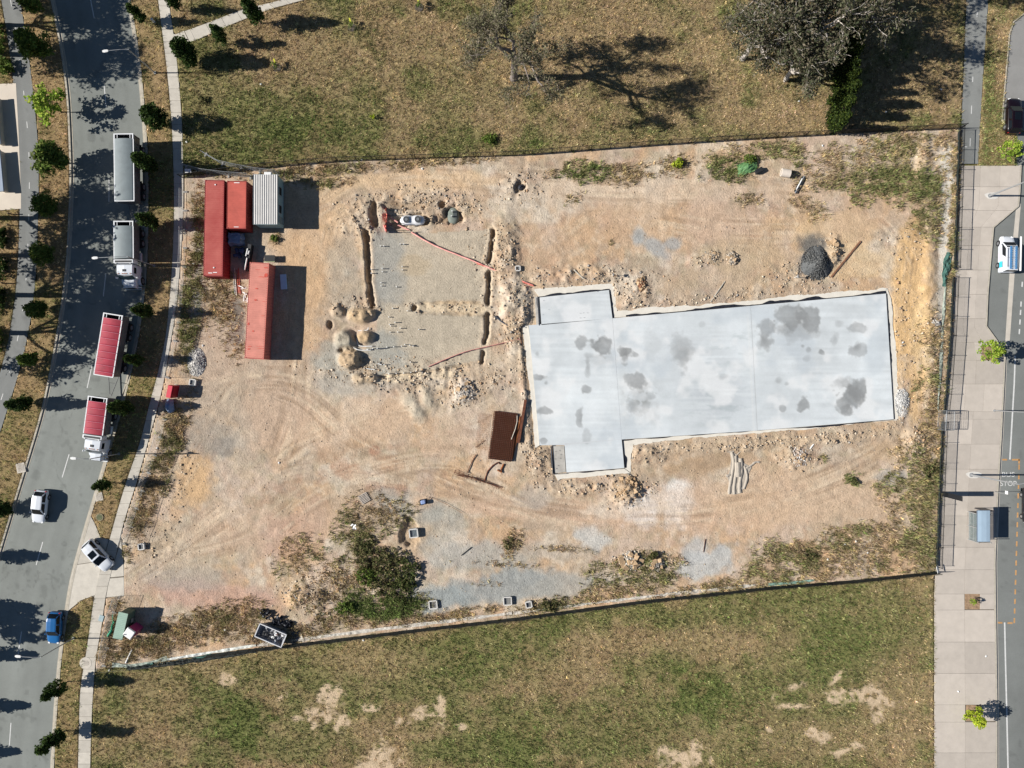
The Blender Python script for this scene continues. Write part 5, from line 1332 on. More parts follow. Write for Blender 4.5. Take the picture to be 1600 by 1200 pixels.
car("parked_car", "blue hatchback parked at the kerb below the driveway", 90, 978.5, head(-2.5, 50), M("blue_car_paint", (0.012, 0.11, 0.30), 0.3, 0.08, 1, coat=0.5), 4.1, 1.72, 1.5)
cm = car("parked_car", "dark maroon car parked in the bay by the verge", 1578.5, 184, head(2, -58), M("maroon_car_paint", (0.006, 0.002, 0.004), 0.3, 0.1, 1, coat=0.5), 4.6, 1.82, 1.52, 'suv')
b = MB(); b.bbox((0, -.3, 1.54), (.8, 1.0, .03), .01); b.build("sunroof", M_GLASS, cm)
car("parked_car", "black car just entering the picture opposite the bus shelter", 1604, 789, head(0, 50), M("black_car_paint", (0.012, 0.012, 0.015), 0.25, 0.1, 1, coat=0.6), 4.6, 1.8, 1.45, 'hatch')
vn = car("parked_van", "white van with blue ladders on its roof in the loading bay", 1567.5, 399, head(1.2, -62), M_WPAINT, 4.7, 1.86, 1.86, 'van', cat="van")
rk = MB()
for y in (-1.7, -.6, .5): rk.box((0, y, 1.93), (1.5, .05, .05))
for s in (-1, 1): rk.box((s * .7, -.6, 1.93), (.04, 2.4, .04))
rk.build("roof_rack", M_GALV, vn)
M_BLUEL = M("blue_fibreglass", alb(84, 140, 190), 0.5, 0.1, 3)
ld = thing("ladder", "blue fibreglass ladder with pale rungs on the white van roof", "ladder", (vn.location.x, vn.location.y, 1.965), vn.rotation_euler.z)
for x in (-.32, .32):
    b = MB(); b.box((x, -.62, 0.03), (.26, 2.9, .07)); b.build("stile", M_BLUEL, ld)
for i in range(10):
    b = MB(); b.box((0, -1.9 + i * .29, .045), (.44, .09, .05)); b.build("rung", M("pale_rung", alb(206, 214, 220), 0.5, 0.05, 3), ld)
aw = MB(); aw.bbox((.98, -.1, 1.9), (.17, 4.4, .16), .04); aw.build("awning_case", M_PVC, vn)
lv = MB(); lv.box((-.935, -1.35, .95), (.012, .8, .55)); lv.build("turquoise_livery_patch", M("turquoise_vinyl", alb(70, 200, 225), 0.4, 0.05, 2), vn)
lv = MB(); lv.box((-.935, -.3, .7), (.012, 1.0, .3)); lv.build("pink_livery_patch", M("pink_vinyl", alb(240, 200, 220), 0.4, 0.05, 2), vn)

# ---- tipper trucks and dog trailers
M_TARPG = M("grey_tarpaulin", alb(128, 139, 142), 0.6, 0.12, 0.9, bump=0.15, bscale=6)
M_TARPR = M("red_tarpaulin", alb(170, 36, 62), 0.65, 0.22, 0.9, bump=0.15, bscale=6)
M_BIN = M("tipper_body_steel", (0.16, 0.16, 0.165), 0.5, 0.25, 1.2, metal=0.3)
M_BINW = M("tipper_rim_white", (0.66, 0.67, 0.68), 0.4, 0.08, 2)
M_CHASS = M("chassis_black", (0.02, 0.02, 0.022), 0.6, 0.2, 3)
M_CABW = M("truck_cab_white", (0.64, 0.67, 0.71), 0.3, 0.06, 1, coat=0.4)
def tip_body(root, y0, y1, z0, z1, w, tarp, bows, gap=.55, slant=.25, bows_m=None):
    """open steel tub with ribs, a rolled tarpaulin over it and an uncovered slot at the tail (y0)"""
    hw = w / 2; t = .06
    f = MB(); f.box((0, (y0 + y1) / 2, z0 + .04), (w - .3, y1 - y0 - .1, .08)); f.build("body_floor", M_BIN, root)
    for s in (-1, 1):
        b = MB(); rings = []
        for y in (y0, y1): rings.append([(s * (hw - .22), y, z0), (s * hw, y, z0 + .45), (s * hw, y, z1), (s * (hw - t), y, z1), (s * (hw - t), y, z0 + .45), (s * (hw - .28), y, z0)])
        b.loft(rings)
        n = int((y1 - y0) / .9)
        for i in range(n + 1): b.box((s * (hw + .03), y0 + .1 + (y1 - y0 - .2) * i / n, (z0 + z1) / 2 + .15), (.07, .1, z1 - z0 - .6))
        so = b.build("body_side", M_BIN, root)
        r = MB(); r.box((s * (hw - .02), (y0 + y1) / 2, z1 + .03), (.12, y1 - y0 + .02, .07)); r.build("top_rail", M_BINW if tarp is M_TARPR or tarp is M_TARPG else M_BIN, so)
    b = MB(); b.box((0, y1 - .04, (z0 + z1) / 2 + .05), (w - .15, .07, z1 - z0 - .05)); b.build("front_board", M_BIN, root)
    b = MB(); b.box((0, y0 + .03, (z0 + z1) / 2), (w - .15, .06, z1 - z0 - .1)); go = b.build("tailgate", M_BIN, root)
    b = MB(); b.box((0, y0 - .02, z1 + .04), (w + .06, .13, .11))
    for s in (-1, 1): b.box((s * (hw - .06), y0 + .3, z1 + .05), (.14, .62, .1)); b.box((s * (hw - .42), y0 + .26, z1 + .03), (.07, .5, .06))
    b.build("tail_frame", M_BINW, root)
    # near-black block stands in for the shade inside the tub
    b = MB(); b.box((0, y0 + .5, z0 + .5), (w - .3, .9, .7)); b.build("load", M("tub_inside", (0.02, 0.02, 0.022), 0.8, 0.3, 3), root)
    tb = MB(); rings = []; n = int((y1 - y0 - gap) / .14)
    for i in range(n + 1):
        y = y0 + gap + (y1 - y0 - gap) * i / n; q = i % 6; bow = .05 if (bows and q == 0) else (.012 if bows else 0.0) - (.02 * math.sin(math.pi * q / 6) if bows else 0)
        r = []
        for k in range(13):
            u = -1 + 2 * k / 12; z = z1 + .05 + (.17 if not bows else .13) * (1 - u * u) + bow * (1 - u ** 4)
            r.append((u * (hw - .03), y, z))
        r = [(-hw - .015, y, z1 - .22)] + r + [(hw + .015, y, z1 - .22)]
        rings.append(r)
    tb.loft(rings, closed=False, caps=False); to = tb.build("tarpaulin", tarp, root, smooth=not bows)
    if bows:
        for i in range(0, n + 1, 6):
            y = y0 + gap + (y1 - y0 - gap) * i / n; p = [(u * (hw - .03), y, z1 + .125 + .13 * (1 - u * u)) for u in [-1 + .2 * k for k in range(11)]]
            bb_ = MB(); bb_.tube(p, .028, 5); bb_.build("bow", M("faded_red_bow", alb(224, 140, 156), 0.6, 0.1, 3), to)
def truck(label, px, py, rz, tarp, bows, L=8.1):
    p = P(px, py); root = thing("tipper_truck", label, "truck", (p.x, p.y, -.1), rz, "tipper trucks and trailers along the kerb")
    c = MB()
    for s in (-1, 1): c.box((s * .42, -.2, .85), (.12, 7.6, .26))
    for y in (-3.4, -2.2, -.6, .8, 2.4, 3.4): c.box((0, y, .85), (.8, .12, .2))
    c.build("chassis", M_CHASS, root)
    tip_body(root, -4.05, .62, 1.15, 2.95, 2.46, tarp, bows)
    b = MB(); b.bbox((0, .98, 2.55), (2.5, .5, 1.1), .05); b.build("headboard", M_BINW, root)
    b = MB(); b.box((0, 1.0, 3.112), (2.1, .26, .02)); b.build("headboard_slot", M_DARK, root)
    # cab
    b = MB(); rings = []
    for (y, z1, hw) in ((1.35, 2.82, 1.06), (1.5, 2.9, 1.08), (2.35, 2.9, 1.06), (2.62, 2.78, 1.02), (3.02, 2.0, 1.04), (3.1, 1.6, 1.06)):
        rings.append([(-hw, y, .75), (-hw, y, z1 - .25), (-hw + .1, y, z1 - .04), (0, y, z1 + .03), (hw - .1, y, z1 - .04), (hw, y, z1 - .25), (hw, y, .75)])
    b.loft(rings); b.build("cab", M_CABW, root)
    b = MB(); vs = []
    for i in range(9):
        u = -1 + i / 4; cv = .12 * (1 - u * u)
        vs.append([(u * .95, 2.70 + cv, 2.74 - .0), (u * .99, 3.05 + cv, 2.02)])
    b.loft([[v[0], v[1]] for v in vs], closed=False, caps=False); b.build("windscreen", M("truck_glass", (0.03, 0.05, 0.06), 0.08, 0.2, 1, spec=0.6), root)
    for s in (-1, 1):
        b = MB(); b.box((s * 1.075, 2.05, 2.28), (.03, .75, .55)); b.build("side_window", M_GLASS, root)
        b = MB(); b.tube([(s * 1.08, 2.85, 2.3), (s * 1.32, 2.95, 2.3)], .025, 5); b.bbox((s * 1.36, 2.95, 2.15), (.12, .22, .5), .03); b.build("mirror", M_BINW, root)
        b = MB(); rings = []
        for k in range(9):
            a = math.pi * k / 8; y = 3.15 - .62 * math.cos(a); z = .62 + .62 * math.sin(a)
            rings.append([(s * .84, y, z), (s * 1.2, y, z), (s * 1.2, y, z - .06), (s * .84, y, z - .06)])
        b.loft(rings); b.build("mudguard", M_CABW, root)
        b = MB(); b.bbox((s * .95, 4.0, .9), (.4, .14, .22), .03); b.build("headlight", M_LAMPW, root)
        b = MB(); b.cyl((s * .98, .1, .8), .3, 1.0, 14, 'Y'); b.build("fuel_tank", M_GALV, root)
        b = MB(); b.box((s * 1.0, 1.7, .75), (.35, .7, .06)); b.box((s * 1.0, 1.7, .5), (.35, .6, .05)); b.build("step", M_GALV, root)
    b = MB(); b.bbox((0, 2.1, 2.94), (.42, .3, .05), .01); b.build("roof_hatch", M_DARK, root)
    ml = MB(); ml.box((0, 0, 0), (.13, .1, .06)); mm = ml.mesh("marker_light", M("amber_lens", (0.35, 0.12, 0.02), 0.3, 0.1, 4))
    for x in (-.75, -.25, 0, .25, .75): inst("marker_light", mm, root, (x, 2.5, 2.9 - .02))
    b = MB(); rings = []
    for (y, hw, z) in ((2.98, .84, 1.86), (3.4, .8, 1.82), (3.95, .72, 1.68), (4.12, .66, 1.5), (4.14, .66, .8)):
        rings.append([(-hw, y, .8), (-hw, y, z - .16), (-hw + .14, y, z), (0, y, z + .04), (hw - .14, y, z), (hw, y, z - .16), (hw, y, .8)])
    b.loft(rings); b.build("bonnet", M_CABW, root)
    b = MB(); b.bbox((0, 4.2, .55), (2.2, .2, .36), .04); b.build("bumper", M_GALV, root)
    b = MB(); b.box((0, 4.16, 1.15), (1.0, .05, .6)); b.build("grille", M_DARK, root)
    for s in (-1, 1):
        b = MB(); b.tube([(s * .9, 1.25, .9), (s * .9, 1.25, 3.2)], .07, 8); b.build("exhaust_stack", M_GALV, root)
        put_wheel(root, s * 1.05, 3.15, .52, .3)
        for y in (-1.7, -3.0): put_wheel(root, s * .97, y, .52, .52)
        b = MB(); b.box((s * .97, -2.35, 1.12), (.56, 2.7, .03)); b.build("rear_mudguard", M_CHASS, root)
    return root
def trailer(label, px, py, rz, tarp, bows, L=8.3):
    p = P(px, py); root = thing("tipper_trailer", label, "trailer", (p.x, p.y, -.1), rz, "tipper trucks and trailers along the kerb")
    hl = L / 2
    c = MB()
    for s in (-1, 1): c.box((s * .45, 0, .95), (.12, L - .4, .26))
    for y in np.linspace(-hl + .5, hl - .5, 6): c.box((0, y, .95), (.8, .12, .2))
    c.build("chassis", M_CHASS, root)
    tip_body(root, -hl, hl, 1.2, 3.05, 2.46, tarp, bows)
    b = MB(); b.box((0, hl + .05, 3.06), (2.5, .14, .12)); b.build("front_lip", M_BINW, root)
    b = MB()
    for s in (-1, 1): b.tube([(s * .75, hl - .3, .75), (s * .12, hl + 2.5, .72)], .06, 6)
    b.tube([(-.45, hl + 1.0, .74), (.45, hl + 1.0, .74)], .04, 5); b.cyl((0, hl + 2.55, .72), .14, .1, 10)
    b.build("drawbar", M("drawbar_paint", alb(150, 90, 90) if bows else alb(120, 122, 122), 0.6, 0.2, 3), root)
    for s in (-1, 1):
        for y in (hl - 1.1, hl - 2.35, -hl + 1.3, -hl + 2.6): put_wheel(root, s * .97, y, .5, .5)
        for y in (hl - 1.7, -hl + 1.95):
            b = MB(); b.box((s * .97, y, 1.1), (.56, 2.5, .03)); b.build("mudguard", M_CHASS, root)
    return root
def ground_of(px, py, h):
    s = (H - h) / H
    return 800 + (px - 800) * s, 600 + (py - 600) * s
truck("white tipper truck with grey tarpaulin parked facing down the street", *ground_of(192.5, 396, 3.0), head(0.6, 100), M_TARPG, False)
trailer("grey tarpaulin dog trailer parked behind the white and grey truck", *ground_of(193, 261, 3.1), head(1.4, 103), M_TARPG, False, 8.35)
truck("white tipper truck with red tarpaulin parked further down the street", *ground_of(145.5, 671, 3.0), head(-12, 90), M_TARPR, True)
trailer("red tarpaulin dog trailer parked behind the white and red truck", *ground_of(168.5, 539, 3.1), head(-15, 93), M_TARPR, True, 7.75)

# ------------------------------------------------------------------ street lamps, signs, bus shelter
M_LPOLE = M("lamp_pole_steel", (0.34, 0.35, 0.36), 0.5, 0.15, 4, metal=0.4)
def lamp(label, px, py, h, arms, base=False, r=.075, group="street lamps along the two roads"):
    root = thing("street_lamp", label, "street lamp", P(px, py), 0, group)
    b = MB(); b.tube([(0, 0, -.1), (0, 0, h * .3), (0, 0, h)], [r * 1.25, r, r * .65], 8); b.build("pole", M_LPOLE, root)
    b = MB(); b.cyl((0, 0, .06), r * 2.4, .12, 10); b.build("base_plate", M_LPOLE, root)
    for (dx, dy, up) in arms:
        b = MB(); b.tube([(0, 0, h - .05), (dx * .4, dy * .4, h + up * .7), (dx, dy, h + up)], [.045, .04, .035], 6); b.build("arm", M_LPOLE, root)
        an = math.atan2(dy, dx); d = Vector((dx, dy, 0)).normalized()
        b = MB(); rings = []
        for t, w in ((0, .05), (.12, .14), (.5, .17), (.75, .1)):
            rings.append([(t * math.cos(an) - q * w * math.sin(an), t * math.sin(an) + q * w * math.cos(an), z) for q, z in ((-1, -.03), (-1, .02), (0, .07), (1, .02), (1, -.03))])
        b.loft(rings); ho = b.build("luminaire", M_PVC, root); ho.location = (dx - d.x * .1, dy - d.y * .1, h + up)
    return root
lamp("grey street lamp with one arm over the street, at the top by the branch path", 242.5, 114, 6.7, [(-2.3, -.3, .3)])
lamp("grey street lamp leaning over the grey truck, between two verge trees", 241, 415, 6.7, [(-3.4, -.2, .35)])
lamp("grey street lamp beside the bonnet of the red truck", 186, 709, 6.7, [(-1.45, .1, .3)])
lamp("grey street lamp behind the blue hatchback at the kerb", 115, 997, 6.7, [(-2.2, .2, .3)])
lamp("tall grey lamp post on the pavement near the bus stop lettering", 1517, 742, 9.0, [(2.2, .5, .3)], True, .11)
lamp("tall grey lamp post on the pavement above the loading bay", 1546, 306, 9.0, [(2.2, .2, .3)], True, .11)
lamp("thin grey lamp post by the kerb next to the grey fence gate", 1553, 641.5, 6.0, [(1.6, 0, .2)], False, .06)
for (x, y, l_) in ((1517, 742, "beside the bus stop lettering"), (1546, 306, "above the loading bay")):
    b = MB(); v = P(x, y); poly = [(v.x + 1.0 * math.cos(a) * (1 + .15 * math.sin(3 * a)), v.y + .45 * math.sin(a)) for a in [2 * math.pi * k / 14 for k in range(14)]]
    b.sheet([(p[0] + .35, p[1]) for p in poly], .0585); tag(b.build("repair_patch", M("new_concrete_patch", alb(226, 222, 214), 0.9, 0.06, 2)), kind='structure')
sg = thing("sign_board", "tall narrow dark sign board standing edge on at the east fence", "sign", P(1472, 771.5))
b = MB(); b.bbox((0, 0, 2.2), (.08, .62, 4.2), .02); b.build("panel", M("sign_dark", (0.012, 0.013, 0.016), 0.6, 0.2, 2), sg)
b = MB()
for s in (-.22, .22): b.box((.06, s, 1.0), (.06, .06, 2.2))
b.build("post", M_BLACKST, sg)
sg = thing("bus_stop_sign", "small bus stop sign on a thin pole by the kerb", "sign", P(1553, 768))
b = MB(); b.tube([(0, 0, 0), (0, 0, 2.7)], .03, 6); b.build("pole", M_GALV, sg)
b = MB(); b.box((.02, .22, 2.4), (.03, .42, .5)); b.build("sign_plate", M_PVC, sg)

def shelter():
    root = thing("bus_shelter", "bus shelter with pale blue roof on the wide pavement", "bus shelter", P(1524, 820))
    hz = 2.5
    # roof: a flat tray, drawn from its own corners at roof height
    c = P(1537, 822, hz) - P(1524, 820); w, l = 19.5 / K * .974, 48.5 / K * .974
    b = MB(); rings = []
    for y in (c.y - l / 2, c.y + l / 2):
        rings.append([(c.x - w / 2, y, hz - .09), (c.x - w / 2, y, hz), (c.x - w * .2, y, hz + .05), (c.x + w * .2, y, hz + .05), (c.x + w / 2, y, hz), (c.x + w / 2, y, hz - .09)])
    b.loft(rings); b.build("roof", M("shelter_roof_blue", alb(172, 194, 212), 0.35, 0.06, 0.8), root)
    b = MB()
    for s in (-1, 1): b.box((c.x + s * (w / 2 + .02), c.y, hz - .06), (.04, l + .04, .13))
    for s in (-1, 1): b.box((c.x, c.y + s * (l / 2 + .02), hz - .06), (w, .04, .13))
    b.build("gutter_trim", M("shelter_trim", (0.1, 0.12, 0.15), 0.5, 0.1, 3), root)
    x0, x1 = -1.0, .55; y0, y1 = -1.85, 1.75
    pm = MB(); pm.box((0, 0, hz / 2 - .05), (.09, .09, hz - .1)); pme = pm.mesh("post", M_GALV)
    for (x, y) in ((x0, y0), (x0, y1), (x0, -.05), (x1, y0), (x1, y1)): inst("post", pme, root, (x, y, 0))
    for (ya, yb) in ((y0, -.05), (-.05, y1)):
        b = MB(); b.box((x0, (ya + yb) / 2, 1.25), (.02, yb - ya - .15, 1.9)); b.build("back_pane", M("shelter_glass", (0.2, 0.24, 0.24), 0.08, 0.1, 2, alpha=0.45), root)
        for z in (.3, 1.25, 2.2):
            b = MB(); b.box((x0, (ya + yb) / 2, z), (.05, yb - ya - .1, .05)); b.build("rail", M_GALV, root)
    b = MB(); b.box((-.2, y1 + .0, 1.25), (1.3, .05, 1.9)); b.build("side_panel", M("shelter_panel", (0.03, 0.03, 0.035), 0.4, 0.1, 3), root)
    b = MB(); b.box((-.2, y0 - .0, 1.25), (1.3, .03, 1.9)); b.build("side_pane", M("shelter_glass"), root)
    b = MB()
    for k in range(4): b.box((x0 + .3 + k * .12, -.2, .46), (.09, 2.6, .04))
    for y in (-1.2, .8): b.box((x0 + .48, y, .22), (.3, .06, .44))
    b.build("bench", M_WOOD, root)
    b = MB(); b.box((-.85, .95, 1.0), (.2, 1.2, .9)); b.build("timetable_case", M_DARK, root)
    b = MB(); b.box((.35, y1 + .45, 1.25), (1.3, .08, 2.0)); b.box((.35, y1 + .45, .2), (.9, .12, .3)); bo = b.build("advert_panel", M("advert_case", (0.03, 0.03, 0.04), 0.4, 0.1, 3), root)
    return root
shelter()
# bollards beside the shared path
bl = MB(); bl.bbox((0, 0, .42), (.16, .16, .95), .03); blm = bl.mesh("bollard", M_WOOD)
for i, (x, y) in enumerate([(19, 335), (18, 353), (17, 371), (15, 389), (13, 407), (11, 425), (8, 443), (5, 461), (2, 479)]):
    tag(inst("bollard", blm, None, P(x, y)), ["first", "second", "third", "fourth", "fifth", "sixth", "seventh", "eighth", "ninth"][i] + " short timber bollard below the forecourt, beside the shared path", "bollard", "bollards beside the shared path")
# low concrete benches on the forecourt
for i, (x, y, l, dx) in enumerate([(9, 192, 6.2, .6), (14, 270, 5.4, .5)]):
    t = thing("concrete_bench", ["upper of two long low pale walls on the forecourt", "lower of two long low pale walls on the forecourt"][i], "bench", P(x - 6, y), head(9, 100))
    b = MB(); b.bbox((0, 0, .98), (.6, l, .16), .03); b.build("seat", M("bench_top", alb(150, 165, 185), 0.6, 0.06, 1), t)
    b = MB(); b.bbox((-.05, 0, .45), (.42, l - .2, .9), .02); b.build("plinth", M_CONC, t)
# ------------------------------------------------------------------ loose things on the site
def up(name, label, cat, px, py, rz=0.0, group=None, dz=0.0):
    v = P(px, py); return thing(name, label, cat, (v.x, v.y, gz(px, py) + dz), rz, group)
# green shed and pink toilet near the gate
def shed():
    t = up("site_shed", "pale green metal shed beside the gate and the portable toilet", "shed", 202.5, 969, head(-9, 39)); M_G = M("shed_green", alb(168, 196, 178), 0.6, 0.08, 1.5)
    h = 2.2
    b = MB(); b.box((0, 0, h / 2), (1.05, 3.2, h - .06)); b.build("walls", M("shed_wall", alb(96, 116, 100), 0.7, 0.1, 1.5), t)
    b = MB(); rings = []
    for i in range(31):
        y = -1.68 + 3.36 * i / 30; z = h + (.025 if i % 2 else 0); rings.append([(-.6, y, z - .02), (.6, y, z + .05)])
    b.loft(rings, closed=False, caps=False); b.build("roof", M_G, t)
    b = MB(); b.box((0, -1.68, h), (1.2, .05, .12)); b.box((0, 1.68, h), (1.2, .05, .12)); b.build("trim", M_G, t)
    b = MB(); b.box((-.54, .3, 1.0), (.04, .8, 1.9)); b.build("door", M("shed_door", alb(80, 96, 84), 0.7, 0.1, 1), t)
shed()
t = up("portable_toilet", "white roofed portable toilet with magenta walls beside the green shed", "portable toilet", 216, 980.5, head(-7, 10))
b = MB(); b.box((0, 0, 1.1), (1.08, 1.08, 2.1)); b.build("walls", M("magenta_plastic", alb(170, 56, 110), 0.5, 0.08, 2), t)
b = MB(); b.bbox((0, 0, 2.22), (1.18, 1.18, .2), .06); b.build("roof", M_PVC, t)
b = MB(); b.box((-.55, 0, 1.0), (.04, .7, 1.9)); b.build("door", M("magenta_door", alb(150, 46, 96), 0.5, 0.08, 2), t)
b = MB(); b.tube([(.42, .42, 1.8), (.42, .42, 2.5)], .05, 8); b.build("vent_pipe", M_DARK, t)
t = up("scrap_chair", "broken grey chair and rags in the shade between shed and toilet", "chair", 208.5, 966)
b = MB(); b.box((0, 0, .5), (.5, .5, .06)); b.box((.25, 0, .8), (.05, .5, .6)); b.build("seat", M("chair_grey", (.2, .2, .2), .7, .2, 3), t)
b = MB()
for x in (-.2, .2):
    for y in (-.2, .2): b.box((x, y, .24), (.04, .04, .5))
b.build("leg_frame", M_DARK, t)
t = up("orange_bag", "orange sandbag at the end of the mesh fence by the gate", "sandbag", 184.5, 929.5)
b = MB(); rings = []
for k in range(7):
    a = math.pi * k / 6; r = .22 * math.sin(a) + .03; rings.append([(-.36 * math.cos(a), r * math.cos(q), .14 + .14 * math.sin(q) * math.sin(a)) for q in [2 * math.pi * j / 8 for j in range(8)]])
b.loft(rings); b.build("bag", M("orange_fabric", alb(236, 120, 70), 0.8, 0.15, 4), t)
crumple("green_hose_cloth", "bright green crumpled cloth hanging on the fence left of the shed", "shade cloth", [(176, 960), (178, 972), (175, 985), (170, 993)], 3.5, M("bright_green_cloth", (0.04, 0.30, 0.17), 0.8, 0.3, 3), 31, 0.5)
v = P(199, 1025); t = up("plastic_pipe", "white plastic pipe lying in the weeds below the shed", "pipe", 202, 1025, head(10, -21))
b = MB(); b.tube([(0, -.95, .12), (0, .95, .12)], .1, 12); b.build("tube", M_PVC, t)
# skip bin with rubbish, black bundles, boards
def skip():
    t = up("skip_bin", "grey steel skip bin full of white and dark rubbish", "skip bin", 427, 988.5, head(-38, -16) + math.pi / 2)
    M_S = M("skip_paint", (0.30, 0.31, 0.34), 0.6, 0.2, 2); L, w, h = 3.7, 1.75, 1.1
    for s in (-1, 1):
        b = MB(); b.add([(-L / 2 + .3, s * (w / 2 - .1), .1), (L / 2 - .3, s * (w / 2 - .1), .1), (L / 2, s * w / 2, h), (-L / 2, s * w / 2, h), (-L / 2 + .3, s * (w / 2 - .16), .1), (L / 2 - .3, s * (w / 2 - .16), .1), (L / 2, s * (w / 2 - .06), h), (-L / 2, s * (w / 2 - .06), h)],
                        [(0, 1, 2, 3), (7, 6, 5, 4), (0, 4, 5, 1), (1, 5, 6, 2), (2, 6, 7, 3), (3, 7, 4, 0)]); b.build("side_wall", M_S, t)
        b = MB(); b.add([(s * (L / 2 - .3), -w / 2 + .1, .1), (s * (L / 2 - .3), w / 2 - .1, .1), (s * L / 2, w / 2, h), (s * L / 2, -w / 2, h), (s * (L / 2 - .36), -w / 2 + .1, .1), (s * (L / 2 - .36), w / 2 - .1, .1), (s * (L / 2 - .06), w / 2, h), (s * (L / 2 - .06), -w / 2, h)],
                        [(0, 1, 2, 3), (7, 6, 5, 4), (0, 4, 5, 1), (1, 5, 6, 2), (2, 6, 7, 3), (3, 7, 4, 0)]); b.build("end_wall", M_S, t)
    b = MB(); b.box((0, 0, .12), (L - .6, w - .2, .08)); b.build("floor", M_S, t)
    b = MB()
    for s in (-1, 1): b.box((0, s * w / 2, h), (L + .1, .11, .09)); b.box((s * L / 2, 0, h), (.11, w, .09))
    b.build("rim", M("skip_rim", (0.6, 0.61, 0.62), 0.5, 0.1, 2), t)
    b = MB()
    for s in (-1, 1):
        for x in (-.9, .9): b.cyl((x, s * (w / 2 + .05), .6), .06, .16, 8, 'Y')
    b.build("lifting_lug", M_DARK, t)
    rr = random.Random(4)
    for i in range(26):
        x = rr.uniform(-L / 2 + .3, L / 2 - .3); white = x * 1 < -.1
        m = [M_PVC, M("rubbish_grey", (.3, .31, .33), .8, .2, 2), M("rubbish_pink", (.5, .25, .24), .8, .2, 2), M_DARK, M_PLASTIC][rr.choice([0, 0, 0, 1, 2, 3] if white else [3, 4, 4, 1, 3])]
        o = MB(); sx, sy = rr.uniform(.2, .7), rr.uniform(.1, .3); vs = []
        n = 5
        for a in range(n):
            for c in range(3): vs.append((sx * (a / (n - 1) - .5), sy * (c / 2 - .5) + rr.uniform(-.04, .04), rr.uniform(-.07, .07)))
        o.add(vs, [(a * 3 + c, a * 3 + 3 + c, a * 3 + 4 + c, a * 3 + 1 + c) for a in range(n - 1) for c in range(2)])
        ob = o.build("rubbish", m); ob.location = (t.location.x, t.location.y, 0)
        q = Matrix.Rotation(t.rotation_euler.z, 3, 'Z') @ Vector((x, rr.uniform(-w / 2 + .2, w / 2 - .2), 0))
        ob.location = (t.location.x + q.x, t.location.y + q.y, t.location.z + rr.uniform(.7, 1.05)); ob.rotation_euler = (rr.uniform(-.5, .5), rr.uniform(-.5, .5), rr.uniform(0, 6.3))
        tag(ob, "torn scrap of rubbish lying in the skip bin", "rubbish", "rubbish in the skip bin")
skip()
# heap of crumpled black plastic behind the skip
t = up("plastic_heap", "heap of crumpled shiny black plastic behind the skip bin", "plastic heap", 433, 966, head(20, 9) + math.pi / 2)
rr = random.Random(9)
for i in range(46):
    x = rr.uniform(-2.2, 2.2); y = rr.uniform(-.8, .8) * (1 - abs(x) / 3.4); o = MB(); vs = []
    for a in range(4):
        for c in range(3): vs.append((.5 * (a / 3 - .5) + rr.uniform(-.05, .05), .34 * (c / 2 - .5), rr.uniform(-.13, .13)))
    o.add(vs, [(a * 3 + c, a * 3 + 3 + c, a * 3 + 4 + c, a * 3 + 1 + c) for a in range(3) for c in range(2)])
    ob = o.build("fold", M_PLASTIC, t); ob.location = (x, y, .15 + .6 * (1 - abs(x) / 2.6) * (1 - abs(y)) * rr.uniform(.6, 1.1)); ob.rotation_euler = (rr.uniform(-.9, .9), rr.uniform(-.9, .9), rr.uniform(0, 6.3))
t = up("plywood_board", "grey plywood board on the ground right of the skip bin", "board", 463, 995, .12)
b = MB(); b.box((0, 0, .06), (1.3, 1.4, .04)); b.build("sheet", M("grey_ply", alb(120, 122, 128), .8, .12, 2), t)
b = MB(); b.box((.72, -.1, .1), (.22, 1.25, .05), rz=.2); b.build("batten", M("pale_batten", alb(230, 222, 205), .8, .1, 2), t)
t = up("wire_basket", "small dark wire basket lying left of the skip bin", "basket", 398, 997.5, .6)
b = MB()
for k in range(5): b.box((-.35 + .175 * k, 0, .1), (.03, .8, .03)); b.box((0, -.4 + .2 * k, .12), (.7, .03, .03))
b.build("grid", M_DARK, t)
# clutter between the containers
t = up("tarp_covered_stack", "blue grey tarpaulin draped over a stack between the containers", "covered stack", 372, 375); 
b = MB(); vs = []; n = 9
for i in range(n):
    for k in range(n):
        u, w_ = i / (n - 1) * 2 - 1, k / (n - 1) * 2 - 1; e = max(abs(u), abs(w_)); z = 1.35 - .12 * u + R(-.04, .04) if e < .8 else (.75 if e < .99 else .3)
        vs.append((u * .98 * (1 + .08 * math.sin(7 * w_)), w_ * .85 * (1 + .08 * math.sin(5 * u)), z))
b.add(vs, [(i * n + k, i * n + n + k, i * n + n + k + 1, i * n + k + 1) for i in range(n - 1) for k in range(n - 1)]); b.build("tarpaulin", M("blue_grey_tarp", alb(140, 158, 186), .5, .15, 2, bump=.4, bscale=6), t)
b = MB(); b.box((0, 0, .6), (1.5, 1.3, 1.15)); b.build("stack", M_WOOD, t)
t = up("drain_pipe_bundle", "white pipes lying on end between the two long containers", "pipes", 391, 404, head(-3, 20))
for i, (x, y, l) in enumerate([(0, .9, 1.6), (.1, -.6, 1.0), (-.15, -.6, .5)]):
    b = MB(); b.tube([(x, y - l / 2, 1.1), (x + .08, y + l / 2, 1.1)], .09, 8); b.build("pipe", M_PVC, t)
b = MB(); b.box((0, 0, .5), (.5, 3.4, 1.0)); b.build("rack", M_DARK, t)
t = up("timber_stack", "heap of dark blue bags between the long red container and the pipes", "bags", 378, 397, .1)
for i in range(7):
    b = MB(); b.bbox((R(-.7, .7), R(-.5, .5), .3 + .25 * (i // 3)), (.7, .45, .26), .1, rz=R(0, 3)); b.build("bag", M("dark_blue_bag", (0.05, 0.07, 0.14), .6, .3, 3), t)
t = up("steel_lengths", "red and pale steel lengths lying south of the containers' gap", "steel lengths", 370, 440, head(2, 30))
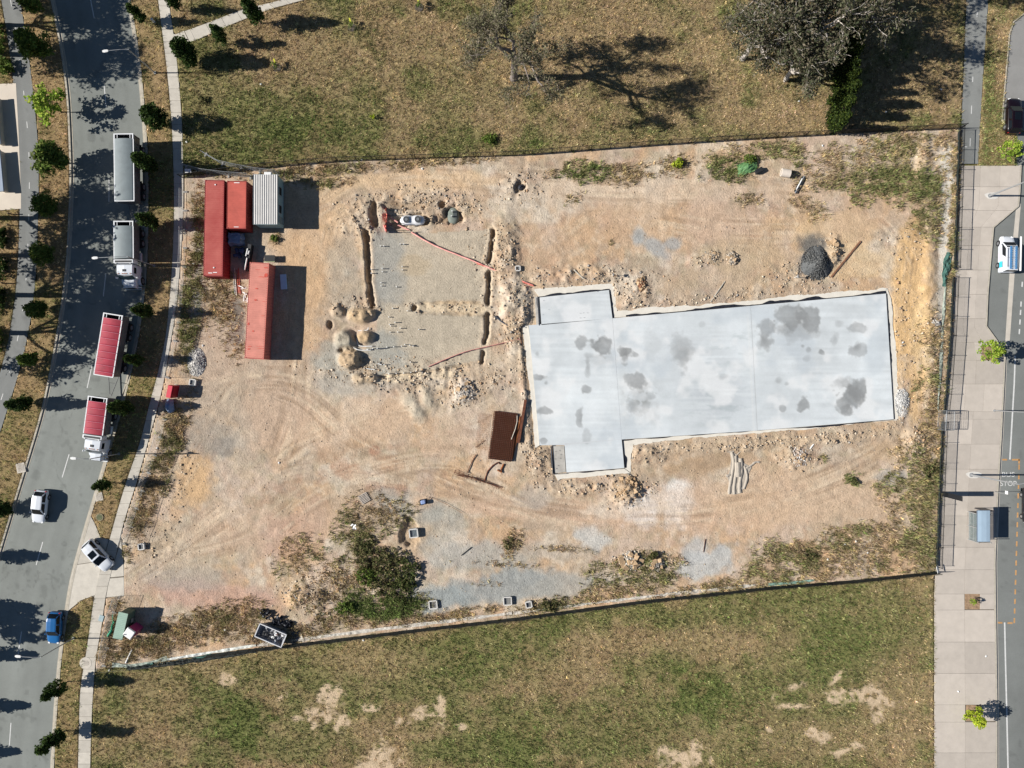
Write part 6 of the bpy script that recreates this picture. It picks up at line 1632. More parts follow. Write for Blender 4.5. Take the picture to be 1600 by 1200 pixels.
for x, l, m in ((-.35, 3.4, M_CPATCH), (.15, 3.6, M_PVC), (.35, 3.2, M_GALV), (-.15, 3.0, M_CPATCH)):
    b = MB(); b.box((x, 0, .08), (.07, l, .07), rz=R(-.03, .03)); b.build("bar", m, t)
t = up("white_debris", "small broken white sheeting left of the salmon container", "sheeting", 382, 456, .4)
b = MB()
for i in range(7): b.box((R(-.5, .5), R(-1.2, 1.2), .08 + R(0, .1)), (.12, R(.4, .9), .02), rz=R(0, 3), rx=R(-.3, .3))
b.build("strips", M_PVC, t)
t = up("trailer_frame", "dark frame table with pale edge beside the office corner", "table", 424, 405)
b = MB(); b.box((0, 0, .72), (1.35, .8, .05)); b.build("top", M_DARK, t)
b = MB()
for x in (-.6, .6):
    for y in (-.35, .35): b.box((x, y, .35), (.05, .05, .7))
b.build("leg_frame", M_DARK, t)
b = MB(); b.box((0, -.43, .72), (1.4, .05, .08)); b.build("edge", M("pale_green_edge", alb(190, 200, 150), .7, .1, 2), t)
t = up("door_panel", "pale blue white panel lying in the salmon container's shadow", "panel", 443.5, 440.5, head(1.6, 24))
b = MB(); b.bbox((0, 0, .12), (.8, 1.95, .12), .02); b.build("panel_face", M("pale_blue_panel", (0.62, 0.72, 0.86), .5, .05, 2), t)
# red cabinet and tarp by the footpath
t = up("red_cabinet", "bright red cabinet by the footpath beside the solar box", "cabinet", 275.5, 611.5, head(-4, 20))
b = MB(); b.bbox((0, 0, .98), (.62, 1.6, 1.9), .03); b.build("carcass", M("bright_red_paint", alb(216, 40, 56), .5, .1, 2), t)
b = MB(); b.box((0, 0, 1.96), (.56, 1.5, .06)); b.build("lid", M("red_lid", alb(226, 66, 84), .5, .1, 2), t)
b = MB(); b.box((-.34, 0, .95), (.05, 1.45, 1.7)); b.build("door", M("dark_red_door", alb(160, 24, 40), .5, .1, 2), t)
b = MB(); b.box((0, 0, .05), (.8, 1.75, .08)); b.build("base_plinth", M_CONC, t)
t = up("blue_tarp_heap", "faded blue grey tarpaulin over a heap below the red cabinet", "tarpaulin", 267, 634, .1)
b = MB(); vs = []; n = 8
for i in range(n):
    for k in range(n):
        u, w_ = i / (n - 1) * 2 - 1, k / (n - 1) * 2 - 1; rd = math.hypot(u, w_)
        vs.append((u * .62 * (1 - .2 * abs(w_)), w_ * .95 * (1 - .15 * abs(u)), max(.02, .95 * (1 - rd * rd * .55)) + R(-.05, .05)))
b.add(vs, [(i * n + k, i * n + n + k, i * n + n + k + 1, i * n + k + 1) for i in range(n - 1) for k in range(n - 1)]); b.build("sheet", M("blue_grey_tarp"), t)
# pit lids with grated tops
def pit_box(label, px, py, rz, s=1.05, dz=.25, top=None):
    t = up("drain_pit", label, "drain pit", px, py, rz, dz=0)
    t.location.z = max(t.location.z, -.05)
    b = MB()
    for x, y, sx, sy in ((-s / 2, 0, .13, s), (s / 2, 0, .13, s), (0, -s / 2, s - .13, .13), (0, s / 2, s - .13, .13)): b.box((x, y, dz / 2), (sx, sy, dz + .2))
    b.build("rim", M("pit_concrete", alb(225, 222, 216), .85, .06, 2), t)
    b = MB(); b.box((0, 0, dz - .12), (s - .13, s - .13, .04)); lid = b.build("lid", top or M("pit_lid", alb(112, 124, 130), .5, .1, 3), t)
    g = MB()
    for k in range(5): g.box((-s / 2 + .15 + (s - .3) * k / 4, 0, dz - .08), (.03, s - .16, .04))
    g.build("grate_bars", M_GALV, lid)
    return t
pit_box("square pale rimmed drain pit in the round hollow beside the bush", 647, 832, .12, 1.05, .55)
pit_box("small white rimmed drain pit beside the site gate", 222.5, 853.5, .1, .72, .3)
pit_box("small white rimmed box beside the red cabinet", 302.5, 597.5, -.15, .75, .3)
pit_box("small square concrete pit lid in the pale slab by the south fence", 677, 944, .1, 1.0, .22, M("pit_lid_conc", alb(150, 148, 142), .8, .1, 3))
pit_box("square grey pit with dark side by the south fence, middle one", 793, 938, .05, 1.0, .3, M("pit_lid_conc"))
pit_box("small pale pit lid close to the grass clump by the south fence", 826, 943.5, .2, .75, .3, M("pit_lid_conc"))
pit_box("small framed pit lid at the end of the red barrier line", 809, 420, .05, .6, .15)
# pallet
t = up("pallet", "weathered timber pallet lying north of the bush", "pallet", 569.5, 778, head(14, -8) + .0)
for i in range(7):
    b = MB(); b.box((-.54 + i * .18, 0, .17), (.085, 1.25, .03)); b.build("slat", M("pallet_slat", (.48, .43, .38), .9, .25, 5), t)
for y in (-.5, 0, .5):
    b = MB(); b.box((0, y, .07), (1.18, .1, .09)); b.build("bearer", M_WOOD, t)
# small pump
t = up("water_pump", "small blue and white pump with hose north of the drain pit", "pump", 662, 783.5, .2)
b = MB(); b.bbox((0, 0, .3), (.62, .5, .55), .08); b.build("housing", M("pump_blue", alb(150, 170, 215), .5, .1, 3), t)
b = MB(); b.box((0, 0, .05), (.9, .7, .06)); b.build("skid", M_DARK, t)
b = MB(); b.cyl((-.5, .1, .2), .14, .3, 10); b.cyl((-.55, -.25, .12), .12, .22, 10); b.build("cap", M_WOOD, t)
b = MB(); b.tube([(.3, -.1, .2), (1.0, .35, .06), (1.6, 0, .04), (3.0, -1.0, .03), (4.6, -2.4, .03)], .025, 5); b.build("hose", M("brown_hose", (.25, .13, .06), .8, .2, 3), t)
# stacked reinforcing mesh
def mesh_stack():
    t = up("mesh_stack", "stack of rust brown reinforcing mesh sheets west of the slab", "mesh stack", 785.5, 681.5, head(-9, 70)); w, l = 3.0, 6.2
    for s in range(5):
        b = MB(); nx, ny = 13, 27; ox, oy = R(-.02, .02), R(-.02, .02); z = .08 + s * .07
        for i in range(nx): b.box((-w / 2 + w * i / (nx - 1) + ox, oy, z), (.05, l, .045))
        for k in range(ny): b.box((ox, -l / 2 + l * k / (ny - 1) + oy, z + .03), (w, .05, .045))
        o = b.build("mesh_sheet", M_RUST, t)
    for x in (-1.2, 1.2):
        b = MB(); b.box((x, 0, .03), (.1, l, .06)); b.build("bearer", M_WOOD, t)
mesh_stack()
t = up("loose_mesh", "single thin reinforcing mesh sheet lying flat left of the mesh stack", "mesh sheet", 755, 674, head(-6, 60))
b = MB()
for i in range(9): b.box((-.75 + 1.5 * i / 8, 0, .05), (.009, 4.6, .01))
for k in range(20): b.box((0, -2.3 + 4.6 * k / 19, .062), (1.5, .009, .01))
b.build("wires", M_RUSTL, t)
for i, (lab, x, y, dx, dy, l, w, m, z) in enumerate([
        ("dark rusty steel beam nearest the slab's west edge", 815.5, 658, -11, 66, 5.7, .34, M_RUST, .3), ("lighter orange rusty plate between mesh stack and dark beam", 806.5, 684, -14, 66, 5.6, .34, M_RUSTL, .2)]):
    t = up("steel_beam", lab, "steel beam", x, y, head(dx, dy))
    b = MB(); b.box((0, 0, z), (w, l, .03)); b.box((0, 0, z - .15), (.03, l, .28)); b.build("web", m, t)
    b = MB(); b.box((0, 0, z - .29), (w, l, .03)); b.build("flange", m, t)
t = up("timber_length", "thin pale bent strip lying on the mesh stack's right edge", "timber strip", 801.5, 664, 0)
b = MB(); q0 = P(801.5, 664); b.tube([P(x, y) - q0 + Vector((0, 0, .5)) for x, y in ((808, 649), (808, 658), (805, 670), (799, 686))], .04, 6); b.build("strip", M("pale_batten"), t)
# rusty scrap: reinforcement cage and bent pieces
t = up("bar_cage", "long rusty bar cage lying on the ground below the mesh stack", "bar cage", 747, 750, head(76, 26))
b = MB(); rr = random.Random(2)
for i in range(6): b.tube([(rr.uniform(-.3, .3), -3.4 + rr.uniform(0, .6), .1 + .05 * i), (rr.uniform(-.3, .3), 0, .12 + .04 * i), (rr.uniform(-.3, .3), 3.4 - rr.uniform(0, .8), .1 + .03 * i)], .022, 5)
b.build("long_bar", M_RUST, t)
b = MB()
for i in range(12): y = -3.2 + 6.4 * i / 11; b.tube([(-.3, y, .05), (-.3, y + .05, .35), (.3, y, .35), (.3, y, .05), (-.3, y, .05)], .014, 4)
b.build("stirrup", M_RUST, t)
for lab, pts, r, m in [("short straight rusty bar above the cage's left end", [(744, 710), (737, 722), (730, 739)], .05, M_RUST), ("thin rusty bar left of the mesh stack", [(757, 688), (743, 699)], .03, M_RUST),
                       ("bent rusty bracket arching below the mesh stack", [(757, 751), (762, 736), (770, 727), (778, 722), (781, 725)], .07, M_RUST), ("brown twisted scrap piece near the slab corner below the mesh stack", [(787, 725), (783, 733), (784, 738), (777, 734)], .1, M_RUSTL)]:
    o_ = P(*pts[0]); b = MB(); b.tube([P(x, y) - o_ + Vector((0, 0, .12 + gz(x, y))) for x, y in pts], r, 6)
    o = b.build("scrap_bar", m); o.location = (o_.x, o_.y, 0); tag(o, lab, "scrap bar")
# planks and bits round the slab
for lab, x0, y0, x1, y1, w, m in [("long brown plank beside the dark gravel heap", 1344, 377, 1298, 433, .22, M("red_brown_timber", (.24, .12, .07), .9, .3, 4)), ("thin pale stick lying north of the slab's middle bay", 1132, 440, 1110, 472, .09, M("pale_batten")),
                                  ("pale plank in the rubble north of the west bay", 896, 422, 911, 436, .12, M("pale_batten")), ("thin rusty rod standing by the south mounds", 1102, 842, 1099, 862, .05, M_RUST), ("small plank at the trench near the west slab edge", 812, 515, 815, 538, .12, M("red_brown_timber")),
                                  ("white pipe piece south of the slab near the rubble", 1264, 702, 1270, 694, .12, M_PVC), ("dark bar beside the septic pit's shade", 720, 868, 736, 855, .05, M_DARK), ("brown stick pointing out of the south rubble", 1003, 766, 1012, 772, .05, M_RUST)]:
    d = P(x1, y1) - P(x0, y0); c = (P(x0, y0) + P(x1, y1)) / 2
    b = MB(); b.box((0, 0, .06), (w, d.length, .07)); b.box((0.04, 0.1, .1), (w * .6, d.length * .96, .04))
    o = b.build("plank", m); o.location = (c.x, c.y, gz((x0 + x1) / 2, (y0 + y1) / 2)); o.rotation_euler.z = head(x1 - x0, y1 - y0); tag(o, lab, "plank")
# dark gravel heap and white gravel heap
def heap(name, label, cat, px, py, rx, ry, h, cols, n, seed, smin=.05, smax=.14, rot=0, mound_c=None):
    t = up(name, label, cat, px, py, rot); t.location.z = min(t.location.z, .05); r = np.random.default_rng(seed)
    b = MB(); vs = [(0, 0, h)]; fs = []; nr, na = 7, 22
    for i in range(1, nr + 1):
        for k in range(na):
            a = 2 * math.pi * k / na; q = i / nr; rag = 1 + .16 * math.sin(3 * a + seed) + R(-.05, .05)
            vs.append((math.cos(a) * rx * q * rag, math.sin(a) * ry * q * rag, max(-.06, h * (1 - q ** 1.4) + R(-.04, .04) * (1 if q < 1 else 0)) - (.06 if i == nr else 0)))
    for k in range(na): fs.append((0, 1 + k, 1 + (k + 1) % na))
    for i in range(nr - 1):
        for k in range(na): a_ = 1 + i * na; fs.append((a_ + k, a_ + na + k, a_ + na + (k + 1) % na, a_ + (k + 1) % na))
    b.add(vs, fs); c = mound_c or cols[0]
    b.build("mound", M(name + "_earth_" + str(seed), tuple(c), .95, .25, 4, bump=.6), t)
    a = r.uniform(0, 2 * np.pi, n); q = np.sqrt(r.random(n)) * 1.08; x, y = np.cos(a) * rx * q, np.sin(a) * ry * q
    s = smin * (smax / smin) ** (r.random(n) ** 2); z = np.maximum(0, h * (1 - np.minimum(q, 1) ** 1.4)) + s * .2
    V = OCT[None] * r.uniform(.6, 1.2, (n, 6, 1)) + r.normal(0, .15, (n, 6, 3)); V = V * s[:, None, None]
    V[:, :, 0] += x[:, None]; V[:, :, 1] += y[:, None]; V[:, :, 2] += z[:, None]
    cc = np.array(cols)[r.integers(0, len(cols), n)] * r.uniform(.7, 1.15, (n, 1))
    o = link(bpy.data.objects.new("loose_stones", np_mesh("loose_stones", V.reshape(-1, 3), (OCF[None] + (np.arange(n) * 6)[:, None, None]).reshape(-1), 3, M_STONE, np.repeat(cc, 6, 0))), t); o['kind'] = 'stuff'
    return t
heap("gravel_heap", "heap of dark grey crushed gravel northeast of the slab", "gravel heap", 1276, 411, 1.9, 2.1, 1.35, [alb(104, 106, 106), alb(84, 86, 88), alb(126, 126, 124)], 2600, 41)
heap("gravel_heap", "low heap of white gravel near the red containers' south end", "gravel heap", 307, 566, 1.15, 1.75, .5, [alb(222, 218, 212), alb(196, 194, 190), alb(236, 232, 226)], 1500, 42)
heap("gravel_heap", "long low strip of white gravel at the slab's east end", "gravel heap", 1409, 629, .85, 1.75, .32, [alb(222, 220, 216), alb(206, 206, 204)], 1200, 43)
def boulders(label, px, py, rx, ry, n, smin, smax, cols, seed, h=.5):
    t = heap("rubble_heap", label, "rubble heap", px, py, rx, ry, h, cols, int(260 * rx * ry) + 200, seed, .06, .22, mound_c=alb(190, 166, 138))
    rr = random.Random(seed)
    for i in range(n):
        a = rr.uniform(0, 6.28); q = math.sqrt(rr.random()); s = rr.uniform(smin, smax)
        b = MB(); vs = []
        for (x, y, z) in ((-1, -1, -1), (1, -1, -1), (1, 1, -1), (-1, 1, -1), (-1, -1, 1), (1, -1, 1), (1, 1, 1), (-1, 1, 1)): vs.append((x * s * rr.uniform(.5, 1.1), y * s * rr.uniform(.4, .9), z * s * .5 * rr.uniform(.6, 1.1)))
        b.add(vs, [(3, 2, 1, 0), (4, 5, 6, 7), (0, 1, 5, 4), (1, 2, 6, 5), (2, 3, 7, 6), (3, 0, 4, 7)])
        o = b.build("stone", M("rubble_block_" + str(i % 3), tuple(v * (.8 + .2 * (i % 3)) for v in cols[0]), .9, .2, 4, bump=.4), t)
        o.location = (math.cos(a) * rx * q, math.sin(a) * ry * q, h * (1 - q ** 1.4) + s * .3); o.rotation_euler = (rr.uniform(-.4, .4), rr.uniform(-.4, .4), rr.uniform(0, 6.3))
LT = [alb(216, 200, 180), alb(196, 176, 150), alb(180, 172, 160)]
boulders("heap of brown clods and rock at the slab's south corner", 979, 765, 2.0, 1.6, 22, .15, .36, [alb(200, 170, 134), alb(180, 150, 116)], 51, .75)
boulders("heap of pale broken concrete lumps in the weeds south of the slab", 986, 876, 1.4, 1.2, 16, .22, .5, [alb(214, 206, 194), alb(196, 190, 180)], 52, .4)
boulders("small heap of dark broken lumps right of the pale concrete lumps", 1027, 880, 1.1, .9, 9, .2, .42, [alb(170, 164, 156), alb(140, 136, 130)], 53, .4)
boulders("heap of pipe offcuts and pink rubble south of the slab", 1247, 713, 1.5, 1.2, 10, .14, .3, [alb(206, 186, 172), alb(226, 222, 216)], 54, .45)
boulders("pale chalky spoil heap with dark hollow west of the slab", 725, 611, 1.4, 1.4, 14, .14, .32, [alb(224, 216, 206), alb(200, 190, 178)], 55, .5)
boulders("pale rock heap beside the dark gravel heap", 1301, 392, .75, 1.5, 10, .2, .45, [alb(228, 208, 178), alb(206, 182, 150)], 56, .5)
boulders("cream rock heap at the east fence, south end of the slab road", 1427, 688, 1.0, 1.6, 14, .16, .36, [alb(228, 212, 188), alb(208, 186, 156)], 57, .4)
boulders("heap of orange clods and grey stones near the south bush", 464, 930, 1.2, 1.2, 8, .14, .3, [alb(214, 176, 132), alb(196, 190, 184)], 58, .5)
boulders("brick coloured rubble north of the slab notch", 1002, 446, .7, .9, 8, .16, .34, [alb(176, 128, 100), alb(196, 170, 140)], 59, .35)
boulders("pinkish rock heap north of the slab's middle bay, left one", 1112, 402, .9, .7, 8, .14, .3, LT, 60, .3)
boulders("pinkish rock heap north of the slab's middle bay, right one", 1144, 404, .7, .8, 8, .14, .3, LT, 61, .35)
# concrete washout with finger-like ridges
t = up("concrete_spill", "hardened grey concrete spill with finger like ridges south of the slab", "concrete spill", 1152, 735)
t0 = P(1152, 735); M_SP = M("hardened_concrete", alb(190, 180, 166), .9, .1, 3, bump=.4)
sp_ = ragged([(1143, 704), (1152, 712), (1160, 722), (1170, 728), (1176, 724), (1172, 735), (1168, 745), (1164, 760), (1158, 770), (1146, 773), (1138, 772), (1139, 755), (1135, 745), (1140, 735), (1142, 720), (1140, 708)], 3, 1.6, 9)
b = MB(); b.prism([(P(x, y) - t0)[:2] for x, y in sp_], -.05, .03); b.build('sheet', M('hardened_concrete', alb(206, 198, 184), .9, .1, 3, bump=.4), t)
for i, (pts, w) in enumerate([([(1143, 706), (1146, 725), (1140, 760), (1139, 772)], 4.2), ([(1149, 712), (1150, 735), (1147, 760), (1147, 772)], 4.6), ([(1157, 716), (1158, 735), (1155, 760), (1156, 770)], 5), ([(1163, 728), (1167, 745), (1162, 764)], 3.4), ([(1164, 732), (1172, 728), (1180, 722), (1186, 722)], 3), ([(1140, 742), (1134, 744)], 4), ([(1150, 712), (1160, 702)], 1.6), ([(1146, 705), (1136, 706)], 2.5), ([(1152, 722), (1153, 745)], 9)]):
    b = MB(); b.tube([P(x, y) - t0 + Vector((0, 0, .04)) for x, y in smooth_line(pts, 5)], [w / K * .55 * R(.8, 1.15) for _ in smooth_line(pts, 5)], 8)
    for k, v in enumerate(b.v): b.v[k] = (v[0], v[1], .02 + max(-.04, (v[2] - .04) * .75))
    b.build("ridge", M_SP, t)
# green tarp, tank, black pipes up north
t = up("green_tarp", "green tarpaulin heap in the weeds at the north fence", "tarpaulin", 1167, 262, .1)
b = MB(); vs = []; n = 9
for i in range(n):
    for k in range(n):
        u, w_ = i / (n - 1) * 2 - 1, k / (n - 1) * 2 - 1; rd = math.hypot(u, w_)
        vs.append((u * 1.3, w_ * .8 + .3 * u, max(.02, .6 * (1 - rd * .7)) + R(-.08, .1)))
b.add(vs, [(i * n + k, i * n + n + k, i * n + n + k + 1, i * n + k + 1) for i in range(n - 1) for k in range(n - 1)]); b.build("sheet", M("green_tarp", alb(104, 150, 96), .6, .2, 2, bump=.5, bscale=6), t)
b = MB(); b.box((1.4, -.6, .3), (1.0, .5, .5), rz=.4); b.build("bundle", M_DARK, t)
t = up("culvert_ring", "pale concrete culvert ring with dark opening on the bare earth", "culvert", 1225, 272, head(-20, -3) + math.pi)
b = MB(); rings = []; 
for (y, r) in ((-.55, .52), (.6, .52), (.6, .4), (-.55, .4)): rings.append([(r * math.cos(2 * math.pi * k / 18), y, .5 + r * math.sin(2 * math.pi * k / 18)) for k in range(18)])
b.loft(rings + [rings[0]], caps=False); b.build("ring", M("culvert_concrete", alb(232, 220, 206), .85, .1, 2), t)
b = MB(); b.cyl((0, .1, .5), .38, .5, 14, 'Y'); b.build("inside_bag", M_DARK, t)  # near-black plug filling the bore makes its opening look dark
t = up("pipe_lengths", "bundle of black and grey pipes lying near the culvert ring", "pipes", 1249, 289, head(-13, 24))
for i, (x, l, m) in enumerate([(-.2, 2.3, M_DARK), (0, 2.5, M("grey_pipe", (.2, .22, .24), .5, .1, 3)), (.2, 2.2, M_DARK), (.1, 1.6, M_PVC)]):
    b = MB(); b.tube([(x, -l / 2, .12 + .1 * (i == 3)), (x, l / 2, .12 + .1 * (i == 3))], .09, 8); b.build("pipe", m, t)
t = up("rubbish_sack", "black sack and grey sheeting on the spoil by the north fence", "sack", 815, 292)
b = MB(); b.bbox((0, 0, .25), (.9, .7, .5), .2, rz=.4); b.build("sack", M_PLASTIC, t)
b = MB(); b.box((.3, -.8, .1), (.8, .5, .03), rz=.5, rx=.15); b.build("sheet", M("loose_sheet"), t)
t = up("white_rag", "white plastic rag caught in the bush's top left", "rag", 554, 822)
b = MB()
for i in range(6): b.box((R(-.35, .35), R(-.3, .3), .5 + R(0, .2)), (R(.2, .5), R(.1, .25), .02), rz=R(0, 3), rx=R(-.6, .6), ry=R(-.6, .6))
b.build("scraps", M_PVC, t)
# builder's tool at the rubble and standing marker stakes
for lab, x, y in (("white post stake standing in the rubble north of the west bay", 956, 431), ("white post stake standing by the dark gravel heap", 1241, 434)):
    t = up("marker_stake", lab, "stake", x, y, 0); b = MB(); b.tube([(0, 0, -.1), (0, 0, 1.2)], .035, 6); b.build("stake", M_PVC, t); b = MB(); b.box((0, 0, 1.15), (.06, .4, .3)); b.build("tag", M_LPOLE, t)
# septic tank with two lids
t = up("septic_tank", "white plastic septic tank with two dark lids in its pit", "septic tank", 645, 344.5, .02); t.location.z = -.5
b = MB(); rings = []
for k in range(15):
    x = -1.65 + 3.3 * k / 14; u = abs(x) / 1.65; r = .66 * math.sqrt(max(.03, 1 - u ** 5)) * (1 - .12 * math.exp(-(x / .18) ** 2)) + (.02 if k % 2 else 0)
    rings.append([(x, r * math.cos(a), .5 + .62 * r / .66 * math.sin(a)) for a in [2 * math.pi * j / 18 for j in range(18)]])
b.loft(rings); b.build("shell", M("white_plastic", (0.72, 0.73, 0.74), .4, .06, 2), t, smooth=True)
for x in (-.75, .75):
    b = MB(); b.cyl((x, 0, 1.12), .42, .22, 18); lo = b.build("lid", M("grey_lid", (.05, .055, .06), .5, .1, 3), t)
    b = MB(); b.cyl((x, 0, 1.25), .2, .06, 12); b.build("cap", M("grey_cap", (.16, .17, .18), .5, .1, 3), lo)
b = MB()
for y in (-.15, .15): b.tube([(1.5, y, .8), (2.4, y, .8)], .04, 6)
b.build("outlet_pipe", M_DARK, t)
t = up("pump_chamber", "grey domed chamber with white pipe standing in its own pit", "chamber", 708, 336); t.location.z = -.62
b = MB(); rings = []
for k in range(6): a = math.pi / 2 * k / 5; rings.append([(.8 * math.cos(a) * math.cos(q) + .001, 1.25 * math.cos(a) * math.sin(q), .1 + .45 * math.sin(a)) for q in [2 * math.pi * j / 16 for j in range(16)]])
b.loft(rings); b.build("dome", M("chamber_grey", alb(126, 134, 126), .8, .15, 2), t, smooth=True)
b = MB(); b.tube([(-.1, .4, .4), (-.1, .4, 1.3)], .07, 8); b.tube([(-.2, -.2, .4), (-.2, -.2, 1.1)], .07, 8); b.build("riser_pipe", M_PVC, t)
b = MB(); b.box((.25, .1, .58), (.5, .9, .04)); b.build("cover", M("chamber_cover", (.06, .07, .07), .6, .2, 3), t)
# orange barrier mesh and pegs around the pit
t = up("barrier_mesh", "drooping orange red barrier mesh along the west side of the tank pit", "barrier", 604, 322); t0 = P(604, 322)
M_OR = M("barrier_orange", (0.72, 0.16, 0.12), .7, .2, 4); M_PK = M("barrier_pink", (0.78, 0.36, 0.32), .7, .15, 4)
pegs = [(604, 326), (606, 340), (604, 353), (605, 364)]
b = MB(); vs = []; fs = []; ln = smooth_line(pegs, 8); nz = 5
for i, (x, y) in enumerate(ln):
    q = P(x, y) - t0; sag = .25 * abs(math.sin(i * .4))
    for k in range(nz): vs.append((q.x + R(-.08, .08), q.y, .05 + (.95 - sag) * k / (nz - 1)))
for i in range(len(ln) - 1):
    for k in range(nz - 1): a = i * nz + k; fs.append((a, a + nz, a + nz + 1, a + 1))
b.add(vs, fs); b.build("net", M_OR, t)
pm = MB(); pm.tube([(0, 0, -.3), (0, 0, 1.15)], .03, 5); pme = pm.mesh("peg", M_BLACKST)
for p in pegs: inst("peg", pme, t, P(*p) - t0)
b = MB()
for (a, c) in (((601, 330), (610, 338)), ((610, 340), (622, 348)), ((608, 346), (612, 352)), ((622, 352), (640, 360)), ((600, 352), (603, 362)), ((596, 330), (600, 327))):
    b.tube([P(*a) - t0 + Vector((0, 0, .25)), P((a[0] + c[0]) / 2, (a[1] + c[1]) / 2) - t0 + Vector((0, 0, .12)), P(*c) - t0 + Vector((0, 0, .1))], .09, 5)
b.build("loose_net", M_PK, t)
t = up("safety_rail", "black rail frame with legs around the tank pit", "rail", 606, 352); t0 = P(606, 352)
for (y0, x1) in ((340, 632), (352, 634), (363, 641)):
    b = MB(); b.tube([P(606, y0) - t0 + Vector((0, 0, .9)), P(x1, y0 - .5) - t0 + Vector((0, 0, .9))], .035, 6); b.build("rail", M_BLACKST, t)
for p in ((612, 352), (620, 363), (632, 363), (606, 340), (622, 352)): inst("leg", pme, t, P(*p) - t0)
def flat_line(name, label, cat, pts, w, m, h0, seed):
    o_ = P(*pts[0]); b = MB(); ln = smooth_line(pts, 10)
    rings = []
    for i, (x, y) in enumerate(ln):
        xa, ya = ln[max(i - 1, 0)]; xb, yb = ln[min(i + 1, len(ln) - 1)]; l = math.hypot(xb - xa, yb - ya) or 1; nx, ny = -(yb - ya) / l, (xb - xa) / l
        z = h0 + .06 * math.sin(i * 1.7 + seed); q0, q1 = P(x - nx * w / 2, y - ny * w / 2) - o_, P(x + nx * w / 2, y + ny * w / 2) - o_
        rings.append([(q0.x, q0.y, z), ((q0.x + q1.x) / 2, (q0.y + q1.y) / 2, z + .22 + .05 * math.sin(i)), (q1.x, q1.y, z + .02)])
    b.loft(rings, closed=False, caps=False); o = b.build(name, m); o.location = (o_.x, o_.y, 0); return tag(o, label, cat)
flat_line("barrier_tape", "long pink red barrier tape stretched from the tank pit to the slab corner", "barrier tape", [(643, 363), (680, 384), (740, 408), (780, 425), (833, 446)], 2.6, M_PK, .15, 1)
flat_line("barrier_tape", "second strand of red barrier tape beside the slab corner", "barrier tape", [(745, 412), (775, 422), (800, 434), (834, 447)], 1.8, M_OR, .1, 3)
flat_line("barrier_tape", "thin pink barrier tape running across the south end of the pad", "barrier tape", [(670, 573), (700, 560), (730, 549), (765, 541), (812, 530)], 1.6, M_PK, .1, 2)
# pipe stubs in the pad
st = MB(); st.tube([(0, 0, -.1), (0, 0, .42)], .055, 8); st.tube([(0, 0, .36), (0, 0, .43)], .068, 8); stm = st.mesh("pipe_stub", M_PVC)
ST_P = [(595, 385), (600, 385), (626, 382), (631, 382), (581, 421.5), (581, 427.5), (598, 420), (598, 425), (629, 417), (629, 422), (596, 442), (596, 447), (620, 448.5), (614, 482), (608, 495.5), (618, 504), (609, 507), (611, 509.5), (626, 513), (610, 519), (622, 519), (655, 515), (605, 542.5), (616, 542), (628, 541), (633, 538.5), (641, 539.5), (646, 541), (642, 566), (601, 570), (609, 584), (620, 583.5), (632, 583), (643, 582), (651, 580), (637, 486), (575, 546), (583, 545), (590, 544.5)]
for x, y in ST_P:
    o = inst("pipe_stub", stm, None, (P(x, y).x, P(x, y).y, max(gz(x, y), -.1))); o.scale.z = R(.8, 1.25)
    tag(o, "short white pipe stub standing upright in the graded building pad", "pipe stub", "pipe stubs in the building pad")
for i, (pts, lab) in enumerate([([(560, 517), (574, 516), (576, 512)], "white pipe with an upturned end between the small pits"), ([(558, 528), (560, 538), (566, 541), (582, 541)], "grey white pipe elbow beside the middle pit"), ([(553, 543), (562, 547), (580, 547)], "white pipe along the edge of the lowest pit"), ([(573, 576), (586, 577.5)], "short white pipe south of the pits"), ([(591, 568), (597, 570)], "thin white pipe end in the grey pad corner"), ([(773, 494), (786, 504), (800, 512)], "black and pale pipe lying across the rubble east of the pad"), ([(590, 545.5), (604, 544)], "dark pipe flush in the pad west edge")]):
    o_ = P(*pts[0]); b = MB(); b.tube([P(x, y) - o_ + Vector((0, 0, .22)) for x, y in smooth_line(pts, 4)], .06 if i != 5 else .1, 7)
    o = b.build("drain_pipe", M_PVC if i < 5 else M("dark_pipe", (.05, .06, .08), .5, .2, 3)); o.location = (o_.x, o_.y, 0); tag(o, lab, "pipe")
# small survey pegs and litter in view
lit = MB(); lit.add([(-.14, -.1, .03), (.12, -.08, .06), (.15, .09, .02), (-.1, .12, .07), (0, 0, .12)], [(0, 1, 4), (1, 2, 4), (2, 3, 4), (3, 0, 4)]); litm = lit.mesh("litter", M_PVC)
for x, y in [(303, 412), (408, 132), (240, 34), (1337, 846), (1293, 874), (1355, 863), (346, 422), (317, 540), (352, 984), (315, 994), (568, 1000), (436, 723), (566, 250), (660, 264), (1285, 228), (1248, 158), (1384, 175), (1470, 140), (171, 1047), (189, 1013), (1540, 1025), (1497, 1080), (1320, 850), (292, 222), (246, 700), (1410, 535), (1380, 554)]:
    tag(inst("litter", litm, None, (P(x, y).x, P(x, y).y, max(0.0, gz(x, y)) + .04), R(0, 6)), "scrap of white litter lying on the ground", "litter", "white litter scraps on the ground")
t = thing("notice_sign", "small white sign on the corner of the mesh fence by the containers", "sign", P(300, 271)); b = MB(); b.box((0, 0, 1.2), (.8, .5, .04), rx=.4); b.build("board", M_PVC, t); b = MB(); b.tube([(0, 0, 0), (0, 0, 1.2)], .03, 5); b.build("post", M_GALV, t)
t = thing("warning_triangle_board", "white board on the southeast fence corner by the pavement", "board", P(1459, 887), .2); b = MB(); b.box((0, 0, .9), (.5, .9, .04), ry=.7); b.build("board", M_PVC, t); b = MB(); b.tube([(0, 0, 0), (0, 0, 1.0)], .03, 5); b.build("post", M_GALV, t)
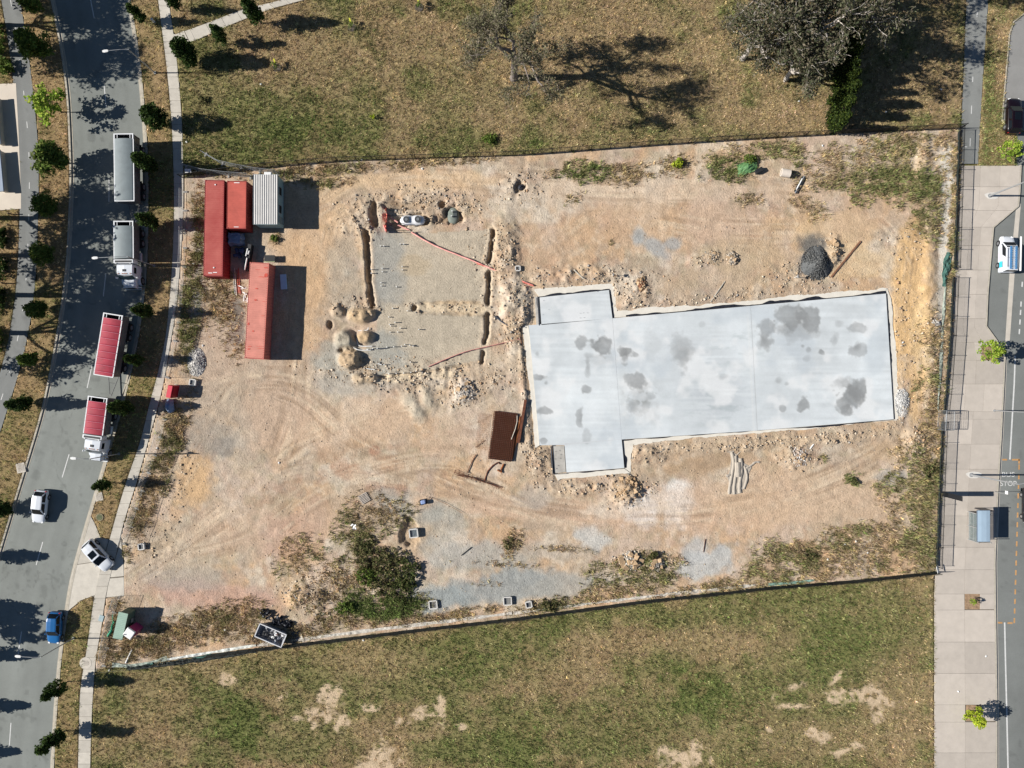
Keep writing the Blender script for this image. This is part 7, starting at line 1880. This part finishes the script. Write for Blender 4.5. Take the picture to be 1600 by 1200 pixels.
for lab, x, y, s in (("square pale concrete pit cover in the verge above the driveway", 155, 776, 1.0), ("square pale concrete pit cover in the median verge", 33, 731, 1.15)):
    t = thing("service_cover", lab, "pit cover", P(x, y), .2); b = MB(); b.bbox((0, 0, .03), (s, s * 1.1, .1), .02); b.build("slab", M_CONC, t); b = MB(); b.box((0, 0, .09), (s * .7, s * .75, .012)); b.build("lid", M("cover_lid", alb(190, 182, 170), .9, .1, 2), t)
t = thing("manhole", "round manhole cover set in pale concrete at the footpath", "manhole", P(134, 1036)); b = MB(); b.cyl((0, 0, .03), .78, .06, 22); b.build("surround", M_CONC, t); b = MB(); b.cyl((.1, 0, .062), .34, .02, 18); b.build("lid", M("cover_lid"), t)
t = thing("manhole", "round manhole ring in the verge by the driveway", "manhole", P(156, 808)); b = MB(); b.cyl((0, 0, .03), .5, .1, 20); b.build("surround", M("mossy_conc", alb(150, 140, 112), .9, .2, 2), t); b = MB(); b.cyl((0, 0, .085), .36, .02, 18); b.build("lid", M("mossy_lid", alb(104, 110, 80), .9, .2, 2), t)
t = thing("pit_cover", "pale blue grey plate on the footpath edge beside the shed", "pit cover", P(158.5, 966)); b = MB(); b.bbox((0, 0, .05), (.6, .8, .06), .01, rz=-.3); b.build("plate", M("blue_grey_plate", alb(170, 190, 194), .7, .08, 2), t)
t = thing("marker_post", "white topped post in the verge near the branch path", "post", P(242, 35)); b = MB(); b.bbox((0, 0, .45), (.22, .22, .9), .03); b.build("post", M_PVC, t); b = MB(); b.box((0, 0, .92), (.26, .26, .04)); b.build("cap", M_PVC, t)
# ------------------------------------------------------------------ trees and shrubs
def leaf_mesh(name, centres, radii, per, size, pal, seed, flat=0.8, long=1.6):
    """many small leaf faces spread through clumps; centres (n,3), radii (n,)"""
    r = np.random.default_rng(seed); n = len(centres); N = n * per
    C = np.repeat(np.asarray(centres, float), per, 0); Rr = np.repeat(np.asarray(radii, float), per)
    d = r.normal(0, 1, (N, 3)); d /= np.linalg.norm(d, axis=1)[:, None]; d[:, 2] *= flat
    p = C + d * (Rr * (0.35 + 0.65 * r.random(N) ** .6))[:, None]
    a = r.normal(0, 1, (N, 3)); a[:, 2] *= .45; a /= np.linalg.norm(a, axis=1)[:, None]
    b = np.cross(a, r.normal(0, 1, (N, 3))); b /= np.linalg.norm(b, axis=1)[:, None] + 1e-9
    s = size * r.uniform(.55, 1.25, N)[:, None]
    V = np.stack([p - a * s * long / 2, p + b * s * .5, p + a * s * long / 2, p - b * s * .5], 1).reshape(-1, 3)
    V[:, 2] = np.maximum(V[:, 2], .03)
    pal = np.asarray(pal); tone = np.repeat(r.uniform(.7, 1.3, n), per)[:, None] * r.uniform(.75, 1.3, (N, 1))
    c = pal[r.integers(0, len(pal), N)] * tone
    return np_mesh(name, V, np.arange(N * 4), 4, M_LEAF, np.repeat(c, 4, 0))
G_DARK = [(.035, .066, .015), (.048, .085, .018), (.028, .052, .013), (.07, .105, .026)]
G_MID = [(.095, .15, .028), (.125, .18, .034), (.07, .115, .022), (.165, .20, .045)]
G_BRIGHT = [(.22, .33, .035), (.28, .38, .05), (.16, .27, .03), (.34, .40, .06)]
G_YEL = [(.36, .43, .03), (.42, .46, .05), (.26, .36, .03)]
G_GUM = [(.095, .098, .055), (.12, .11, .068), (.07, .082, .042), (.16, .135, .095)]
G_CYP = [(.022, .040, .008), (.032, .052, .010), (.018, .032, .007), (.07, .095, .016)]
G_DBUSH = [(.07, .095, .028), (.095, .115, .034), (.055, .08, .022), (.13, .12, .05)]
G_BUSH = [(.105, .115, .042), (.14, .135, .055), (.19, .15, .075), (.085, .10, .035)]
def crown_points(n, rx, z0, z1, seed, power=1.0, cone=0.0, shell=.35, lo=.45):
    """clump centres in an uneven crown between heights z0 and z1"""
    r = np.random.default_rng(seed); out = []
    lob = r.uniform(lo, 1.25, 9)
    while len(out) < n:
        t = r.random(); prof = math.sin(math.pi * min(1, max(0.03, t)) ** .8) ** power * (1 - cone * t) + .05
        a = r.uniform(0, 2 * np.pi); q = (shell + (1 - shell) * math.sqrt(r.random())) * lob[int(a / 6.2832 * 9) % 9] * (1 - .18 * r.random())
        out.append((math.cos(a) * rx * prof * q, math.sin(a) * rx * prof * q, z0 + (z1 - z0) * t))
    return np.array(out)
def tree_proto(seed, kind):
    r = random.Random(seed)
    if kind == 'pear':      # small leafy street tree
        pts = crown_points(95, 1.75, .7, 4.5, seed, .7, .45, .15); me = leaf_mesh("crown", pts, np.full(len(pts), .48), 36, .22, G_DARK, seed); h = 4.2
    elif kind == 'young':
        pts = crown_points(70, 1.2, .9, 4.3, seed, .8, .5, .1); me = leaf_mesh("crown", pts, np.full(len(pts), .36), 34, .18, G_DARK, seed); h = 3.9
    elif kind == 'round':
        pts = crown_points(120, 2.3, 1.1, 4.8, seed, .6, .25, .2); me = leaf_mesh("crown", pts, np.full(len(pts), .55), 34, .22, G_MID, seed); h = 4.2
    elif kind == 'lime':
        pts = crown_points(44, 1.95, 1.5, 4.3, seed, .6, .2, .3, .3); me = leaf_mesh("crown", pts, np.full(len(pts), .42), 26, .2, G_BRIGHT if seed % 2 else G_YEL, seed); h = 3.8
    elif kind == 'cypress':
        pts = crown_points(110, 1.05, .1, 4.4, seed, .35, .5, .3); me = leaf_mesh("crown", pts, np.full(len(pts), .34), 44, .14, G_CYP, seed, 1.3); h = 3.6
    tr = MB(); b0 = []
    top = Vector((r.uniform(-.15, .15), r.uniform(-.15, .15), h * .8))
    tr.tube([(0, 0, -.1), (0.02, 0.02, h * .3), top], [.1, .075, .03], 7)
    tm = tr.mesh("trunk", M_BARK)
    lb = MB()
    for i in range(8):
        z = h * r.uniform(.3, .7); a = r.uniform(0, 6.28); l = r.uniform(.6, 1.1) * (1.2 if kind == 'round' else .8)
        lb.tube([(0, 0, z), (math.cos(a) * l * .6, math.sin(a) * l * .6, z + l * .4), (math.cos(a) * l, math.sin(a) * l, z + l * .8)], [.035, .025, .01], 5)
    lm = lb.mesh("limb", M_BARK)
    return me, tm, lm
PROTO = {}
def tree(name, label, cx, cy, hm, rad, kind, seed, group, hs=1.0, cat="tree"):
    """(cx,cy): where the crown's middle shows in the photo, hm: height of that middle, rad: crown radius in photo pixels"""
    key = (kind, seed)
    if key not in PROTO: PROTO[key] = tree_proto(seed, kind)
    me, tm, lm = PROTO[key]
    nominal = {'pear': 1.75, 'young': 1.2, 'round': 2.3, 'lime': 1.75, 'cypress': 1.05}[kind]
    mid = {'pear': 2.5, 'young': 2.5, 'round': 2.9, 'lime': 3.0, 'cypress': 2.0}[kind]
    v = P(cx, cy, hm); t = thing(name, label, cat, (v.x, v.y, gz(800 + v.x * K, 600 - v.y * K)), R(0, 6.28), group)
    if t.location.z < -.05: t.location.z = 0
    s = rad / K * .97 / nominal * (1.02 if kind == 'round' else .88); sz = hm / mid * hs
    for n_, m_ in (("crown", me), ("trunk", tm), ("limb", lm)):
        inst(n_, m_, t, scale=(s if n_ != "trunk" else max(.8, s), s if n_ != "trunk" else max(.8, s), sz))
    return t
VG = "young trees on the verge between street and footpath"
for i, a in enumerate([
    ("small dark tree on the verge at the top of the street, by the white post", 214, 22, 2.0, 14, 'young', 13), ("leafy verge tree above the grey trailer with its shadow across the footpath", 243, 184, 2.4, 23, 'pear', 21), ("leafy verge tree overlapping the grey trailer's side", 229, 255, 2.6, 20, 'pear', 2),
    ("leafy verge tree at the drawbar between grey truck and grey trailer", 233, 346, 2.4, 18, 'pear', 11), ("leafy verge tree between the grey truck and the red trailer", 224, 487, 2.2, 15, 'pear', 22), ("small round verge tree beside the red trailer's rear half", 211, 561, 2.0, 13, 'pear', 1),
    ("round dark verge tree beside the red truck's tipper body", 190, 635, 2.4, 18, 'pear', 12), ("little dark verge tree above the square pit cover", 162, 758, 2.1, 13, 'young', 23), ("dark verge tree below the blue hatchback, upper of the lower pair", 88, 1077, 2.5, 17, 'young', 4), ("dark verge tree at the bottom of the street, lower of the lower pair", 82, 1157, 2.6, 19, 'young', 13)]):
    tree("verge_tree", *a, VG, 1.22)
FGr = "young trees around the branch path"
for a in [("small tree at the top edge left of the branch path junction", 271, 5, 2.0, 13, 'young', 24), ("large dark young tree below the branch path with a long shadow", 291, 85, 2.5, 24, 'pear', 1), ("dark young tree between the branch path and the larger tree", 344, 57, 2.1, 15, 'young', 13), ("dark young tree standing on the upper side of the branch path's far end", 396, 19, 2.8, 19, 'young', 24)]:
    tree("young_tree", *a, FGr, 1.3)
MG = "trees on the grassy median"
for a in [("dark green median tree at the top edge of the picture", 40, 0, 2.6, 22, 'round', 5), ("dark broad median tree near the top beside the shared path", 46, 66, 3.0, 28, 'round', 16), ("bright green broad median tree, the lightest in its row", 71, 160, 3.3, 33, 'lime', 7), ("broad green median tree opposite the grey trailer", 79, 243, 3.3, 31, 'round', 25), ("smaller dark median tree opposite the grey trailer's drawbar", 68, 320, 2.4, 21, 'round', 6), ("shaded dark median tree opposite the grey truck's tipper body", 64, 396, 2.4, 20, 'round', 15),
          ("shaded dark median tree opposite the red trailer's upper end", 55, 482, 2.2, 18, 'round', 26), ("dark little median tree opposite the red trailer's lower end", 44, 560, 2.2, 16, 'round', 5), ("green median tree standing alone opposite the red truck", 27, 631, 2.5, 18, 'pear', 12), ("dark median tree cut by the left edge beside the white hatchback", 0, 797, 1.7, 19, 'pear', 21)]:
    tree("median_tree", *a, MG)
for a in [(-34, 876), (-56, 958), (-50, 1035), (-62, 1116), (-78, 1190)]:
    tree("median_tree", "median tree just outside the left edge casting its shadow on the street", a[0], a[1], 2.4, 19, 'pear', 2, "median trees beyond the left edge")
SG = "bright street trees on the wide pavement"
tree("street_tree", "bright green tree below the maroon car", 1584, 233, 2.2, 20, 'lime', 9, SG)
tree("street_tree", "bright green spreading tree in the pit at the loading bay", 1553, 551, 2.6, 23, 'lime', 9, SG)
tree("street_tree", "vivid yellow green tree near the bottom right corner", 1530, 1124, 2.5, 21, 'lime', 8, SG)
tree("street_sapling", "tiny green sapling at the edge of its soil pit on the pavement", 1521.5, 941, .9, 6, 'lime', 9, None)
HG = "dark cypress trees in the hedge row"
for i in range(11):
    y = 192 - i * 19.5; x = 1311 + i * 2.2
    tree("cypress_tree", ["first", "second", "third", "fourth", "fifth", "sixth", "seventh", "eighth", "ninth", "tenth", "eleventh"][i] + " dark cypress of the hedge row, counted up from the black fence", x, y, 2.3 + .5 * (i % 3) * .3, 14.5 + (i % 3) * 1.2, 'cypress', 11 + i % 3, HG, 1.05 + .08 * (i % 4))
# -------- big trees with real limbs
def grow(segs, tips, p, d, r, L, depth, rr, up_=.12, split=3, kink=.3):
    n = 4; pts = [p.copy()]; rad = [r]
    for i in range(n):
        d = (d + Vector((rr.gauss(0, kink), rr.gauss(0, kink), rr.gauss(0, kink * .6) + up_))).normalized()
        p = p + d * (L / n); pts.append(p.copy()); rad.append(r * (1 - .4 * (i + 1) / n))
        if depth <= 1: tips.append((p.x, p.y, p.z))
    segs.append((pts, rad, depth))
    if depth > 0:
        for k in range(split + (1 if rr.random() < .4 else 0)):
            a = rr.uniform(0, 6.28); sp = rr.uniform(.45, .95)
            side = d.cross(Vector((math.cos(a), math.sin(a), .2))).normalized()
            i = rr.choice([2, 3, 4, 4])
            grow(segs, tips, pts[i], (d * (1 - sp * .45) + side * sp).normalized(), rad[i] * .66, L * rr.uniform(.6, .8), depth - 1, rr, up_ * .7, split, kink)
def big_tree(name, label, bx, by, limbs, trunk, bark, pal, seed, per, leaf, crad, depth=3, keep=1.0, group=None, split=3, cat="tree"):
    """limbs: list of (dx,dy,dz direction, radius, length) leaving the trunk top"""
    rr = random.Random(seed); t = thing(name, label, cat, P(bx, by), 0, group)
    h, r0 = trunk
    b = MB(); tp = Vector((rr.uniform(-.3, .3), rr.uniform(-.3, .3), h))
    b.tube([(0, 0, -.2), (.05, .03, h * .1), (tp.x * .5, tp.y * .5, h * .5), tuple(tp)], [r0 * 1.5, r0 * 1.1, r0, r0 * .9], 10); b.build("trunk", bark, t)
    tips = []
    for (dx, dy, dz, r, L) in limbs:
        segs = []; grow(segs, tips, tp - Vector((0, 0, rr.uniform(0, .6))), Vector((dx, dy, dz)).normalized(), r, L, depth, rr, .1, split)
        b = MB()
        for pts, rad, dp in segs: b.tube(pts, [max(q, .012) for q in rad], 7 if dp > 1 else 4, cap=False)
        b.build("limb", bark, t)
    tips = np.array([q for q in tips if rr.random() < keep])
    me = leaf_mesh("crown", tips, np.full(len(tips), crad) * np.random.default_rng(seed).uniform(.6, 1.2, len(tips)), per, leaf, pal, seed, .8, 2.2)
    inst("crown", me, t); return t
G_DEADW = [(.20, .165, .13), (.15, .125, .10), (.26, .21, .16)]
big_tree("bare_tree", "tall nearly leafless tree in the north field with a forked shadow", 803, 122, [(.8, .15, 1.1, .3, 5.2), (-.7, .5, 1.0, .26, 4.6), (.1, .9, 1.0, .26, 4.6), (.2, -1, .9, .24, 4.4), (-.8, -.5, .8, .2, 3.8)], (6.0, .42), M("grey_bark", (.20, .17, .15), .95, .35, 3, bump=.5), [(.16, .15, .09), (.20, .17, .12), (.13, .13, .07)], 5, 12, .14, .6, 3, 1.0, None, 3)
EG = "grey green gum trees in the north field"
big_tree("gum_tree", "large grey green gum tree left of the cypress hedge with pale forked trunk", 1212, 72, [(.9, .2, .9, .34, 5.2), (-.9, .2, .9, .32, 5.0), (.1, 1, .9, .32, 4.8), (.2, -1, .8, .32, 5.2), (-.5, -.8, 1.0, .28, 4.6), (.6, .7, 1.2, .28, 4.6)], (4.6, .5), M_PBARK, G_GUM, 12, 8, .19, .95, 3, .85, EG, 3)
big_tree("gum_tree", "smaller gum tree with thin grey crown between bare tree and hedge", 1160, 92, [(.9, .1, 1, .2, 3.6), (-.8, .3, 1, .2, 3.4), (.1, .9, 1, .2, 3.2), (0, -1, .9, .2, 3.6)], (3.2, .3), M_PBARK, G_GUM, 23, 9, .17, .8, 3, .8, EG, 3)
big_tree("gum_tree", "grey gum tree crowding the cypress hedge near the top edge", 1268, 58, [(.9, .1, 1, .26, 4.4), (-.8, .3, 1, .24, 4.0), (.1, .9, 1, .24, 4.0), (.1, -1, .9, .24, 4.2)], (4.4, .36), M_PBARK, G_GUM, 31, 8, .18, .9, 3, .8, EG, 3)
big_tree("gum_tree", "gum tree beyond the top edge shading the cycle path", 1352, -52, [(.9, .1, 1, .26, 4.6), (-.8, .3, 1, .24, 4.2), (.1, .9, 1, .24, 4.2), (.1, -1, .9, .24, 4.4)], (6.0, .4), M_PBARK, G_GUM, 37, 10, .19, .95, 3, .85, EG, 3)
big_tree("gum_tree", "low thin gum tree standing in front of the large gum, nearest the black fence", 1226, 126, [(.9, .1, 1, .2, 3.4), (-.8, .3, 1, .18, 3.4), (.1, .9, 1, .18, 3.0), (.1, -1, .9, .18, 3.4)], (3.4, .28), M_PBARK, G_GUM, 43, 11, .17, .9, 3, .75, EG, 3)
LG = "tall trees beyond the left edge shading the street"
for i, (bx, by, th, sc) in enumerate([(-24, -14, 5.0, .85), (-30, 40, 4.6, .85), (-32, 84, 5.2, .85), (-50, 340, 5.4, 1.0), (-45, 400, 5.8, 1.0), (-55, 460, 6.2, 1.0), (-50, 520, 5.4, .9), (-118, 985, 5.6, .45)]):
    big_tree("tall_tree", "tall spreading tree just outside the left edge shading the street", bx, by, [(.9, .1, .9, .24 * sc, 4.3 * sc), (-.8, .3, .9, .22 * sc, 4.0 * sc), (.1, 1, .8, .22 * sc, 4.0 * sc), (.2, -1, .8, .22 * sc, 4.2 * sc), (.5, .5, 1.4, .2 * sc, 3.8 * sc)], (th, .34), M_PBARK, G_MID, 60 + i, 9, .22, .9 * sc, 3, .6, LG, 3)
# far-left undergrowth that shows along the picture's edge
UG = "bushes along the left edge beside the shared path"
def shrub(label, px, py, rx, ry, h, pal, seed, n=40, per=26, leaf=.16, group=None, name="shrub"):
    r = np.random.default_rng(seed); pts = []
    while len(pts) < n:
        u, v_, w = r.uniform(-1, 1), r.uniform(-1, 1), r.random()
        if u * u + v_ * v_ + w * w * .8 < 1: pts.append((u * rx / K * .85, v_ * ry / K * .85, .15 + w * h * .8))
    t = up(name, label, "shrub", px, py, 0, group); t.location.z = max(-.05, min(t.location.z, .3))
    b = MB()
    for i in range(5): a = 6.28 * i / 5; b.tube([(0, 0, 0), (math.cos(a) * rx / K * .4, math.sin(a) * ry / K * .4, h * .6)], [.03, .012], 4)
    b.build("stem", M_BARK, t)
    inst("crown", leaf_mesh("crown", np.array(pts), np.full(n, .3) * r.uniform(.7, 1.3, n), per, leaf, pal, seed, .8, 1.8), t)
    return t
for i, (x, y, rx, ry, h, lab) in enumerate([(4, 60, 12, 30, 1.2, "dense shrub at the left edge beside the shared path, topmost"), (12, 105, 14, 18, 1.3, "dense shrub above the pale forecourt"), (6, 372, 10, 20, .9, "low dark shrub below the pale forecourt by the bollards"), (5, 420, 12, 22, 1.0, "dark shrub behind the middle bollards"), (2, 470, 12, 24, 1.0, "dark shrub behind the lowest bollards"), (-4, 530, 14, 26, 1.2, "yellow green shrub at the left edge above the open median")]):
    shrub(lab, x, y, rx, ry, h, G_MID if i in (0, 1, 5) else G_DARK, 90 + i, group=UG)
for i, (x, y, rx, ry, h, n, pal, lab) in enumerate([
    (585, 872, 34, 32, .7, 70, G_BUSH, "upper left bush of the big dark clump in the site"), (612, 880, 36, 34, .7, 70, G_BUSH, "middle bush of the big dark clump in the site"), (636, 892, 26, 34, 1.0, 70, G_DBUSH, "right hand bush of the dark clump with a shadow on pale ground"), (626, 924, 30, 32, .8, 60, G_DBUSH, "lower right bush of the dark clump in the site"), (598, 908, 34, 28, .7, 60, G_BUSH, "brownish lower middle bush of the clump in the site"), (568, 850, 22, 22, .5, 34, G_BUSH, "small bush at the clump's upper tip below the white rag"), (575, 900, 22, 18, .7, 40, G_MID, "low bush at the clump's left side"), (540, 948, 20, 13, .6, 30, G_MID, "low green bush left of the clump's grassy foot"),
    (1057, 256, 9, 9, .8, 18, G_YEL, "small yellow green bush in the weeds below the north fence"), (765, 218, 14, 9, .6, 22, G_MID, "dark green low bush above the north fence right of the bare patch"), (1170, 250, 12, 8, .6, 18, G_MID, "low bush beside the green tarpaulin"), (795, 848, 8, 14, .35, 10, G_BUSH, "narrow green clump north of the grey pads"), (857, 945, 14, 12, .6, 22, G_BUSH, "tussock between two pit lids at the south fence"), (1020, 868, 9, 7, .5, 14, G_BUSH, "small bush above the dark broken lumps"), (320, 158, 9, 8, .4, 9, G_BUSH, "faint yellowish sapling bush in the field by the footpath"), (430, 372, 7, 5, .4, 10, G_MID, "tiny green bush beside the office corner"), (1335, 752, 8, 7, .35, 10, G_BUSH, "lone dark weed clump on bare ground southeast of the slab"), (1452, 740, 13, 26, .5, 20, G_BUSH, "tall olive weeds bush below the grey gate"), (1262, 866, 20, 8, .35, 14, G_BUSH, "low olive bush west end of the southeast weed belt")]):
    shrub(lab, x, y, rx, ry, h, pal, 130 + i, n, 26, .14, "bushes and clumps on the site and fields")
# staked saplings with tree guards in the north field
for i, (x, y) in enumerate([(433, 106), (550, 43), (655, 12), (583, 184)]):
    t = thing("staked_sapling", ["staked sapling with yellow ribbon nearest the branch path", "staked sapling with yellow ribbon in the middle of the north field", "staked sapling with yellow ribbon at the top edge", "tiny yellow flowering plant above the north fence"][i], "sapling", P(x, y), 0)
    k = 1.0 if i < 3 else .5
    b = MB(); b.tube([(0, 0, 0), (.02, 0, 1.1 * k)], [.03, .015], 5); b.build("trunk", M_BARK, t)
    r = np.random.default_rng(200 + i)
    inst("crown", leaf_mesh("crown", r.normal(0, .22 * k, (10, 3)) + np.array([0, 0, .8 * k]), np.full(10, .22 * k), 14, .12, G_MID if i < 3 else G_YEL, 200 + i), t)
    if i < 3:
        b = MB()
        for s in (-1, 1): b.tube([(s * .5, -.35, 0), (s * .5, -.35, 1.2)], .03, 5)
        b.build("stake", M_WOOD, t); b = MB(); b.box((-.05, .5, .9), (.16, .5, .3), rz=.3); b.build("ribbon", M("yellow_ribbon", (.55, .55, .05), .7, .1, 3), t)
        b = MB(); b.cyl((0, 0, .04), .55, .06, 12); b.build("mulch_ring", M("dark_mulch", (.10, .085, .075), .95, .3, 5, bump=.6), t)
